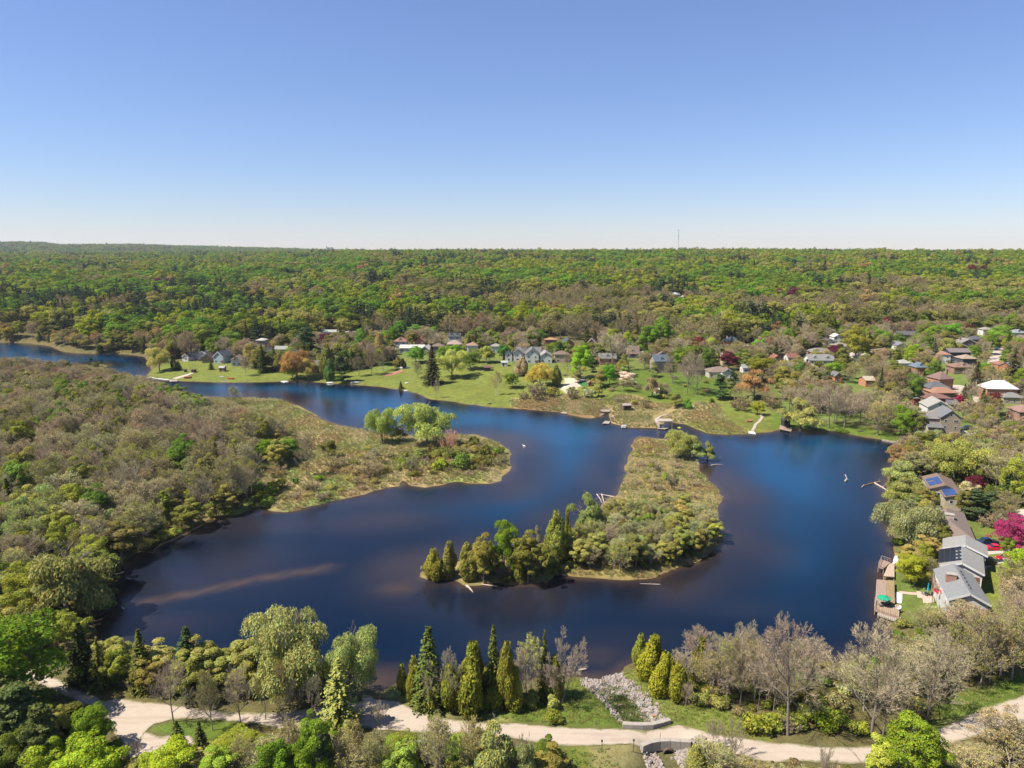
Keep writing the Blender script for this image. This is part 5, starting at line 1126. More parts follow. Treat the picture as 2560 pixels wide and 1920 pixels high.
 ('cedar',1560,938,886,36,DO,'dark evergreen tree beside the huge bare tree'),
 ('pine',1482,930,889,32,(0.06,0.08,0.03),'dark pine in the bank garden'),
 ('maple',1620,884,812,54,BG,'lower left dome of the brightest green maple pair'),
 ('maple',1652,874,795,56,BG,'taller dome of the brightest green maple pair'),
 ('maple',1622,910,872,30,GR,'green tree left of the three-storey stone house'),
 ('bare',1706,920,841,76,BR,'domed grey bare tree behind the stone house'),
 ('bare',1717,986,873,58,BR,'tall bare lakeside tree with a forked trunk'),
 ('bare',1725,975,880,40,BR,'straight bare tree behind the forked one'),
 ('bare',1742,986,880,42,BR,'bare tree with a thick grey trunk on the lawn'),
 ('bare',1680,960,886,44,BR,'bare tree above the brown shrubs left of the lawn'),
 ('sallow',1770,892,837,50,(0.20,0.25,0.04),'fresh green tree behind the birch'),
 ('birch',1780,920,877,32,(0.3,0.27,0.1),'birch with white stems behind the sprawling bungalow'),
 ('spruce',1826,898,838,26,(0.04,0.035,0.015),'dark brown spruce before the slate-roofed house'),
 ('spruce',1842,898,842,28,(0.04,0.04,0.016),'second dark spruce before the slate-roofed house'),
 ('maple',1822,924,878,42,(0.075,0.018,0.024),'very dark purple tree behind the sprawling bungalow'),
 ('maple',1895,892,850,44,(0.12,0.24,0.02),'round bright green tree above the purple hedge'),
 ('oval',1862,922,874,42,DO,'olive tree between two purple trees'),
 ('maple',1905,954,891,64,(0.15,0.155,0.02),'broad dark olive tree behind the orange willow'),
 ('sallow',1883,999,920,74,OR,'round orange willow on the north-east shore lawn'),
 ('baldshrub',1850,1026,984,46,(0.20,0.15,0.07),'large brown thicket below the round orange willow'),
 ('pine',1800,996,934,50,(0.05,0.085,0.025),'spreading dark green pine on the lawn before the bungalow'),
 ('pine',1832,968,921,32,(0.05,0.07,0.03),'dark pine right of the glazed gable'),
 ('willow',1893,1037,1002,30,(0.26,0.29,0.03),'small weeping tree beside the stone steps'),
 ('cedar',1719,1021,997,19,(0.10,0.19,0.02),'single clipped green cedar at the end of the boardwalk'),
 ('sallow',1630,993,934,46,(0.22,0.19,0.09),'grey-olive rounded tree above the marsh cabin'),
 ('baldshrub',1660,992,961,28,BR,'brown twiggy shrub hiding the white shed'),
 ('sallow',1690,1018,981,42,OL,'olive sallow above the boardwalk'),
 ('baldshrub',1612,1021,991,24,SG,'grey-green shrub above the marsh cabin'),
 ('baldshrub',1930,1016,989,50,RU,'rust-coloured thicket beside the weeping tree'),
 ('baldshrub',1430,997,965,38,(0.18,0.13,0.07),'dome-shaped brown shrub above the rusty reeds'),
 ('shrub',1468,994,967,42,(0.24,0.26,0.14),'grey-green thicket right of the dome-shaped shrub'),
 ('baldshrub',1340,1000,954,44,(0.20,0.16,0.09),'tangled brown thicket below the orange-gold willow'),
 ('baldshrub',1310,998,974,26,(0.22,0.19,0.08),'small olive thicket at the left of the rusty reeds'),
 ('shrub',1381,992,961,38,OL,'olive thicket right of the tangled brown one'),
 ('sallow',1495,992,963,28,(0.26,0.25,0.06),'small pale tree below the olive willow'),
 # --- the marshy peninsula
 ('willow',956,1108,1014,74,(0.27,0.30,0.075),'left-hand willow of the two on the marshy peninsula'),
 ('willow',1066,1116,1004,130,(0.25,0.28,0.07),'wide spreading willow, the larger of the two on the peninsula'),
 ('sallow',1000,1102,1062,40,(0.30,0.29,0.10),'low sallow between the two peninsula willows'),
 ('bare',1123,1148,1072,40,(0.4,0.2,0.14),'reddish bare tree right of the wide spreading willow'),
 ('budding',766,1188,1084,42,(0.19,0.18,0.09),'tall grey-green budding tree near the wood edge of the peninsula'),
 ('maple',662,1148,1098,58,(0.13,0.20,0.02),'bright green bushy tree at the edge of the west wood'),
 ('maple',724,1148,1098,60,(0.12,0.18,0.02),'second bright green bushy tree beside the grey-green one'),
 ('sallow',822,1142,1094,40,DO,'dark olive shrubby tree on the upper peninsula'),
 ('budding',937,1161,1121,34,(0.23,0.22,0.12),'small lone tree in the middle of the peninsula'),
 ('oval',1053,1148,1119,36,(0.19,0.20,0.06),'olive bush-like tree below the wide willow'),
 ('baldshrub',1031,1180,1135,44,(0.20,0.19,0.08),'twiggy olive shrub in the peninsula centre'),
 ('shrub',1003,1160,1143,24,(0.14,0.22,0.02),'bright low shrub west of the twiggy olive one'),
 ('shrub',1100,1175,1145,56,(0.25,0.29,0.03),'lime-green thicket on the peninsula'),
 ('shrub',1155,1173,1124,62,(0.11,0.16,0.03),'tall dark green thicket on the peninsula'),
 ('shrub',1182,1115,1086,36,DO,'dark round shrub near the peninsula tip'),
 ('shrub',1211,1148,1114,38,DO,'dark green shrub on the peninsula point'),
 ('shrub',1243,1138,1115,28,(0.18,0.22,0.04),'small green shrub closest to the peninsula tip'),
 ('baldshrub',1248,1162,1136,44,(0.17,0.19,0.07),'grey twiggy shrub above the tip reeds'),
 ('baldshrub',928,1192,1154,60,(0.17,0.12,0.055),'wide brown tangled thicket mid-peninsula'),
 ('baldshrub',882,1182,1160,52,(0.26,0.20,0.07),'rusty brown thicket left of the tangled one'),
 ('shrub',800,1202,1184,30,(0.14,0.25,0.015),'vivid green bush on the western peninsula'),
 ('shrub',740,1209,1192,22,(0.08,0.15,0.02),'small dark green bush near the vivid one'),
 ('shrub',676,1232,1216,38,(0.13,0.25,0.015),'vivid low bush near the wood corner'),
 ('baldshrub',786,1228,1205,30,(0.16,0.12,0.07),'small brown bush near the southern reeds'),
 ('baldshrub',690,1190,1158,52,(0.25,0.17,0.07),'rust-brown thicket at the west end of the peninsula'),
 ('baldshrub',840,1170,1140,60,(0.22,0.18,0.07),'ochre thicket below the dark olive tree'),
 # --- the wooded island
 ('sallow',1470,1340,1234,84,(0.20,0.22,0.07),'grey-green rounded tree at the head of the island grove'),
 ('cedar',1085,1449,1370,46,(0.17,0.155,0.025),'westernmost golden cedar on the island tip'),
 ('sallow',1068,1445,1398,28,(0.25,0.21,0.12),'small pale bush at the very tip of the island'),
 ('cedar',1125,1443,1352,42,(0.15,0.15,0.035),'pale pointed cedar, second from the island tip'),
 ('cedar',1168,1448,1357,40,(0.175,0.165,0.035),'third cedar from the island tip'),
 ('oval',1210,1459,1338,72,(0.165,0.16,0.03),'bulky olive evergreen left of the bright island tree'),
 ('maple',1262,1445,1304,66,(0.16,0.21,0.02),'bright lime-green tree among the island cedars'),
 ('oval',1320,1456,1326,84,(0.13,0.135,0.025),'massive dark evergreen right of the bright island tree'),
 ('sallow',1343,1404,1314,36,(0.24,0.22,0.14),'grey hazy tree behind the massive island evergreen'),
 ('cedar',1390,1414,1276,58,(0.155,0.155,0.03),'tall double-topped cedar in the island centre'),
 ('cedar',1416,1396,1272,24,(0.14,0.14,0.02),'narrow cedar spire beside the double-topped one'),
 ('willow',1698,1146,1072,76,(0.22,0.245,0.065),'yellow-green willow at the north end of the island'),
 ('sallow',1728,1150,1096,64,(0.21,0.235,0.065),'collapsed willow crown beside the island willow'),
 ('sallow',1768,1154,1104,44,(0.21,0.235,0.07),'outstretched willow bough tree over the eastern water'),
 ('poplar',1690,1115,1070,26,(0.33,0.34,0.07),'narrow leaning willow spire at the island top'),
 ('baldshrub',1682,1220,1172,30,(0.13,0.13,0.07),'grey-green shrub in the island reeds'),
 ('baldshrub',1645,1180,1157,18,(0.13,0.12,0.07),'small grey shrub in the northern island reeds'),
 ('shrub',1660,1200,1176,14,(0.24,0.32,0.03),'lime shrub between the two grey island shrubs'),
 ('shrub',238,917,902,26,DO,'dark shrub on the tiny islet in the river'),
 ('pine',228,915,893,14,DK,'small pine on the tiny river islet'),
]
for t in HAND_TREES:
    k, u, vb, vt, w, c, lab = t
    kw = {}
    if k in ('bare', 'vase'): kw['twig'] = GREYT if vb > 1500 or 'grey' in lab else BROWNT
    if 'reddish' in lab: kw['twig'] = (0.42, 0.2, 0.14)
    if 'leaning yellow' in lab: kw['uc'] = 893
    if k == 'baldshrub': kw['twig'] = (0.20, 0.16, 0.11)
    T(k, u, vb, vt, w, c, lab, **kw)

# ---- filling woods
def pts_in(polypx, gap, rng):
    P = np.array([G(u, v)[:2] for u, v in polypx]); x0, y0 = P.min(0); x1, y1 = P.max(0)
    gx_, gy_ = np.meshgrid(np.arange(x0, x1, gap), np.arange(y0, y1, gap * 0.87)); gx_ = gx_ + (np.arange(gx_.shape[0]) % 2)[:, None] * gap / 2
    q = np.stack([gx_.ravel(), gy_.ravel()], 1) + rng.uniform(-0.38, 0.38, (gx_.size, 2)) * gap
    return q[poly_sd(q[:, 0], q[:, 1], P) > 0]
HA = np.array(HAND); HO = np.array([(h[0], h[1], h[2]) for h in HOUSES])
KEEP = [poly for poly in KEEP_CLEAR]
for b_ in ((2185, 2262, 1395, 1558), (2262, 2345, 1470, 1510), (2440, 2530, 1350, 1418)):
    x_, y_, z_ = G((b_[0] + b_[1]) / 2, b_[3]); HOUSES.append((x_, y_, 0.1, b_, 9.0))
def free(q, rad=2.5, hand=0.75, road=1.5, s0=0.6):
    ok = shore(q[:, 0], q[:, 1]) > s0
    ok &= grid_at(ROADG, q[:, 0], q[:, 1]) < -road; ok &= grid_at(CHANG, q[:, 0], q[:, 1]) < -1.5; ok &= grid_at(DOWNG, q[:, 0], q[:, 1]) < -1.0
    for P in KEEP: ok &= poly_sd(q[:, 0], q[:, 1], P) < -1.2
    if hand > 0: d = np.hypot(q[:, None, 0] - HA[None, :, 0], q[:, None, 1] - HA[None, :, 1]); ok &= (d > HA[None, :, 2] * hand + rad * 0.3).all(1)
    d = np.hypot(q[:, None, 0] - HO[None, :, 0], q[:, None, 1] - HO[None, :, 1]); ok &= (d > HO[None, :, 2] * 0.85 + rad * 0.6).all(1)
    return q[ok]
def keeps_view(x, y, h, w, share=0.5):
    """would a tree here stand in front of a house that the photograph shows?"""
    z = float(height(x, y)); u, vb = proj(x, y, z); s = float(pxm(x, y, z)); vt = vb - h * s
    for hx, hy, r, (u0, u1, v0, v1), hs in HOUSES:
        if hy > y and u + w * s * 0.4 > u0 and u - w * s * 0.4 < u1 and vt < v1 - share * (v1 - v0) and vb > v0 and hs > 1.2: return False
    return True
WORDS = {'BG': (BG, 'bright green'), 'GR': (GR, 'deep green'), 'YG': (YG, 'yellow-green'), 'OL': (OL, 'olive'), 'DO': (DO, 'dark olive'), 'SG': (SG, 'grey-green'), 'BR': (BR, 'brown'), 'OR': (OR, 'tan-orange'), 'DK': (DK, 'near-black'), 'SP': (SP, 'dark green'), 'CE': (CE, 'golden-green'), 'PU': (PU, 'purple'), 'TG': ((0.25, 0.235, 0.10), 'tan-green'), 'GY': (GREYT, 'grey'), 'RU': (RU, 'rust-brown'), 'WG': (WG, 'pale yellow')}
KW = {'maple': 'leafy tree', 'oval': 'egg-shaped tree', 'poplar': 'narrow tree', 'willow': 'willow', 'sallow': 'hazy tree', 'bare': 'bare tree', 'budding': 'budding tree', 'vase': 'fan-shaped tree', 'birch': 'birch', 'spruce': 'spruce', 'cedar': 'cedar', 'pine': 'pine', 'shrub': 'leafy shrub', 'baldshrub': 'twiggy shrub'}
ROADLO = ([-400, 60, 160, 262, 300, 470, 500, 560, 700, 880, 1040, 1280, 1483, 1600, 1728, 1850, 2007, 2100, 2290, 2371, 2470, 2560, 2800], [1640, 1690, 1735, 1775, 1895, 1915, 1860, 1800, 1815, 1820, 1830, 1846, 1864, 1860, 1857, 1890, 1903, 1910, 1895, 1862, 1832, 1806, 1700])
WTOP = ([-400, 0, 100, 200, 300, 400, 450, 500, 560, 700, 760], [885, 890, 887, 905, 925, 950, 966, 990, 1004, 1040, 1080])
def hides_road(x, y, h, w):
    z = float(height(x, y)); u, vb = proj(x, y, z); lo = float(np.interp(u, *ROADLO))
    if 280 < u < 500 and vb > 1800: lo = 1905
    return vb > lo - 10 and vb - h * float(pxm(x, y, z)) * 0.92 < lo + 2
LEFT_OVER = []; FILLED = []; CAP = {'budding': 300, 'shrub': 270, 'baldshrub': 200, 'sallow': 290, 'maple': 290, 'oval': 290, 'bare': 290}
def fill(polypx, gap, mix, hr, wr, zone, seed, limit=999, clear=0, colvar=0.08, hand=0.6, zones=None, rad=2.5, s0=0.6):
    rng = np.random.default_rng(seed); q = free(pts_in(polypx, gap, rng), rad, hand, s0=s0); q = q[np.argsort(np.hypot(q[:, 0], q[:, 1]))]
    mix = sorted(mix, key=lambda m: (m[1], m[0])) if False else mix; pr = np.array([m[2] for m in mix], float); pr /= pr.sum(); n = 0
    for x, y in q:
        z_ = noise2(x, y, 22, seed % 13); j = int(np.clip(np.searchsorted(np.cumsum(pr), np.clip(0.5 + 0.5 * z_ + rng.normal(0, 0.25), 0, 0.999)), 0, len(mix) - 1))
        k, cw, _ = mix[j]; c, word = WORDS[cw]; f = rng.uniform(0, 1); h = hr[0] + (hr[1] - hr[0]) * f; w = wr[0] + (wr[1] - wr[0]) * (0.6 * f + 0.4 * rng.uniform())
        if k in ('spruce', 'cedar', 'poplar'): w *= 0.6
        if k in ('shrub', 'baldshrub'): h, w = h * 0.35, w * 0.6
        if x < -60 and y > 230 and y < np.interp(x, NX, NY) - 8:
            z0 = float(height(x, y)); u0, vb0 = proj(x, y, z0); s0_ = float(pxm(x, y, z0)); h = min(h, (vb0 - float(np.interp(u0, *WTOP)) - 2 + rng.normal() * 3) / s0_)
            if h < 7.5: continue
            w = min(w, h * 0.8)
        if hides_road(x, y, h, w) and rng.uniform() < 0.93:
            h *= 0.5
            if hides_road(x, y, h, w): continue
        if clear and not keeps_view(x, y, h, w, clear): continue
        cc = tuple(np.clip(np.array(c) * (1 + colvar * rng.normal()) * (1 + 0.05 * rng.normal(size=3)), 0.01, 1)); tw = GREYT if cw == 'GY' else tuple(np.clip(np.array(BROWNT) * (1 + 0.12 * rng.normal()), 0.03, 0.6))
        if n >= limit or NTREES.get(k, 0) >= CAP.get(k, 280): LEFT_OVER.append((k, x, y, h, w, c)); continue
        size = 'tall' if f > 0.66 else 'small' if f < 0.33 else 'mid-sized'
        zn = zones(x, y) if zones else zone
        o = plant(k, x, y, h, w, cc, 'x', twig=tw); n += 1
        FILLED.append((o, x, y, '%s %s %s' % (size, word, KW[k]), zn, k, word))
def west_zone(x, y):
    s = float(shore(x, y)); u, v = proj(x, y, 1.0)
    a = 'by the pond' if s < 14 else 'behind the pond edge' if s < 40 else 'deep'
    b = 'near part' if v > 1300 else 'middle' if v > 1150 else 'upper part' if v > 1040 else 'river side'
    return '%s in the west wood\'s %s' % (a, b)
# near bank first, then outwards
fill([(-100,1440),(80,1445),(90,1560),(210,1600),(190,1660),(60,1640),(-100,1640)], 6.0, [('oval','OL',4),('maple','YG',3),('budding','OL',4),('sallow','SG',3),('maple','GR',3)], (8, 12), (6.5, 9), 'above the pond corner on the near west bank', 302)
fill([(-60,1700),(170,1745),(230,1800),(300,1880),(330,1960),(300,2000),(-60,2000)], 5.6, [('pine','SP',3),('oval','OL',4),('maple','GR',4),('maple','YG',3),('budding','OL',3)], (8, 12), (6, 8.5), 'in the bottom corner wood', 325, hand=0.35)
fill([(520,1860),(880,1850),(1000,1865),(1180,1860),(1300,1905),(1420,1960),(1400,2010),(520,2010)], 4.6, [('oval','OL',4),('budding','OL',6),('maple','YG',3),('budding','TG',6),('sallow','WG',3),('maple','BG',2)], (4.5, 8), (5, 7.5), 'below the road at the bottom edge', 314, hand=0.28)
fill([(330,1915),(520,1880),(540,2010),(330,2010)], 4.6, [('maple','YG',4),('oval','OL',4),('shrub','BG',3)], (4, 7), (5, 7), 'below the gravel lot', 326, hand=0.3)
fill([(1700,1890),(1900,1925),(2120,1935),(2300,1915),(2420,1880),(2440,2010),(1700,2010)], 4.6, [('budding','TG',6),('budding','OL',5),('maple','YG',2),('baldshrub','TG',3),('oval','OL',2)], (4.5, 8), (4.5, 7), 'on the bank below the road, right of the culvert', 327, hand=0.25)
fill([(2380,1850),(2560,1790),(2720,1740),(2720,1990),(2300,1990)], 4.8, [('budding','TG',8),('budding','OL',5),('baldshrub','BR',3)], (6, 10), (5, 7.5), 'on the near side of the road bend', 313, hand=0.3)
fill([(1900,1836),(2150,1848),(2160,1810),(2050,1790),(1900,1790),(1760,1800),(1760,1822)], 3.0, [('shrub','GR',5),('shrub','YG',5),('shrub','BG',3),('baldshrub','TG',3)], (6, 11), (6, 9), 'under the bare trees above the road', 310, hand=0)
fill([(1700,1700),(1800,1680),(1920,1680),(1920,1760),(1900,1800),(1780,1775),(1700,1730)], 3.9, [('bare','GY',7),('budding','OL',6),('budding','TG',4),('bare','BR',3)], (7, 11), (4.5, 7), 'in the bare thicket right of the golden cedars', 309, hand=0.2)
fill([(1660,1700),(1720,1690),(1800,1740),(1790,1785),(1720,1760)], 3.2, [('shrub','OL',4),('shrub','YG',3),('baldshrub','TG',3)], (4, 8), (5, 8), 'on the bank beside the golden cedars', 328, hand=0)
fill([(1920,1690),(2100,1680),(2240,1690),(2300,1700),(2360,1760),(2250,1800),(2000,1800),(1920,1770)], 4.6, [('baldshrub','TG',6),('shrub','SG',4),('budding','TG',6),('shrub','OL',4),('bare','GY',3)], (5, 10), (5, 8), 'in the scrub between pond and road', 311, hand=0.1)
fill([(2240,1600),(2360,1560),(2480,1540),(2700,1500),(2700,1640),(2560,1690),(2400,1722),(2300,1700),(2230,1650)], 4.6, [('budding','TG',8),('budding','OL',8),('bare','GY',5),('bare','BR',4),('baldshrub','OL',3),('budding','BR',4)], (8, 12.5), (5.5, 8), 'in the wood below the white gable house', 312, limit=130, hand=0.25, clear=0.2)
fill([(520,1705),(640,1695),(820,1712),(845,1760),(760,1775),(540,1770)], 3.8, [('budding','OL',6),('shrub','OL',4),('sallow','WG',3),('oval','OL',3)], (5.5, 10), (5, 8), 'under the great yellow willow', 315, hand=0)
fill([(225,1690),(500,1705),(600,1735),(520,1762),(300,1737)], 3.8, [('shrub','OL',5),('shrub','GR',4),('baldshrub','TG',3),('oval','OL',3)], (6, 10), (5, 8), 'behind the gravel lot', 316, hand=0)
fill([(1020,1745),(1200,1760),(1330,1752),(1410,1762),(1390,1795),(1250,1790),(1100,1782)], 3.0, [('shrub','OL',5),('shrub','GR',5),('baldshrub','BR',3),('cedar','CE',2)], (5, 9), (5, 7), 'at the foot of the shore spruces', 317, hand=0)
fill([(1150,1735),(1420,1730),(1420,1750),(1150,1765)], 3.6, [('cedar','CE',5),('cedar','DO',4),('bare','BR',2)], (6, 11), (4.5, 6.5), 'in the dark row of shore conifers', 329, hand=0.2)
# shrubs and low growth at the wood edges and the shoreline
fill([(240,1440),(290,1405),(345,1375),(490,1308),(600,1275),(645,1262),(640,1272),(560,1298),(440,1340),(350,1385),(285,1420),(268,1460),(262,1530),(225,1560),(205,1600),(180,1590)], 3.0, [('shrub','GR',4),('shrub','DO',5),('oval','DO',3),('baldshrub','OL',3),('shrub','OL',3)], (7, 11), (8, 11), 'overhanging the pond at the west bank', 305, hand=0, s0=0.0)
fill([(480,1300),(640,1262),(650,1180),(700,1110),(740,1130),(710,1200),(690,1262),(600,1290)], 3.8, [('shrub','GR',5),('shrub','BG',2),('baldshrub','OL',4),('shrub','DO',4),('oval','OL',3)], (7, 11), (7, 10), 'where the west wood meets the peninsula', 304, hand=0.2)
fill([(655,1060),(760,1080),(850,1105),(1000,1130),(1200,1115),(1258,1140),(1250,1165),(1180,1192),(1000,1200),(800,1255),(680,1268),(640,1225)], 6.2, [('baldshrub','OL',5),('baldshrub','BR',4),('shrub','OL',4),('shrub','DO',3),('baldshrub','TG',3)], (3, 8), (4, 9), 'among the peninsula reeds', 306, limit=60)
fill([(1080,1120),(1240,1120),(1262,1150),(1200,1180),(1090,1180)], 4.6, [('shrub','OL',5),('shrub','DO',4),('baldshrub','OL',3)], (7, 11), (7, 10), 'in the bushes of the peninsula tip', 330, hand=0.2)
fill([(1590,1115),(1700,1110),(1740,1180),(1790,1240),(1770,1280),(1560,1270),(1550,1240),(1575,1160)], 7.5, [('baldshrub','BR',5),('baldshrub','OL',4),('shrub','OL',2)], (2, 6), (4, 8), 'in the island reeds', 331, limit=14)
fill([(1428,1372),(1500,1322),(1560,1284),(1650,1284),(1740,1296),(1792,1345),(1795,1372),(1740,1405),(1655,1426),(1560,1438),(1480,1428),(1432,1425),(1420,1400)], 4.0,
     [('oval','OL',4),('budding','YG',7),('budding','SG',12),('sallow','SG',10),('budding','TG',9),('sallow','OL',8),('bare','GY',5),('oval','GR',4)], (6.0, 8.4), (4.2, 6.5), 'in the grove on the island', 307, limit=150, hand=0.3)
fill([(1055,1442),(1180,1430),(1380,1400),(1440,1410),(1440,1432),(1380,1442),(1280,1464),(1130,1452)], 3.0, [('shrub','OL',4),('shrub','DO',4),('baldshrub','BR',3)], (5, 9), (5, 7), 'at the foot of the island cedars', 308, hand=0, limit=50)
fill([(1140,1435),(1300,1415),(1420,1385),(1440,1405),(1330,1450),(1180,1455)], 4.0, [('cedar','CE',5),('cedar','DO',5),('sallow','SG',2)], (6, 9), (4.5, 6.5), 'behind the island cedars', 332, hand=0.25)
# east bank gardens
fill([(2240,1165),(2300,1128),(2460,1110),(2640,1100),(2640,1270),(2480,1232),(2420,1180),(2330,1170),(2300,1215)], 5.4, [('budding','TG',6),('sallow','OL',6),('budding','BR',5),('sallow','SG',4),('oval','DO',3)], (8, 12.5), (6.5, 9.5), 'in the gardens above the solar-roofed bungalow', 318, hand=0.4, clear=0.5)
fill([(2222,1180),(2330,1170),(2338,1330),(2245,1375),(2236,1290)], 4.2, [('shrub','GR',4),('shrub','OL',4),('oval','OL',4),('sallow','OL',3)], (6, 9), (5, 8), 'in the waterside gardens of the tan bungalows', 319, hand=0.2, clear=0.5, s0=0.2)
fill([(2250,1385),(2335,1345),(2338,1440),(2270,1475)], 4.0, [('shrub','GR',4),('shrub','DO',4),('oval','OL',3)], (5, 8), (5, 7), 'in the garden beside the black solar roof', 320, hand=0.2, limit=22, clear=0.3)
fill([(2410,1240),(2540,1250),(2540,1300),(2480,1340),(2430,1300)], 4.8, [('shrub','DO',4),('baldshrub','BR',4),('budding','DO',3),('spruce','SP',2)], (6, 10), (6, 8), 'behind the bungalows near the magenta crabapple', 333, hand=0.3, clear=0.5)
fill([(2480,1420),(2640,1380),(2640,1520),(2490,1520)], 4.8, [('maple','BG',3),('budding','OL',5),('budding','TG',4)], (8, 11), (6, 8), 'right of the parked cars', 321, hand=0.4, clear=0.3)
fill([(2240,1525),(2360,1535),(2480,1530),(2480,1560),(2360,1590),(2245,1600)], 4.2, [('budding','TG',5),('shrub','OL',5),('baldshrub','TG',3)], (5, 8), (5, 7), 'between the lower deck and the white gable wall', 334, hand=0.2, clear=0.15)
# settlement trees
NE = [('maple','BG',5),('maple','GR',6),('sallow','OL',7),('budding','OL',8),('bare','GY',8),('budding','BR',6),('budding','RU',4),('spruce','DK',6),('pine','SP',4),('maple','PU',2),('oval','DO',6)]
fill([(1950,1030),(2090,1058),(2250,1085),(2340,1098),(2300,1020),(2200,985),(2050,960),(1950,960)], 8.5, [('bare','GY',9),('budding','TG',5),('maple','GR',3),('sallow','OL',4),('budding','BR',4)], (10, 15), (8, 11), 'in the grey lakeside grove of the north-east shore', 335, clear=0.6, hand=0.4, limit=60)
fill([(1600,905),(1700,880),(1960,866),(2100,838),(2300,822),(2700,805),(2700,1110),(2420,1100),(2350,1080),(2300,1010),(2150,985),(2050,1000),(1960,1010),(1930,960),(1850,950),(1660,940)], 8.4, NE, (9, 16), (8, 12), 'between the north-east street houses', 322, clear=0.85, limit=420, hand=0.5)
fill([(480,888),(640,880),(800,862),(960,858),(1100,858),(1300,862),(1500,866),(1620,876),(1640,925),(1500,915),(1300,908),(1150,910),(1000,905),(900,925),(800,940),(640,930),(520,900)], 7.4,
     [('maple','BG',5),('maple','GR',6),('sallow','OL',7),('spruce','DK',5),('budding','BR',5),('oval','DO',7),('pine','SP',3),('bare','GY',3)], (9, 16), (8, 12), 'between the lake houses of the north bank', 323, clear=0.8, limit=300, hand=0.5)
fill([(1290,930),(1420,925),(1560,925),(1700,945),(1860,965),(1920,1000),(1900,1030),(1800,1010),(1700,1025),(1560,1010),(1500,990),(1350,1000),(1280,985)], 14, [('shrub','OL',4),('baldshrub','BR',5),('sallow','SG',4),('budding','OL',4),('shrub','GR',2)], (5, 9), (6, 9), 'scattered on the lawns above the reeds', 336, hand=0.9, limit=40)
fill([(-300,832),(0,836),(130,848),(230,866),(340,866),(480,878),(490,892),(400,900),(372,884),(230,880),(150,868),(100,858),(-300,845)], 8.5, [('sallow','OL',5),('maple','YG',4),('budding','RU',5),('sallow','OR',4),('oval','DO',4),('spruce','DK',3)], (10, 15), (9, 12), 'beyond the river', 324, limit=110, hand=0.4)
# the west wood, nearest trees first; what is past counting joins the thicket
WEST = [('bare','BR',9),('budding','RU',5),('budding','BR',18),('budding','TG',18),('bare','GY',6),('budding','OL',14),('poplar','OL',4),('oval','DO',3),('budding','YG',9),('maple','YG',3),('poplar','YG',3),('oval','GR',4)]
WESTN = [('budding','TG',10),('budding','OL',10),('poplar','YG',5),('oval','OL',5),('budding','YG',10),('maple','YG',5),('sallow','SG',4),('oval','GR',4),('maple','BG',3),('spruce','SP',1),('bare','GY',4)]
fill([(-160,1280),(300,1290),(440,1310),(340,1379),(285,1407),(250,1438),(120,1445),(-160,1440)], 6.6, WESTN, (9, 14), (6.5, 10.5), '', 341, zones=west_zone, limit=120)
fill([(-160,1010),(150,1000),(420,1005),(560,1012),(650,1035),(700,1075),(705,1120),(645,1160),(605,1200),(660,1262),(500,1305),(440,1308),(300,1288),(-160,1278)], 6.4, WEST, (9.5, 17.5), (5.6, 10.5), '', 301, zones=west_zone, limit=420)
fill([(-300,922),(0,930),(200,942),(420,984),(560,1000),(660,1010),(650,1035),(560,1012),(420,1005),(150,1000),(-300,1010)], 6.4, [('budding','BR',16),('budding','OL',8),('budding','RU',6),('bare','BR',6),('oval','DO',3),('budding','TG',8)], (8, 15), (5.4, 8.8), 'along the river behind the west wood', 303, limit=60)
# labels: the look, a differing neighbour, the place
A = np.array([(f[1], f[2]) for f in FILLED]); PLACED = [(h[0], h[1], None) for h in HAND]
HL = [(t[1], t[6]) for t in HAND_TREES]
cnt = {}
for o, x, y, look, zn, k, word in FILLED: cnt[look + zn] = cnt.get(look + zn, 0) + 1
for i, (o, x, y, look, zn, k, word) in enumerate(FILLED):
    lab = '%s %s' % (look, zn)
    if cnt[look + zn] > 1:
        d = np.hypot(A[:, 0] - x, A[:, 1] - y); d[i] = 1e9
        for j in np.argsort(d)[:6]:
            if (FILLED[j][5], FILLED[j][6]) != (k, word) and d[j] < 16:
                nb = 'by a %s %s' % (FILLED[j][6], KW[FILLED[j][5]].replace(' tree', ' tree')); break
        else: nb = ''
        if nb and len((look + ' ' + nb + ' ' + zn).replace('-', '-').split()) <= 16: lab = '%s %s %s' % (look, nb, zn)
    o['label'] = lab; o['group'] = '%ss %s' % (KW[k], zn)
lc = {}
for f in FILLED: lc.setdefault(f[0]['label'], []).append(f)
zu = {}
for f in FILLED:
    u_, v_ = proj(f[1], f[2], 1.0); zu.setdefault(f[4], []).append((u_, v_))
for lab, L_ in lc.items():
    if len(L_) < 2: continue
    for f in L_:
        a = np.array(zu[f[4]]); u_, v_ = proj(f[1], f[2], 1.0); qu = (a[:, 0] < u_).mean(); qv = (a[:, 1] < v_).mean()
        w_ = '%s %s' % ('front' if qv > 0.66 else 'back' if qv < 0.33 else 'middle', ['far left', 'left', 'centre', 'right', 'far right'][min(4, int(qu * 5))])
        if len((lab + ' ' + w_).split()) <= 16: f[0]['label'] = lab + ', ' + w_
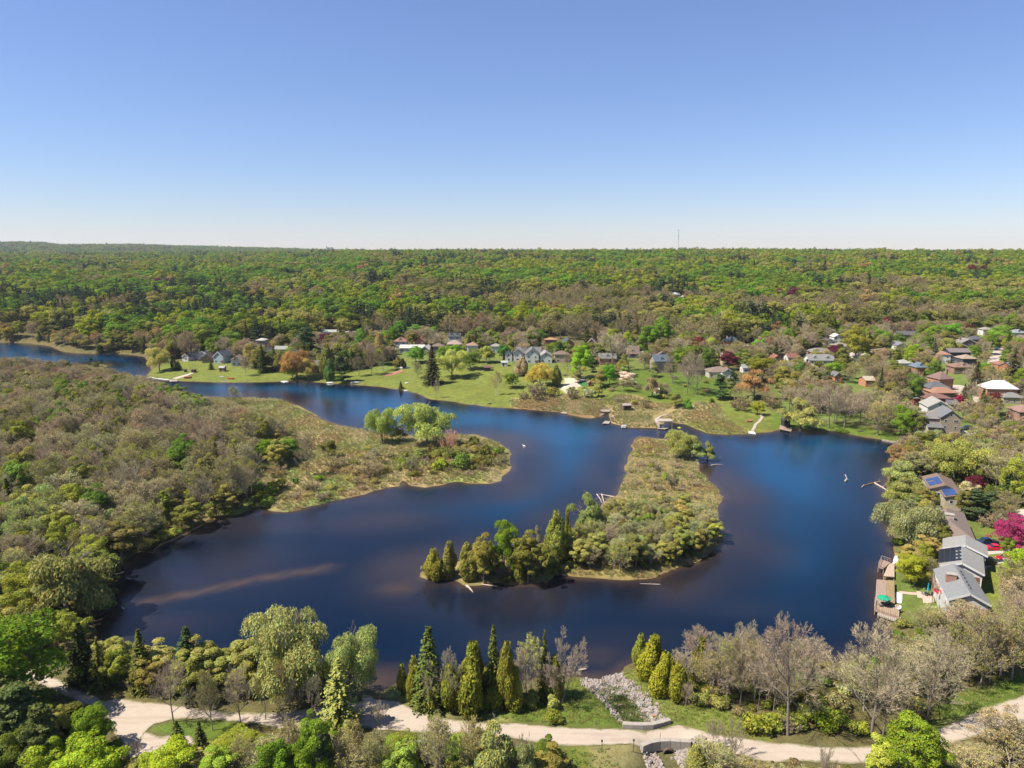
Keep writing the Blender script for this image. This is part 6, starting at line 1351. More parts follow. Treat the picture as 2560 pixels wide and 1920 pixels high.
# low undergrowth that nobody could count
def under(name, polys, gap, shapes_, srange, seed, label, cond=None):
    BWL = W([1733,1700,1664,1643,1641,1653],[1021,1025,1038,1047,1052,1066])
    rng = np.random.default_rng(seed); pts = []
    for P in polys:
        q = pts_in(P, gap, rng); pts.append(q)
    q = np.concatenate(pts); ok = (shore(q[:, 0], q[:, 1]) > 0.3) & (grid_at(ROADG, q[:, 0], q[:, 1]) < -0.8) & (grid_at(CHANG, q[:, 0], q[:, 1]) < -1)
    for P in KEEP: ok &= poly_sd(q[:, 0], q[:, 1], P) < -0.5
    d = np.full(len(q), 99.0); ok &= line_d(q[:, 0], q[:, 1], BWL) > 2.2
    for a, b, c in HO: d = np.minimum(d, np.hypot(q[:, 0] - a, q[:, 1] - b) - c * 0.9)
    ok &= d > 0
    if cond is not None: ok &= cond(q[:, 0], q[:, 1])
    q = q[ok]; n = len(q); z = height(q[:, 0], q[:, 1]); nz = noise2(q[:, 0], q[:, 1], 12, seed % 9) * 0.5 + 0.5
    idx = np.clip((nz * 0.8 + rng.uniform(0, 0.2, n)) * len(shapes_), 0, len(shapes_) - 1).astype(int)
    s = rng.uniform(*srange, n); ch = [(m, (1, 1, 1)) for m in shapes_]
    scatter(name, np.stack([q[:, 0], q[:, 1], z - 0.03], 1), idx, np.stack([s * rng.uniform(.8, 1.2, n), s * rng.uniform(.8, 1.2, n), s * rng.uniform(.7, 1.3, n)], 1), np.stack([rng.normal(0, .06, n), rng.normal(0, .06, n), rng.uniform(0, 6.28, n)], 1), ch, label); return n
def tuft(seed, col, H=0.9, Wd=0.9, n=46, w=0.035, seedhead=0.0):
    rng = np.random.default_rng(seed); a = rng.uniform(0, 6.28, n); r = np.sqrt(rng.uniform(0, 1, n)) * Wd / 2; p0 = np.stack([r * np.cos(a), r * np.sin(a), np.zeros(n)], 1)
    d = np.stack([0.35 * np.cos(a) + 0.2 * rng.normal(size=n), 0.35 * np.sin(a) + 0.2 * rng.normal(size=n), np.full(n, 1.0)], 1); p1 = p0 + unit(d) * (H * rng.uniform(0.5, 1.1, n))[:, None]
    V, F = strips(p0, p1, np.full(n, w), rng); T = np.repeat(rng.uniform(0.7, 1.35, (n, 1)), 4, 0) * np.array(col); return part_mesh('tuft', V, F, LEAF, T)
S1 = [merged('shrub', 0, c) for c in (OL, GR, DO, (0.16, 0.13, 0.06), YG)]
n1 = under('undergrowth', [[(-160,1000),(560,1012),(690,1075),(640,1170),(660,1262),(340,1379),(250,1438),(180,1640),(-160,1640)], [(1428,1372),(1560,1284),(1740,1296),(1795,1372),(1655,1426),(1432,1425)], [(2230,1590),(2480,1540),(2700,1500),(2700,1650),(2400,1722),(1920,1790),(1760,1790),(1700,1720),(1900,1680)], [(-60,1700),(170,1745),(300,1880),(520,1880),(1180,1862),(1400,1960),(1400,2010),(-60,2010)], [(1700,1890),(2120,1935),(2720,1740),(2720,2010),(1700,2010)], [(2240,1110),(2700,1100),(2700,1270),(2540,1300),(2420,1240),(2300,1215)]], 3.1, S1, (0.45, 0.95), 601, 'low leafy undergrowth on the wood floors')
G1 = [tuft(1, (0.27, 0.225, 0.115)), tuft(2, (0.22, 0.165, 0.08)), tuft(3, (0.19, 0.19, 0.075)), tuft(4, (0.31, 0.265, 0.15)), tuft(5, (0.12, 0.17, 0.045))]
n2 = under('reeds', [[(1520,1046),(1660,1046),(1655,1078),(1520,1076)],[(1280,1028),(1400,1022),(1510,1030),(1500,1046),(1400,1040)],[(1590,1096),(1735,1110),(1749,1177),(1810,1244),(1788,1300),(1804,1362),(1731,1411),(1627,1449),(1381,1436),(1375,1457),(1250,1460),(1240,1440),(1420,1400),(1500,1275),(1558,1209),(1581,1116)], [(640,1270),(712,1280),(796,1261),(1002,1216),(1224,1210),(1277,1163),(1248,1108),(1146,1087),(912,1077),(814,1054),(698,999),(560,994),(650,1035),(700,1075),(700,1130),(640,1180)], [(1280,1022),(1400,1031),(1500,1040),(1530,1050),(1645,1070),(1700,1060),(1766,1090),(1873,1088),(1810,1040),(1800,1010),(1730,1003),(1640,1008),(1560,986),(1500,998),(1440,986),(1350,984),(1275,1002)]], 1.25, G1, (0.55, 1.15), 602, 'straw-coloured reeds and sedge on the marshes')
n3 = under('rough_grass', [[(1556,1675),(1600,1675),(1720,1750),(1920,1800),(1920,1845),(1700,1818),(1600,1770)], [(938,1728),(1000,1714),(1040,1740),(1100,1770),(1280,1795),(1430,1690),(1462,1700),(1556,1812),(1280,1806),(1100,1785)], [(2250,1800),(2400,1730),(2560,1690),(2700,1650),(2700,1690),(2412,1790),(2330,1826),(2200,1862)], [(395,1866),(1500,1868),(1600,1990),(300,1990)]], 0.9, [tuft(11, (0.14, 0.18, 0.04), 0.4, 0.7, 30), tuft(12, (0.19, 0.19, 0.06), 0.5, 0.7, 30), tuft(13, (0.10, 0.17, 0.03), 0.35, 0.7, 30)], (0.6, 1.1), 603, 'uneven grass on the pond banks')
print('undergrowth', n1, n2, n3)
# ---- the far woods: one object, too many trees to count
rng = np.random.default_rng(500)
shapes = [('far_maple', 0, BG), ('far_maple', 1, (0.12, 0.20, 0.018)), ('far_maple', 2, (0.10, 0.165, 0.02)), ('far_maple', 0, (0.21, 0.24, 0.02)), ('far_maple', 1, OL), ('far_maple', 2, DO),
          ('far_bare', 0, (0.25, 0.20, 0.09)), ('far_bare', 1, (0.22, 0.20, 0.07)), ('far_bare', 0, (0.27, 0.19, 0.10)), ('far_spruce', 0, DK), ('far_pine', 0, (0.045, 0.065, 0.03)), ('far_maple', 2, (0.10, 0.02, 0.03)), ('far_maple', 0, OR)]
children = [(merged(k, j, tuple(v * 0.76 for v in c)), (1, 1, 1)) for k, j, c in shapes]
def far_points(r0, r1, gap, az0, az1):
    r = r0; out = []
    while r < r1:
        n = int(r * math.radians(az1 - az0) / gap); a = np.radians(az0 + (np.arange(n) + rng.uniform(-0.35, 0.35, n)) * (az1 - az0) / n); q = r + rng.uniform(-0.4, 0.4, n) * gap
        out.append(np.stack([q * np.sin(a), q * np.cos(a)], 1)); r += gap * 0.86
    return np.concatenate(out)
q = np.concatenate([far_points(380, 1000, 12.0, -46, 46), far_points(1000, 2400, 13.0, -44, 44), far_points(2400, 3400, 15, -42, 42), far_points(3400, 6500, 24, -42, -10)])
Rr = np.hypot(q[:, 0], q[:, 1]); n_ = q[:, 1] - np.interp(q[:, 0], NX, NY); az = np.degrees(np.arctan2(q[:, 0], q[:, 1]))
hz = height(q[:, 0], q[:, 1]); U, V = proj(q[:, 0], q[:, 1], hz)
# the wood begins behind the houses
edge = np.interp(U, [-900, 0, 130, 230, 360, 420, 480, 640, 760, 900, 1100, 1280, 1450, 1600, 1700, 1800, 1950, 2100, 2300, 2560, 3400], [838, 838, 842, 862, 862, 872, 880, 862, 848, 846, 846, 846, 850, 864, 880, 868, 860, 842, 832, 826, 800])
ok = (V < edge) & (n_ > 25) & ((Rr < 3000) | (noise2(q[:, 0], q[:, 1], 260, 33) > -0.55) | (az > -14))
hh = np.array([(h[0], h[1], h[2]) for h in HOUSES if math.hypot(h[0], h[1]) > 450])
for a, b, c in hh: ok &= np.hypot(q[:, 0] - a, q[:, 1] - b) > c + 3
for hx, hy, r, (u0, u1, v0, v1), hs in HOUSES:      # a house seen in the wood stands in its clearing
    if v1 < 800: ok &= ~((U > u0 - 2) & (U < u1 + 2) & (q[:, 1] < hy) & (q[:, 1] > hy - 34) & (V > v1 - 14))
q, hz, Rr, az, U, V = q[ok], hz[ok], Rr[ok], az[ok], U[ok], V[ok]; n = len(q)
z1 = noise2(q[:, 0], q[:, 1], 90, 51) + 0.5 * noise2(q[:, 0], q[:, 1], 34, 52); z2 = noise2(q[:, 0], q[:, 1], 60, 53)
u_ = np.clip(0.5 + 0.40 * z1 + rng.normal(0, 0.09, n), 0, 0.999)
greener = np.clip(sstep(Rr, 950, 1250) * (az > -25) + 0.6 * sstep(-az, 5, 25) - 0.5 * ((az > 5) & (Rr < 950)), -1, 1)
cum = lambda w: np.cumsum(w, 1) / np.sum(w, 1, keepdims=True)
wts = np.stack([9 + 6 * greener, 10 + 6 * greener, 9 + 4 * greener, 8 + 5 * greener, 9 + 0 * greener, 8 + 0 * greener, 9 - 6 * greener, 10 - 5 * greener, 9 - 6 * greener], 1)
idx = (u_[:, None] > cum(np.clip(wts, 0.5, None))).sum(1)
idx = np.where((z2 > 0.42) & (rng.uniform(size=n) < 0.75), np.where(rng.uniform(size=n) < 0.5, 9, 10), idx); idx = np.where(rng.uniform(size=n) < 0.003, 11, idx); idx = np.where(rng.uniform(size=n) < 0.003, 12, idx)
leftband = (U < 700) & (V > 760) & (V < 840); idx = np.where(leftband & (rng.uniform(size=n) < 0.5), np.where(rng.uniform(size=n) < 0.5, 9, 10), idx)
s = rng.uniform(0.6, 1.3, n) * (1 + 0.18 * noise2(q[:, 0], q[:, 1], 70, 77)) * np.where(Rr > 3400, 1.25, np.where(Rr > 2400, 1.5, np.where(Rr > 1000, 1.45, 1.35)))
scl = np.stack([s * rng.uniform(0.9, 1.15, n), s * rng.uniform(0.9, 1.15, n), s * rng.uniform(0.72, 0.98, n)], 1)
rot = np.stack([0 * s, 0 * s, rng.uniform(0, 6.283, n)], 1)
order = {k: i for i, k in enumerate(sorted(range(len(children)), key=lambda k: 'woods_shape_%02d' % k))}
P3 = np.stack([q[:, 0], q[:, 1], hz - 0.3], 1)
scatter('woods', P3, idx, scl, rot, children, 'mixed spring woodland covering the far ridge')
print('far trees', n, 'near trees', sum(NTREES.values()), NTREES, 'left over', len(LEFT_OVER))
# surplus trees
if LEFT_OVER:
    ks = sorted({(t[0], t[5]) for t in LEFT_OVER}); ch = [(merged(k, 0, c), (1, 1, 1)) for k, c in ks]; ii = {kc: i for i, kc in enumerate(ks)}
    A = np.array([(t[1], t[2]) for t in LEFT_OVER]); zz = height(A[:, 0], A[:, 1])
    sc = np.array([(t[4] / PROTO[t[0]][0][3], t[4] / PROTO[t[0]][0][3], t[3] / PROTO[t[0]][0][2]) for t in LEFT_OVER])
    scatter('thicket_woods', np.stack([A[:, 0], A[:, 1], zz], 1), [ii[(t[0], t[5])] for t in LEFT_OVER], sc, np.stack([zz * 0, zz * 0, rng.uniform(0, 6.28, len(zz))], 1), ch, 'dense budding trees filling the woods too thickly to count')
# ------------------------------------------------------------------ stone channel, block walls, culvert
WOOD = plain('deck_wood', (0.27, 0.195, 0.15), 0.85, 0.18, 3.0); WOODP = plain('weathered_wood', (0.30, 0.255, 0.21), 0.9, 0.2, 3.0); DARKW = plain('dark_wood', (0.08, 0.055, 0.04), 0.9, 0.2, 3.0); SNAG = plain('bleached_wood', (0.42, 0.34, 0.28), 0.9, 0.2, 3.0)
METAL = plain('grey_metal', (0.25, 0.26, 0.27), 0.5, 0.1, 2.0, 0.5); BLACK = plain('black_plastic', (0.02, 0.02, 0.02), 0.5, 0.1); RUBBER = plain('tyre_rubber', (0.02, 0.02, 0.022), 0.8, 0.1)
def rock_mesh(seed, c):
    rng = np.random.default_rng(seed); import bmesh
    bm = bmesh.new(); bmesh.ops.create_icosphere(bm, subdivisions=1, radius=0.5)
    for v in bm.verts: v.co *= rng.uniform(0.72, 1.15); v.co.z *= 0.72
    me = bpy.data.meshes.new('rock'); bm.to_mesh(me); bm.free(); me.materials.append(LEAF if False else ROCKM); return me
def rock_mat():
    m, t, out = nodes_mat('limestone'); b = N(t, 'ShaderNodeBsdfPrincipled', Roughness=0.95); oi = N(t, 'ShaderNodeObjectInfo')
    g = N(t, 'ShaderNodeNewGeometry'); n = N(t, 'ShaderNodeTexNoise', Scale=2.4, Detail=5.0); t.links.new(g.outputs['Position'], n.inputs['Vector'])
    c = mixc(t, (0.15, 0.135, 0.125), (0.30, 0.265, 0.24), mixs(t, n.outputs['Fac'], 0.3, 0.7, 0, 1)); c = mixc(t, c, (0.26, 0.19, 0.15), mixs(t, oi.outputs['Random'], 0.4, 1, 0, 0.7))
    t.links.new(c, b.inputs['Base Color']); t.links.new(b.outputs[0], out.inputs[0]); return m
ROCKM = rock_mat(); ROCKS = [rock_mesh(q, 0) for q in range(5)]
rng = np.random.default_rng(900)
def along(P, t):
    P = np.array(P); d = np.r_[0, np.cumsum(np.linalg.norm(np.diff(P, axis=0), axis=1))]; t = np.asarray(t) * d[-1]
    return np.stack([np.interp(t, d, P[:, 0]), np.interp(t, d, P[:, 1])], -1)
pts, sc = [], []
def riprap(P, wid, n, s=(0.35, 0.75)):
    q = along(WP(P, 0.8), rng.uniform(0, 1, n)) + rng.uniform(-1, 1, (n, 2)) * np.array([wid, wid]) * 0.5
    for a in q: pts.append((a[0], a[1], float(height(a[0], a[1])) + rng.uniform(-0.05, 0.22))); sc.append(rng.uniform(*s))
riprap([(1540,1686),(1556,1708),(1585,1738),(1612,1768),(1640,1805)], 3.0, 620)
riprap([(1465,1702),(1490,1728),(1515,1760),(1540,1790),(1556,1806)], 1.9, 300)
riprap([(1470,1700),(1500,1704),(1530,1694),(1545,1688)], 3.2, 420)
riprap([(1490,1715),(1515,1722),(1540,1720)], 3.4, 300); riprap([(1520,1712),(1545,1745),(1580,1790),(1598,1806)], 4.2, 130, (0.3, 0.6))
riprap([(1622,1872),(1635,1900),(1650,1935)], 2.6, 260); riprap([(1690,1875),(1710,1890),(1725,1930)], 2.6, 240); riprap([(1735,1862),(1760,1868)], 1.6, 60, (0.4, 0.9)); riprap([(1790,1880),(1830,1915),(1850,1930)], 1.5, 90)
riprap([(2122,1087),(2166,1095),(2209,1101),(2253,1111)], 1.8, 160, (0.5, 1.0)); riprap([(380,950),(450,956)], 1.5, 40)
pts = np.array(pts); sc = np.array(sc)[:, None] * rng.uniform(0.8, 1.25, (len(sc), 3)); n = len(pts)
scatter('riprap_stones', pts, rng.integers(0, 5, n), sc, rng.uniform(0, 6.28, (n, 3)), [(m, (1, 1, 1)) for m in ROCKS], 'pale broken stones lining the channel and banks')
for u, v, s, lab in [(1532,1735,1.3,'squarish boulder among the grass in the channel'),(1550,1738,1.6,'largest pink boulder in the middle of the channel'),(1551,1766,1.0,'small boulder low in the channel'),(1653,1872,1.3,'round boulder left of the culvert mouth'),(1688,1872,1.5,'dark slab-like boulder right of the culvert mouth'),(1697,1884,1.2,'grey boulder below the slab-like one')]:
    x, y, z = G(u, v); o = link('boulder', ROCKS[int(s * 10) % 5], None, (x, y, z + 0.2)); o.scale = (s, s * 0.85, s); o.rotation_euler = (0.3 * s, 0.2, s * 3); tag(o, lab, 'boulder', 'boulders in the stone channel')
# grass tussocks between the stones
q = along(WP([(1520,1712),(1545,1745),(1580,1790),(1598,1806)], 0.6), rng.uniform(0.12, 1, 190)) + rng.normal(0, 1.25, (190, 2))
scatter('channel_grass', np.stack([q[:, 0], q[:, 1], height(q[:, 0], q[:, 1]) - 0.05], 1), rng.integers(0, 2, 190), rng.uniform(0.7, 1.3, (190, 3)), np.stack([0 * q[:, 0], 0 * q[:, 0], rng.uniform(0, 6.28, 190)], 1), [(tuft(31, (0.085, 0.12, 0.035), 0.6, 0.9, 60, 0.05), (1, 1, 1)), (tuft(32, (0.14, 0.145, 0.05), 0.6, 0.9, 60, 0.05), (1, 1, 1))], 'green tussocks growing in the stone channel')
def block_wall(P, zt, hgt, labels_name, label, wob=0.01, dep=0.85):
    """a curved row of big concrete blocks: P are the pixel joints of the front top edge"""
    Q = [np.array(W(u, v, zt)) for u, v in P]; root = link('block_wall', None, None, (float(Q[0][0]), float(Q[0][1]), 0)); tag(root, label, 'retaining wall')
    for a, b in zip(Q[:-1], Q[1:]):
        L = float(np.linalg.norm(b - a)) - 0.03; yaw = math.atan2(b[1] - a[1], b[0] - a[0]); import bmesh
        bm = bmesh.new(); bmesh.ops.create_cube(bm, size=1.0); bmesh.ops.scale(bm, vec=(L, dep, hgt), verts=bm.verts); bmesh.ops.bevel(bm, geom=bm.edges[:], offset=0.035, segments=1, affect='EDGES')
        me = bpy.data.meshes.new('concrete_block'); bm.to_mesh(me); bm.free(); me.materials.append(CONC)
        m = (a + b) / 2; nx, ny = -math.sin(yaw), math.cos(yaw)
        link('concrete_block', me, root, (m[0] - Q[0][0] + nx * dep / 2, m[1] - Q[0][1] + ny * dep / 2, zt - hgt / 2 + random.uniform(-wob, wob)), yaw)
    return root
block_wall([(1557,1811),(1583,1812.5),(1609,1813),(1634,1812),(1657,1806.5),(1679,1800)], ROADZ + 0.75, 1.5, 'b', 'curved row of pale concrete blocks above the stone channel')
block_wall([(1608,1866),(1630,1857),(1652,1853.5),(1677,1852.5),(1702,1854),(1728,1856)], ROADZ + 0.45, 1.7, 'b', 'low concrete block parapet over the culvert on the near side of the road')
x, y, z = G(1668, 1872); r_ = link('culvert', None, None, (x, y - 0.3, z - 0.75)); tag(r_, 'dark culvert mouth under the block parapet', 'culvert')
d = MB(); k = 14
for i in range(k):
    a0, a1 = i * 2 * math.pi / k, (i + 1) * 2 * math.pi / k
    for rr0, rr1 in ((0.75, 0.9),):
        d.add([(rr0 * math.cos(a0), -0.9, 0.7 + rr0 * math.sin(a0)), (rr1 * math.cos(a0), -0.9, 0.7 + rr1 * math.sin(a0)), (rr1 * math.cos(a1), -0.9, 0.7 + rr1 * math.sin(a1)), (rr0 * math.cos(a1), -0.9, 0.7 + rr0 * math.sin(a1)), (rr0 * math.cos(a0), 0.8, 0.7 + rr0 * math.sin(a0)), (rr1 * math.cos(a0), 0.8, 0.7 + rr1 * math.sin(a0)), (rr1 * math.cos(a1), 0.8, 0.7 + rr1 * math.sin(a1)), (rr0 * math.cos(a1), 0.8, 0.7 + rr0 * math.sin(a1))], [(0, 1, 2, 3), (4, 7, 6, 5), (1, 5, 6, 2), (3, 7, 4, 0)])
d.build('pipe', DARKW, r_); MB().box(-0.75, 0.75, 0.75, 0.8, 0, 1.45).build('shade_panel', BLACK, r_)  # dark pipe colour and added black panel stand in for shade inside
# posts, stakes
def post(u, v, vt, r, mat, label, name='stake', cat='stake', cap=None):
    x, y, z = G(u, v); h = max(0.5, float(zat(x, y, vt)) - z); o = link(name, None, None, (x, y, z)); MB().tube((0, 0, -0.2), (0, 0, h), r, r * 0.85).build('shaft', mat, o)
    if cap: MB().box(-r * 2.4, r * 2.4, -r * 1.4, r * 1.4, h - 0.3, h).build('plate', cap, o)
    tag(o, label, cat, None); return o
GREENM = plain('green_steel', (0.05, 0.08, 0.05), 0.6); ORANGE = plain('orange_paint', (0.65, 0.20, 0.03), 0.6)
post(1504.5,1876,1850,0.06,GREENM,'dark steel stake on the gravel shoulder, left of its twin',cap=GREENM); post(1583.5,1880,1848,0.06,GREENM,'dark steel stake in the grass nearer the culvert',cap=GREENM)
post(1650,1852,1832,0.05,plain('rust', (0.3, 0.12, 0.06)),'rusty stake standing at the parapet'); post(1634,1803,1788,0.07,ORANGE,'orange marker stake at the end of the stone channel',cap=ORANGE); post(1449,1796,1788,0.07,BLACK,'short dark stub on the channel lawn')
# ------------------------------------------------------------------ logs and snags
def log(P, r0, r1, label, z=0.18, mat=SNAG, name='driftwood_log', group=None, stubs=2, lift=()):
    root = link(name, None, None, (0, 0, 0)); X0 = W(*P[0], z); root.location = (X0[0], X0[1], 0)
    Q = [np.r_[W(u, v, z) - X0, z + (lift[i] if i < len(lift) else 0)] for i, (u, v) in enumerate(P)]; m = MB(); n = len(Q) - 1
    for i in range(n): m.tube(Q[i], Q[i + 1], r0 + (r1 - r0) * i / n, r0 + (r1 - r0) * (i + 1) / n, 6)
    m.build('stem', mat, root)
    for i in range(stubs):
        k = random.randrange(n); a = Q[k] + (Q[k + 1] - Q[k]) * random.random(); L = np.linalg.norm(Q[-1] - Q[0]) * 0.16
        MB().tube(a, a + np.array([random.uniform(-1, 1) * L, random.uniform(-1, 1) * L, L * 0.5]), r1 * 0.7, 0.02, 4).build('branch', mat, root)
    tag(root, label, 'log', group); return root
BARKY = plain('wet_bark', (0.24, 0.17, 0.07), 0.9, 0.2, 3.0)
log([(506,1312),(470,1330),(440,1345),(410,1358),(390,1370),(382,1385)], 0.32, 0.08, 'long fallen tree lying in the water off the west wood', mat=BARKY, stubs=5)
log([(475,1331),(430,1352),(395,1362)], 0.14, 0.05, 'thin second stem beside the long fallen tree', mat=BARKY, stubs=3)
log([(1535,1242),(1515,1239),(1503,1238),(1497,1238)], 0.22, 0.08, 'bleached log reaching out from the island reeds', lift=(0, 0.1, 0.3, 0.4)); log([(1504,1239),(1508,1250),(1512,1258)], 0.2, 0.06, 'white forked branch standing in the water by the island', lift=(0.5, 0.2, -0.3)); log([(1492,1239),(1500,1248),(1506,1257)], 0.18, 0.06, 'second white branch crossing the forked one', lift=(0.5, 0.2, -0.3))
log([(1750,1140),(1770,1146),(1790,1152)], 0.2, 0.05, 'dead limb stretching east from the island willow', lift=(0.8, 0.4, 0.1)); log([(1778,1163),(1790,1161),(1806,1161)], 0.2, 0.06, 'floating dead branch off the island point'); log([(1795,1151),(1800,1147)], 0.12, 0.04, 'short snag sticking from the water east of the island', lift=(0, 0.8))
log([(2186,1207),(2205,1218),(2222,1228)], 0.26, 0.18, 'pale straight log at the east shore snags'); log([(2200,1204),(2175,1209),(2155,1215)], 0.22, 0.07, 'brown half-sunken log pointing west from the east shore', mat=BARKY); log([(2160,1214),(2153,1219)], 0.12, 0.05, 'grey branch tip in the open water by the snags', lift=(0.3, 0))
log([(2112,1203),(2116,1200),(2121,1200)], 0.26, 0.12, 'lone curled driftwood in the open eastern water', lift=(0, 0.4, 0)); log([(2112,1193),(2118,1199)], 0.14, 0.08, 'upright snag beside the lone driftwood', lift=(1.0, 0.2))
log([(1166,1464),(1174,1470),(1183,1481)], 0.3, 0.08, 'root mass at the south edge of the island', stubs=7); log([(1205,1461),(1245,1466)], 0.16, 0.08, 'pale log under the island cedars')
log([(1447,1675),(1466,1672)], 0.2, 0.12, 'pale floating log left of the stone channel'); log([(1650,1461),(1600,1459)], 0.1, 0.05, 'thin curved stick floating south of the island')
log([(951,1102),(957,1104),(967,1106)], 0.35, 0.1, 'grey exposed roots under the peninsula willow', z=0.9, stubs=6)
log([(1695,1125),(1697,1135),(1690,1142)], 0.5, 0.2, 'split grey trunk of the collapsed island willow', z=1.2, stubs=6, lift=(3.4, 1.6, 0)); log([(1740,1150),(1752,1152),(1765,1150)], 0.4, 0.15, 'tangle of dead limbs at the foot of the outstretched willow', z=0.6, stubs=9)
for i,(u,v0,v1,lab) in enumerate([(1768,1345,1285,'tall dead standing trunk on the east side of the grove'),(1665,1285,1255,'thin dead pole trunk at the grove top'),(1577,1290,1258,'dead grey pole at the northern grove edge')]):
    x,y,z=G(u,v0); h=float(zat(x,y,v1))-z; o=link('dead_tree',None,None,(x,y,z)); MB().tube((0,0,-.3),(0.1,0,h),0.14,0.05,5).build('trunk',SNAG,o); MB().tube((0,0,h*.6),(0.9,0.1,h*.78),0.05,0.02,4).build('branch',SNAG,o); tag(o,lab,'tree')
# swan
def swan(u, v, label, s=1.0):
    import bmesh
    x, y = W(u, v); o = link('swan', None, None, (x, y, 0.0), 2.6); Wm = plain('white_feathers', (0.8, 0.78, 0.74), 0.7); pts_ = [(-0.75,0.12,.05),(-0.45,0.22,.2),(0,0.22,.26),(0.35,0.24,.2),(0.5,0.42,.09),(0.5,0.7,.07),(0.62,0.86,.08),(0.78,0.82,.05)]
    me = bpy.data.meshes.new('body'); me.from_pydata([(a * s, 0, b * s) for a, b, c in pts_], [(i, i + 1) for i in range(len(pts_) - 1)], []); b = link('body', me, o); me.materials.append(Wm)
    b.modifiers.new('skin', 'SKIN'); 
    for i, p in enumerate(pts_): me.skin_vertices[0].data[i].radius = (p[2] * s * 1.1, p[2] * s)
    me.skin_vertices[0].data[2].use_root = True; b.modifiers.new('sub', 'SUBSURF').levels = 1
    MB().tube((0.78 * s, 0, 0.82 * s), (0.92 * s, 0, 0.78 * s), 0.035 * s, 0.015 * s, 5).build('beak', ORANGE, o); tag(o, label, 'swan')
swan(1310, 1116, 'white swan swimming alone between peninsula and island'); swan(308, 1522, 'small white bird floating near the west bank corner', 0.6)
# ------------------------------------------------------------------ the decks of the grey-roofed bungalow
def plank_deck(P, z, label, boards=14, mat=WOOD, legs=True, name='deck', rail=(), th=0.06, cat='deck', across=False):
    """P: front-left, front-right, back-right, back-left pixels of its top; boards run from front to back"""
    Q = [W(u, v, z) for u, v in P]; c = sum(Q) / 4; root = link(name, None, None, (c[0], c[1], 0)); tag(root, label, cat); Q = [q - c for q in Q]
    if across: Q = [Q[1], Q[2], Q[3], Q[0]]
    for i in range(boards):
        t0, t1 = i / boards + 0.02 / boards * 4, (i + 1) / boards - 0.02 / boards * 4
        A, B = Q[0] + (Q[1] - Q[0]) * t0, Q[0] + (Q[1] - Q[0]) * t1; D, C = Q[3] + (Q[2] - Q[3]) * t0, Q[3] + (Q[2] - Q[3]) * t1
        zz = z + random.uniform(-0.008, 0.008); MB().add([(p[0], p[1], h) for h in (zz - th, zz) for p in (A, B, C, D)], [(3, 2, 1, 0), (4, 5, 6, 7), (0, 1, 5, 4), (1, 2, 6, 5), (2, 3, 7, 6), (3, 0, 4, 7)]).build('plank', mat, root)
    b = MB()
    for k_ in range(4):
        a, e = Q[k_] * 0.97, Q[(k_ + 1) % 4] * 0.97; b.tube((a[0], a[1], z - 0.18), (e[0], e[1], z - 0.18), 0.09, 0.09, 4)
    b.build('frame', mat, root)
    if legs:
        for k_ in range(4): a = Q[k_] * 0.93; MB().tube((a[0], a[1], -1.2), (a[0], a[1], z - 0.1), 0.1, 0.1, 6).build('post', mat, root)
    for k_ in rail:
        a, e = Q[k_], Q[(k_ + 1) % 4]; L = np.linalg.norm(e - a); m = MB(); m.tube((a[0], a[1], z + 0.95), (e[0], e[1], z + 0.95), 0.06, 0.06, 4); m.tube((a[0], a[1], z + 0.5), (e[0], e[1], z + 0.5), 0.03, 0.03, 4)
        for j in range(int(L / 0.9) + 2): p = a + (e - a) * min(1, j / (int(L / 0.9) + 1)); m.tube((p[0], p[1], z), (p[0], p[1], z + 0.95), 0.04, 0.04, 4)
        m.build('railing', mat, root)
    return root
plank_deck([(2188.5,1507),(2214,1511),(2217.5,1451),(2192,1448)], 1.0, 'long pinkish plank deck along the lake edge', 9)
plank_deck([(2215,1508),(2237,1508),(2236,1451),(2219,1450)], 1.5, 'brown worn upper deck strip between lake deck and lawn', 6, plain('worn_boards', (0.24, 0.17, 0.085), 0.9, 0.25, 2.0))
plank_deck([(2185,1525),(2247,1545),(2251,1512),(2187,1502)], 1.05, 'square lower deck carrying the green parasol', 14, plain('honey_boards', (0.29, 0.205, 0.14), 0.8, 0.15, 3.0), rail=(0, 3))
plank_deck([(2193,1536),(2250,1556),(2253,1543),(2195,1528)], 0.75, 'narrow dock step running along the lower deck', 12, WOODP)
plank_deck([(2195,1417),(2209,1421),(2226,1406),(2204,1398)], 1.5, 'small railed deck standing over the water above the long deck', 8, WOOD, rail=(0, 3, 2))
plank_deck([(2209,1440),(2236,1442),(2236,1408),(2222,1408)], 1.3, 'sloping tan landing between the two lake decks', 7, plain('tan_boards', (0.38, 0.29, 0.22), 0.9, 0.2, 3.0))
plank_deck([(2334,1466),(2361,1476),(2357,1452),(2332,1440)], 5.0, 'raised house deck with rails on the bungalow\'s lake side', 8, plain('grey_boards', (0.24, 0.17, 0.13), 0.9, 0.2, 3.0), rail=(0, 3))
PAVE = plain('pink_pavers', (0.40, 0.27, 0.22), 0.9, 0.15, 4.0); CHIP = plain('white_gravel', (0.50, 0.50, 0.52), 0.95, 0.15, 6.0)
def pad(P, mat, label, name='patio', lift=0.06, kind='structure'):
    o = sheet(name, np.array([G(u, v)[:2] for u, v in P]), mat, lift, step=0.8, inner=1.2, wob=0.05); o['label'] = label; return o
pad([(2292,1478),(2334,1486),(2334,1508),(2308,1508),(2306,1496),(2293,1494)], PAVE, 'pink paved patio on the lawn'); pad([(2248,1478),(2292,1482),(2292,1488),(2248,1484)], PAVE, 'paved path to the deck', 'path')
pad([(2240,1480),(2256,1484),(2254,1509),(2237,1506)], CHIP, 'white gravel strip beside the decks', 'gravel_strip'); pad([(2224,1403),(2240,1388),(2256,1392),(2250,1404),(2236,1410)], CHIP, 'white stone ramp at the shore', 'gravel_strip')
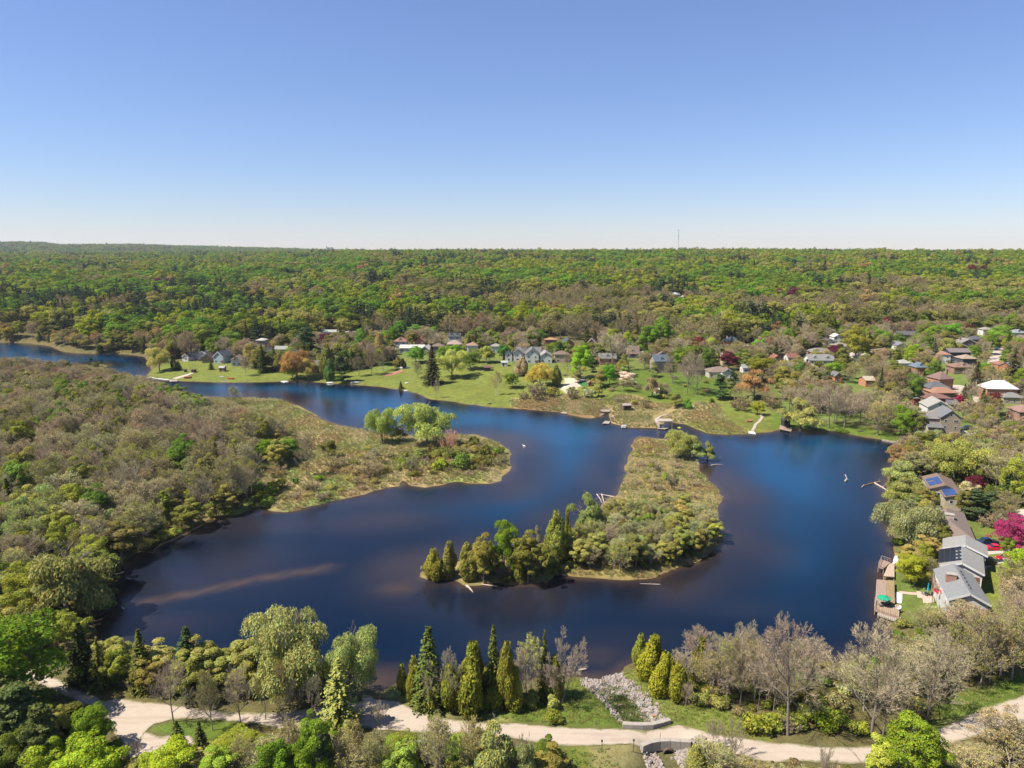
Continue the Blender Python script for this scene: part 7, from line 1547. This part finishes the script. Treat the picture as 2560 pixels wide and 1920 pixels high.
def parasol(u, v, zb, h, r, mat, label, closed=False):
    x, y = W(u, v, zb); o = link('parasol', None, None, (x, y, zb)); tag(o, label, 'parasol'); MB().tube((0, 0, 0), (0, 0, h + 0.1), 0.03, 0.03).build('pole', TRIM, o)
    if closed: MB().tube((0, 0, h * 0.38), (0, 0, h), 0.2, 0.05, 8).build('canopy', mat, o)
    else:
        n = 8; V = [(0, 0, h)] + [(r * math.cos(i * 2 * math.pi / n), r * math.sin(i * 2 * math.pi / n), h - 0.55) for i in range(n)] + [(r * math.cos(i * 2 * math.pi / n), r * math.sin(i * 2 * math.pi / n), h - 0.72) for i in range(n)]
        MB().add(V, [(0, 1 + i, 1 + (i + 1) % n) for i in range(n)] + [(1 + i, 1 + n + i, 1 + n + (i + 1) % n, 1 + (i + 1) % n) for i in range(n)]).build('canopy', mat, o)
        for i in range(n): MB().tube((0, 0, h - 0.05), V[1 + i], 0.02, 0.02, 4).build('rib', TRIM, o)
    MB().tube((0, 0, 0), (0, 0, 0.12), 0.28, 0.25, 10).build('base', METAL, o); return o
def table(u, v, zb, label, r=0.6, mat=None):
    x, y = W(u, v, zb); o = link('table', None, None, (x, y, zb)); tag(o, label, 'table'); MB().tube((0, 0, 0.70), (0, 0, 0.75), r, r, 12).build('tabletop', mat or BLACK, o)
    for a in range(4): MB().tube((r * .6 * math.cos(a * 1.57), r * .6 * math.sin(a * 1.57), 0), (r * .5 * math.cos(a * 1.57), r * .5 * math.sin(a * 1.57), 0.7), 0.03, 0.03, 4).build('leg', mat or BLACK, o)
def chair(u, v, zb, rz, mat, label, group=None, tall=1.0):
    x, y = W(u, v, zb); o = link('chair', None, None, (x, y, zb), rz); tag(o, label, 'chair', group)
    MB().box(-.3, .3, -.3, .3, 0.38, 0.44).build('seat', mat, o); MB().add([(-.3, .28, .42), (.3, .28, .42), (.3, .5, 1.05 * tall), (-.3, .5, 1.05 * tall), (-.3, .34, .42), (.3, .34, .42), (.3, .56, 1.05 * tall), (-.3, .56, 1.05 * tall)], [(0, 1, 2, 3), (7, 6, 5, 4), (0, 4, 5, 1), (1, 5, 6, 2), (2, 6, 7, 3), (3, 7, 4, 0)]).build('backrest', mat, o)
    for a, b in ((-.27, -.27), (.27, -.27), (-.27, .27), (.27, .27)): MB().tube((a, b, 0), (a, b, .4), .035, .035, 4).build('leg', mat, o)
    for a in (-.33, .33): MB().box(a - .05, a + .05, -.3, .3, .6, .64).build('arm', mat, o)
GREENC = plain('green_canvas', (0.0, 0.22, 0.11), 0.8, 0.08); TEAL = plain('turquoise_canvas', (0.0, 0.33, 0.42), 0.8, 0.08); REDP = plain('red_paint', (0.55, 0.02, 0.03), 0.5)
parasol(2208, 1514, 1.05, 2.5, 1.45, GREENC, 'open green parasol on the lower lake deck'); table(2208, 1515, 1.05, 'round dark table under the green parasol')
chair(2201, 1516, 1.05, 1.3, METAL, 'grey chair left of the dark round table'); chair(2218, 1518, 1.05, -1.4, BLACK, 'black chair right of the dark round table')
chair(2246, 1526, 1.05, -1.2, TRIM, 'white chair at the landward edge of the lower deck')
parasol(2318, 1489, 4.2, 2.9, 1.2, TEAL, 'closed turquoise parasol on the pink patio', True); table(2317, 1491, 4.2, 'dark table on the pink patio'); chair(2309, 1489, 4.2, 1.5, METAL, 'dark chair lakeward of the patio table'); chair(2325, 1492, 4.2, -1.5, BLACK, 'dark chair houseward of the patio table')
chair(2341, 1484, 4.3, 0.3, REDP, 'red garden chair left of its twin against the house', 'red garden chairs'); chair(2356, 1488, 4.3, 0.1, REDP, 'red garden chair nearer the bungalow wall', 'red garden chairs')
# white shed-like tank below the gable
x, y, z = G(2372, 1556); o = link('propane_tank', None, None, (x, y, z)); MB().box(-1.9, 1.9, -1, 1, 0, 2.0).build('cabinet', TRIM, o); MB().box(-2.0, 2.0, -1.1, 1.1, 2.0, 2.12).build('lid', TRIM, o); o.name = 'storage_box'; tag(o, 'white storage box half hidden below the white gable', 'storage box')
# ------------------------------------------------------------------ driveways, streets, cars
ASPH = plain('worn_asphalt', (0.26, 0.235, 0.215), 0.95, 0.1, 1.0); DRIVE = plain('pale_driveway', (0.36, 0.30, 0.255), 0.95, 0.1, 1.0)
pad([(2443,1362),(2470,1366),(2500,1374),(2530,1368),(2640,1352),(2640,1384),(2530,1388),(2500,1384),(2478,1386),(2462,1388),(2450,1378)], DRIVE, 'pale driveway of the long brown bungalow', 'driveway')
pad([(2452,1414),(2470,1404),(2498,1402),(2535,1395),(2640,1386),(2640,1402),(2560,1410),(2513,1418),(2482,1415),(2468,1420),(2461,1430)], DRIVE, 'pale driveway of the grey bungalow', 'driveway')
pad([(2534,1272),(2660,1276),(2660,1368),(2560,1346),(2546,1308)], DRIVE, 'pale street along the east bank houses', 'street')
pad([(2489,868),(2512,870),(2496,905),(2482,948),(2458,950),(2470,900)], DRIVE, 'pale street climbing between the north-east houses', 'street')
pad([(2362,961),(2400,963),(2420,967),(2412,985),(2424,1010),(2408,1012),(2396,990),(2385,984),(2366,976)], DRIVE, 'dead-end street by the orange brick chimney house', 'street')
pad([(2430,988),(2444,992),(2456,1004),(2450,1014),(2436,1010)], DRIVE, 'pale drive below the white-roofed house', 'driveway')
pad([(2105,884),(2135,880),(2166,884),(2150,892),(2131,903),(2122,896)], DRIVE, 'pale turning circle among the north-east houses', 'street')
pad([(2388,1076),(2440,1080),(2500,1082),(2560,1090),(2640,1100),(2640,1112),(2540,1100),(2440,1090),(2388,1086)], DRIVE, 'pale street behind the retaining wall', 'street')
def car(u, v, rz, paint, label, L=4.5, kind='car', z=None, group=None):
    x, y, zz = G(u, v); z = zz + 0.06 if z is None else z; o = link({'pickup': 'pickup_truck', 'suv': 'parked_suv'}.get(kind, 'parked_car'), None, None, (x, y, z), rz); tag(o, label, 'pickup truck' if kind == 'pickup' else 'car', group or 'vehicles on the driveways')
    w = 0.95; h1, h2 = (0.95, 1.75) if kind != 'car' else (0.8, 1.35); a = L / 2
    def loft(S):
        V = []; n = len(S)
        for xx, z0, z1, ww in S: V += [(xx, -ww, z0), (xx, ww, z0), (xx, ww, z1), (xx, -ww, z1)]
        F = [(3, 2, 1, 0), (4 * n - 4, 4 * n - 3, 4 * n - 2, 4 * n - 1)]
        for i in range(n - 1):
            b = 4 * i; F += [(b, b + 1, b + 5, b + 4), (b + 1, b + 2, b + 6, b + 5), (b + 2, b + 3, b + 7, b + 6), (b + 3, b, b + 4, b + 7)]
        return MB().add(V, F)
    if kind == 'pickup': loft([(-a, .45, .85, w * .9), (-a + .2, .3, h1, w), (-a + 1.3, .3, h1 + .1, w), (a - 1.9, .3, h1 + .05, w), (a - .1, .3, h1, w), (a, .4, h1 - .05, w * .95)]).build('body', paint, o); cab = (-a + 1.3, -a + 1.8, a - 2.2, a - 1.9)
    elif kind == 'suv': loft([(-a, .45, .8, w * .9), (-a + .2, .3, h1, w), (-a + 1.1, .3, h1 + .08, w), (a - .1, .3, h1 + .05, w), (a, .4, h1, w * .95)]).build('body', paint, o); cab = (-a + 1.1, -a + 1.7, a - .35, a - .1)
    else: loft([(-a, .4, .62, w * .85), (-a + .25, .28, .78, w), (-a + 1.3, .26, h1 + .08, w), (a - .9, .26, h1 + .1, w), (a - .1, .3, h1, w), (a, .4, h1 - .1, w * .9)]).build('body', paint, o); cab = (-a + 1.25, -a + 1.95, a - 1.35, a - .7)
    g = loft([(cab[0], h1, h1 + .04, w * .9), (cab[1], h1, h2 - .06, w * .78), (cab[2], h1, h2 - .06, w * .78), (cab[3], h1, h1 + .06, w * .9)]); g.build('windows', GLASS, o)
    loft([(cab[1] - .05, h2 - .07, h2, w * .78), (cab[2] + .05, h2 - .07, h2, w * .78)]).build('roof', paint, o)
    if kind == 'pickup': MB().box(a - 1.85, a - .15, -w * .82, w * .82, h1 + .06, h1 + .09).build('cargo_bed', BLACK, o)
    for sx in (-a + .85, a - .95):
        for sy in (-1, 1):
            t = MB().tube((sx, sy * (w - .12), .34), (sx, sy * (w + .03), .34), .34, .34, 12).build('wheel', RUBBER, o); MB().tube((sx, sy * (w + .03), .34), (sx, sy * (w + .05), .34), .2, .2, 8).build('rim', METAL, t)
    for sy in (-1, 1): MB().box(-a - .02, -a + .06, sy * w * .6 - .15, sy * w * .6 + .15, .58, .72).build('headlight', TRIM, o); MB().box(a - .06, a + .02, sy * w * .7 - .1, sy * w * .7 + .1, .62, .8).build('taillight', REDP, o)
    return o
def paint(n, c): return plain('paint_' + n, c, 0.25, 0.03, 0.5)
car(2466, 1361, 0.05, paint('navy', (0.012, 0.03, 0.075)), 'dark blue pickup nearest the long brown bungalow', 5.6, 'pickup'); car(2484, 1374, -0.08, paint('red', (0.52, 0.008, 0.03)), 'bright red car on the upper driveway', 4.6)
car(2473, 1411, -0.06, paint('black', (0.012, 0.013, 0.018)), 'black pickup in front of the grey bungalow', 5.6, 'pickup'); car(2513, 1401, 0.0, paint('darkred', (0.30, 0.01, 0.03)), 'dark red car behind the white one', 4.4); car(2514, 1413, 0.25, paint('white', (0.62, 0.62, 0.62)), 'white car at the end of the lower driveway', 4.5)
car(2372, 992, 0.1, paint('blue', (0.03, 0.07, 0.14)), 'blue car by the grey slate-roofed house', 4.5, group='cars in the north-east streets'); car(2386, 1005, 0.0, paint('black', (0.012, 0.013, 0.018)), 'black car beside the dark grey garage', 4.5, group='cars in the north-east streets'); car(2416, 1074, 0.2, paint('darkblue', (0.03, 0.045, 0.08)), 'dark blue car under the trees by the tall stone house', 4.6, 'suv', group='cars in the north-east streets')
car(2492, 872, 0.0, paint('lightblue', (0.10, 0.17, 0.28)), 'small blue car at the top of the climbing street', 4.3, group='cars in the north-east streets')
# retaining wall at the north-east corner
P_ = [W(u, v, 0.3) for u, v in [(2205,1100),(2240,1106),(2275,1112),(2300,1117),(2326,1122)]]; root = link('shore_wall', None, None, (P_[0][0], P_[0][1], 0)); tag(root, 'long grey stone block wall at the north-east corner of the lake', 'wall')
for a, b in zip(P_[:-1], P_[1:]):
    k = max(2, int(np.linalg.norm(b - a) / 1.3))
    for j in range(k):
        m0, m1 = a + (b - a) * j / k - P_[0], a + (b - a) * (j + 1) / k - P_[0]; yaw = math.atan2(m1[1] - m0[1], m1[0] - m0[0]); c = (m0 + m1) / 2; L = np.linalg.norm(m1 - m0) / 2 - 0.03
        MB().box(-L, L, -0.35, 0.35, -0.8, 0.55 + random.uniform(-.08, .1)).build('stone_block', CONC, root, loc=(c[0], c[1], 0), rz=yaw)
# ------------------------------------------------------------------ north shore: docks, boats, cabins, boardwalk, bridge
def simple(name, u, v, parts, label, cat, rz=0.0, z=None, group=None):
    x, y, zz = G(u, v); o = link(name, None, None, (x, y, zz if z is None else z), rz); tag(o, label, cat, group)
    for nm, mb, mat in parts: mb.build(nm, mat, o)
    return o
plank_deck([(1506,1058),(1522,1059),(1526,1053),(1513,1052)], 0.6, 'square wooden dock at the inlet mouth', 6, WOODP); plank_deck([(1553,1068),(1565,1068),(1566,1064),(1555,1064)], 0.5, 'short white dock west of the boat shelter', 5, TRIM)
plank_deck([(1643,1071),(1663,1072.5),(1672,1070),(1652,1068)], 0.5, 'low landing at the foot of the boat shelter', 8, WOODP); plank_deck([(1403,1032),(1416,1034),(1418,1030),(1408,1027)], 0.5, 'tiny grey dock in the rusty reeds', 5, WOODP)
plank_deck([(1872,1083),(1890,1085),(1886,1079),(1871,1077)], 0.5, 'white floating dock at the end of the stone steps', 6, TRIM); plank_deck([(1948,1072),(1978,1078),(1980,1071),(1950,1063)], 0.8, 'pinkish deck in front of the little boathouse', 9, WOOD)
plank_deck([(362,944),(420,950),(434,944),(395,938)], 0.4, 'pale stone-topped dock on the western point', 10, CHIP); plank_deck([(553,954),(571,953),(566,949),(552,950)], 0.4, 'small dock below the west lawn', 5, WOODP)
plank_deck([(424,954),(443,953),(444,949),(424,949)], 0.4, 'narrow dock beside the pale stone-topped one', 5, WOODP)
plank_deck([(1498,1029),(1526,1029),(1527,1024),(1500,1023.5)], 1.1, 'grey footbridge over the little inlet', 16, WOODP, name='footbridge', cat='bridge', rail=(0, 2))
def shed(u, v, wpx, d, h, label, wc, rc, roof='gable', ridge='x', rise=0.8, name='shed', cat='shed', openf=False, yaw=0):
    x, y, z = G(u, v); L = wpx / float(pxm(x, y, z)); o = link(name, None, None, (x, y + d / 2, z), yaw); tag(o, label, cat)
    volume(o, L, d, h, roof, rise, wallmat(wc), roofmat(rc), 0, 0, 0, 0, 0.3, ridge, 0.4)
    MB().box(-L * .3, L * .3 if openf else -L * .05, -d / 2 - 0.05, -d / 2 - 0.01, 0, min(2.0, h - .2)).build('door', BLACK if openf else DARKW, o); return o  # open fronts: a black panel painted as the shaded inside, no real door
shed(1566, 1027, 20, 4, 2.6, 'dark open-fronted cabin in the marsh behind the docks', (0.16,0.10,0.07), (0.42,0.36,0.33), 'gable', 'x', 0.5, openf=True, yaw=0.2, name='cabin', cat='cabin'); shed(1475, 966, 9, 2.5, 2.0, 'small red-brown shed beside the dark green plot', (0.42,0.17,0.1), (0.42,0.2,0.12), 'gable', 'y')
shed(1643, 984, 10, 3, 2.0, 'white shed behind brown twiggy shrub', WHITE, WHITE); shed(1218, 928, 16, 4, 2.2, 'dark maroon-roofed garden hut at the shadow edge', (0.1,0.06,0.05), (0.2,0.09,0.08), 'gable', 'x', 0.9, openf=True); shed(1261, 916, 15, 4, 2.4, 'little white garden shed at the lawn top', WHITE, (0.5,0.52,0.55))
shed(554, 929, 13, 3.5, 2.4, 'tan boathouse shed with a pale roof on the west lawn', (0.45,0.27,0.17), (0.5,0.48,0.47), 'gable', 'x', 0.9); shed(482, 932, 8, 3, 1.7, 'small brown box shed beside the lawn path', (0.18,0.11,0.05), (0.14,0.09,0.05), 'flat'); shed(462, 930, 4, 2, 1.2, 'tiny dark bin-like box near the lawn path', (0.05,0.05,0.05), (0.05,0.05,0.05), 'flat')
shed(1967, 1069, 14, 4, 3.0, 'little black boathouse under the golden willow', (0.035,0.03,0.035), (0.045,0.045,0.05), 'gable', 'y', 1.6, openf=True, name='boathouse', cat='boathouse')
# boat shelter with flat roof on posts and a boat inside
x, y = W(1664, 1070, 0.5); o = link('boat_shelter', None, None, (x, y + 2, 0)); tag(o, 'flat-roofed boat shelter on posts at the marsh edge', 'boat shelter'); MB().box(-3.0, 3.0, -2.4, 2.4, 3.6, 3.8).build('roof', WOODP, o)
for a in (-2.8, 2.8):
    for b in (-2.2, 2.2): MB().tube((a, b, -1), (a, b, 3.6), 0.09, 0.09).build('post', WOODP, o)
MB().box(-2.9, -2.75, -2.2, 2.2, 0.5, 3.6).build('side_panel', WOODP, o)
def boat(u, v, L, w, h, mat, label, rz=0.0, over=False, z=None, group='boats along the north shore', name='boat', inner=None):
    x, y, zz = G(u, v) if z is None else (*W(u, v, z), z); o = link(name, None, None, (x, y, zz + 0.02), rz); tag(o, label, 'boat', group); S = []; n = 7
    for i in range(n):
        t = i / (n - 1) * 2 - 1; ww = w / 2 * (1 - abs(t) ** 2.6) + 0.03; S.append((t * L / 2, ww, h * (1 + 0.25 * t * t)))
    V = []; 
    for xx, ww, hh in S: V += [(xx, -ww, hh), (xx, -ww * 0.6, 0.05), (xx, ww * 0.6, 0.05), (xx, ww, hh), (xx, ww * .86, hh), (xx, ww * 0.5, 0.12), (xx, -ww * 0.5, 0.12), (xx, -ww * .86, hh)]
    F = []
    for i in range(n - 1):
        for j in range(8): a, b = 8 * i + j, 8 * i + (j + 1) % 8; F.append((a, b, b + 8, a + 8))
    F += [tuple(range(7, -1, -1)), tuple(8 * (n - 1) + j for j in range(8))]
    if over: V = [(a, b, h * 1.3 - c) for a, b, c in V]
    MB().add(V, F).build('hull', mat, o)
    if not over:
        for sx in (-L * .2, L * .18): MB().box(sx - .12, sx + .12, -w * .4, w * .4, h * .6, h * .68).build('seat', inner or WOODP, o)
    return o
WH = paint('boatwhite', (0.62, 0.62, 0.6)); 
boat(356, 944, 5.2, 1.1, 0.45, paint('maroon', (0.2, 0.05, 0.06)), 'maroon canoe moored off the western point', 0.25, z=0.0); boat(470, 946, 4.6, 1.7, 0.9, paint('boatred', (0.42, 0.06, 0.06)), 'small red motorboat on the west shore', 0.2, inner=WH); boat(577, 948, 4.4, 1.6, 0.8, paint('orange', (0.6, 0.16, 0.05)), 'orange-red boat pulled up on the west lawn', 0.0, inner=WH); boat(555, 943, 3.0, 1.0, 0.4, WH, 'white dinghy above the orange-red boat', 0.6, True)
boat(712, 955, 5.2, 1.4, 0.5, WH, 'white rowing boat under the green weeping willow', -0.1, True); boat(826, 958, 4.6, 1.5, 0.6, WH, 'white upturned boat at the waterline of the shady shore', 0.1, True); boat(889, 958, 6.0, 1.8, 0.7, WH, 'larger white boat at the start of the open lawn', 0.05); boat(1008, 921, 7.2, 1.8, 0.8, WH, 'long white boat beside the dark rounded cedar', 0.25, True, z=None); boat(868, 951, 4.6, 1.0, 0.4, paint('green', (0.2, 0.28, 0.2)), 'pale canoe in the shade of the shore conifers', 0.1, True)
boat(1560, 1066, 3.2, 1.2, 0.45, WH, 'white dinghy by the short white dock', 0.3, z=0.5); boat(1662, 1068, 3.6, 1.4, 0.5, WH, 'white boat inside the flat-roofed shelter', 0.5, z=0.5); boat(1873, 1055, 3.4, 1.5, 0.8, paint('coral', (0.55, 0.2, 0.15)), 'coral and white pedal boat on the yellow lawn', 0.2, inner=WH); boat(1532, 1042, 3.6, 1.0, 0.4, WH, 'pale canoe lying beside the inlet', 0.9, True); boat(1504, 1037, 3.4, 0.9, 0.35, SNAG, 'pale canoe on the left side of the inlet', 0.4, True)
boat(1015, 977, 2.6, 0.9, 0.3, WH, 'tiny white skiff at the lawn edge', 0.4, True); boat(2152, 1079, 2.6, 0.9, 0.35, paint('dk', (0.1, 0.08, 0.08)), 'dark little boat by the grassy bank', 0.3, True); boat(1017, 958, 2.4, 1.0, 0.4, WH, 'white tub-like boat on the open lawn', 0.2, True); boat(1224, 1010, 2.0, 0.9, 0.4, DARKW, 'small dark boat at the lawn waterline', 0.2, True)
# boardwalk: one plank after another
BW = WP([(1733,1021),(1715,1022),(1700,1025),(1682,1032),(1664,1038),(1650,1042),(1643,1047),(1641,1052),(1645,1059),(1653,1066)], 0.7); root = link('boardwalk', None, None, (BW[0][0], BW[0][1], 0)); tag(root, 'long curving pale boardwalk across the marsh', 'boardwalk')
Lb = np.sum(np.linalg.norm(np.diff(BW, axis=0), axis=1)); nb = int(Lb / 0.55); pm = MB().box(-0.24, 0.24, -0.8, 0.8, -0.05, 0.03).mesh('plank', plain('pale_planks', (0.36, 0.31, 0.25), 0.9, 0.15, 3.0)); cen = along(BW, np.linspace(0, 1, nb + 1))
for i in range(nb):
    a, b = cen[i], cen[i + 1]; link('plank', pm, root, ((a[0] + b[0]) / 2 - BW[0][0], (a[1] + b[1]) / 2 - BW[0][1], 1.15), math.atan2(b[1] - a[1], b[0] - a[0]))
st = WP([(1903,1042),(1905,1048),(1898,1057),(1888,1064),(1886,1070),(1881,1077)], 0.6); root = link('stone_steps', None, None, (st[0][0], st[0][1], 0)); tag(root, 'pale stepped path running down to the white floating dock', 'steps'); ns = 26; cen = along(st, np.linspace(0, 1, ns + 1)); pm = MB().box(-0.5, 0.5, -0.62, 0.62, -0.4, 0.0).mesh('step', DRIVE)
for i in range(ns):
    a, b = cen[i], cen[i + 1]; m_ = (a + b) / 2; link('step', pm, root, (m_[0] - st[0][0], m_[1] - st[0][1], max(0.35, float(height(*m_)) + 0.12)), math.atan2(b[1] - a[1], b[0] - a[0]))
pad([(1410,972),(1440,950),(1455,946),(1470,951),(1450,956),(1440,968),(1425,976)], DRIVE, 'patch of pale gravel on the bank garden', 'gravel_strip', 0.08); pad([(937,973),(1000,945),(1012,943),(1004,950),(960,972)] if False else [(960,938),(985,930),(1003,925),(1010,928),(985,937),(968,941)], plain('red_mulch', (0.26, 0.11, 0.07), 0.95, 0.15), 'strip of red mulch on the lawn', 'garden_bed', 0.1)
pad([(1443,958),(1462,951),(1478,955),(1476,966),(1455,966)], plain('dark_green_plot', (0.035, 0.11, 0.03), 0.95, 0.2), 'dark green garden plot', 'garden_bed', 0.12)
pad([(430,946),(470,935),(484,930),(486,932),(470,939),(440,948)], DRIVE, 'narrow pale path across the west lawn', 'path', 0.08)
# poles and wires, street lights, mast, water tower
POLE = plain('pole_wood', (0.30, 0.29, 0.26), 0.9, 0.15, 2.0)
def pole(u, v, vt, label, arm=True, name='utility_pole'):
    x, y, z = G(u, v); h = float(zat(x, y, vt)) - z; o = link(name, None, None, (x, y, z)); tag(o, label, 'utility pole', 'utility poles'); MB().tube((0, 0, -0.5), (0, 0, h), 0.16, 0.11, 7).build('shaft', POLE, o)
    if arm: MB().box(-1.1, 1.1, -0.06, 0.06, h - 0.9, h - 0.75).build('crossarm', POLE, o)
    return (x, y, z + h - 0.8)
poles = {k: pole(*k[:3], k[3]) for k in [(1287,896,852,'grey utility pole left of the white gabled house'),(1483,882,868,'utility pole beside the maroon-roofed house'),(1187,872,856,'utility pole behind the brick hip house'),(2361,946,918,'utility pole by the brick chimney house'),(2438,988,948,'tall utility pole beside the big spruce and white-roofed house'),(2092,872,838,'utility pole at the white cottage'),(2138,900,876,'utility pole at the turning circle'),(2486,876,852,'utility pole at the top of the climbing street'),(578,872,845,'utility pole above the pale blue house'),(645,868,842,'utility pole behind the west bank trees'),(1346,868,852,'short utility pole above the white gabled house'),(530,858,832,'utility pole at the left wood edge')]}
pl = list(poles.values())
def wire(a, b, label):
    m = MB(); n = 8; P = [np.array(a) + (np.array(b) - np.array(a)) * i / n - np.array([0, 0, 1.2 * 4 * (i / n) * (1 - i / n)]) for i in range(n + 1)]; c = P[0].copy()
    for i in range(n): m.tube(P[i] - c, P[i + 1] - c, 0.04, 0.04, 3)
    o = m.build('power_line', BLACK, None, loc=tuple(c)); tag(o, label, 'power line')
wire(pl[0], pl[10], 'power line from the grey pole over the white gabled house'); wire(pl[10], pl[1], 'power line towards the maroon-roofed house'); wire(pl[11], pl[8], 'power line at the left wood edge'); wire(pl[8], pl[9], 'power line behind the west bank trees'); wire(pl[3], pl[4], 'power line between the two north-east street poles')
x, y, z = G(2500, 1250); h = float(zat(x, y, 1208)) - z; o = link('street_light', None, None, (x, y, z)); tag(o, 'grey street light beside the black-green spruce', 'street light'); MB().tube((0, 0, -0.4), (0, 0, h), 0.16, 0.12, 8).build('pole', POLE, o); MB().tube((0, 0, h - 0.3), (1.5, 0, h), 0.05, 0.05, 5).build('arm', METAL, o); MB().box(1.3, 2.0, -0.15, 0.15, h - 0.05, h + 0.1).build('lamp', TRIM, o)
# mast on the ridge
yy = 2300.0; xx = (1693.5 - 1280) / FOC * (yy * cP + 10); z0 = float(height(xx, yy)); zt = float(zat(xx, yy, 575)); o = link('radio_mast', None, None, (xx, yy, z0)); tag(o, 'thin radio mast standing above the wooded ridge', 'mast'); hh_ = zt - z0; m = MB()
for a in range(3): m.tube((0.7 * math.cos(a * 2.09), 0.7 * math.sin(a * 2.09), 0), (0.6 * math.cos(a * 2.09), 0.6 * math.sin(a * 2.09), hh_), 0.22, 0.2, 4)
m.build('lattice_legs', METAL, o)
for k_ in range(14): zz = hh_ * (k_ + 0.5) / 14; MB().tube((0.65, 0, zz), (-0.33, 0.56, zz + hh_ / 28), 0.1, 0.1, 3).build('brace', METAL, o)
MB().box(-3.6, 0.9, -0.5, 0.5, hh_ - 1.2, hh_ + 0.2).build('antenna', METAL, o); MB().box(-1.2, 1.2, -0.8, 0.8, hh_ * 0.76, hh_ * 0.76 + 3).build('antenna', METAL, o)
yy = 3050.0; xx = (825 - 1280) / FOC * yy; z0 = float(height(xx, yy)); zt = float(zat(xx, yy, 615)); o = link('grain_elevator', None, None, (xx, yy, z0)); GB = plain('hazy_concrete', (0.30, 0.32, 0.36), 0.9, 0.05); tag(o, 'small grey industrial tower on the horizon', 'tower'); MB().tube((0, 0, 0), (0, 0, zt - z0), 2.4, 2.0, 8).build('tower', GB, o); MB().box(3, 16, -4, 4, 0, (zt - z0) * 0.86).build('hall', GB, o); MB().tube((22, 0, 0), (22, 0, (zt - z0) * 0.9), 3.0, 3.0, 8).build('silo', GB, o)
# white church spire in the wood
x, y, z = G(1424, 724); h = float(zat(x, y, 695)) - z; o = link('church_spire', None, None, (x, y, z)); tag(o, 'thin white church spire among the purple trees', 'church spire'); MB().box(-1.3, 1.3, -1.3, 1.3, 0, h * 0.6).build('tower', TRIM, o); MB().tube((0, 0, h * 0.6), (0, 0, h), 1.5, 0.1, 6).build('spire', TRIM, o)
# purple trees round the mid-wood houses
for u, vb, vt, w, lab in [(1422,724,704,14,'purple tree left of the white church spire'),(1392,708,692,16,'purple tree far up the wood'),(1629,732,712,16,'purple tree above the mid wood houses'),(1715,748,728,18,'purple tree between the white mid wood houses'),(1740,738,716,20,'dark violet tree right of the mid wood houses'),(1800,716,700,24,'violet-grey tree on the wooded slope'),(421,712,698,16,'purple tree in the left wood clearing'),(1820,850,830,20,'small purple tree by the slate-roofed house'),(2137,888,866,20,'purple tree beside the turning circle'),(2275,826,808,26,'purple tree under the wood by the long dark-roofed house'),(2432,985,962,40,'large dark purple tree below the tall spruce'),(2025,878,846,34,'large dark red tree left of the grey hip roofs'),(2080,880,864,24,'magenta-red shrub tree before the dark porch')]:
    T('maple', u, vb, vt, w, PU, lab)
T('maple', 2396, 1022, 988, 30, (0.24, 0.015, 0.06), 'crimson tree between the garage and the big purple tree')
T('spruce', 2437, 985, 902, 44, (0.055, 0.045, 0.02), 'towering brown-green spruce left of the white-roofed house'); T('spruce', 2526, 975, 868, 50, (0.055, 0.05, 0.02), 'towering brown-green spruce right of the climbing street'); T('spruce', 2198, 1005, 918, 24, DK, 'narrow black spruce among the grey bare trees'); T('budding', 2235, 1000, 915, 70, RU, 'broad rust-brown tree right of the narrow black spruce'); T('maple', 2280, 1010, 935, 46, GR, 'full green tree above the flat-roofed red house'); T('maple', 2135, 905, 812, 66, (0.2, 0.2, 0.03), 'big olive-gold tree over the turning circle'); T('bare', 2290, 905, 845, 62, OL, 'large grey-olive bare tree above the blue-roofed house'); T('maple', 2330, 868, 815, 50, (0.13, 0.21, 0.02), 'bright green tree pair below the wood'); T('maple', 2375, 862, 806, 48, (0.11, 0.2, 0.02), 'taller bright green tree of the pair below the wood'); T('sallow', 2370, 895, 836, 54, OL, 'olive rounded tree behind the brick row'); T('maple', 2500, 868, 812, 62, (0.12, 0.2, 0.025), 'wide green tree above the street bend'); T('maple', 2548, 975, 955, 36, BG, 'bright green tree right of the white-roofed house'); T('spruce', 2332, 905, 845, 22, (0.09, 0.1, 0.06), 'silvery spruce beside the white end house'); T('sallow', 2010, 1000, 935, 60, OR, 'tan-orange willow among the grey bare trees')

# ------------------------------------------------------------------ air
hm = bpy.data.materials.new('air'); hm.use_nodes = True; ht = hm.node_tree; ht.nodes.clear(); ho = ht.nodes.new('ShaderNodeOutputMaterial'); hv = ht.nodes.new('ShaderNodeVolumePrincipled')
hv.inputs['Color'].default_value = (0.78, 0.88, 1.0, 1); hv.inputs['Density'].default_value = 0.000042; hv.inputs['Anisotropy'].default_value = 0.2
ht.links.new(hv.outputs[0], ho.inputs['Volume'])
hb = MB().box(-6500, 6500, -600, 7400, -9.0, 185.0).build('haze', hm); hb['kind'] = 'stuff'; hb['label'] = 'thin blue spring haze'
scene.cycles.volume_step_rate = 1.0
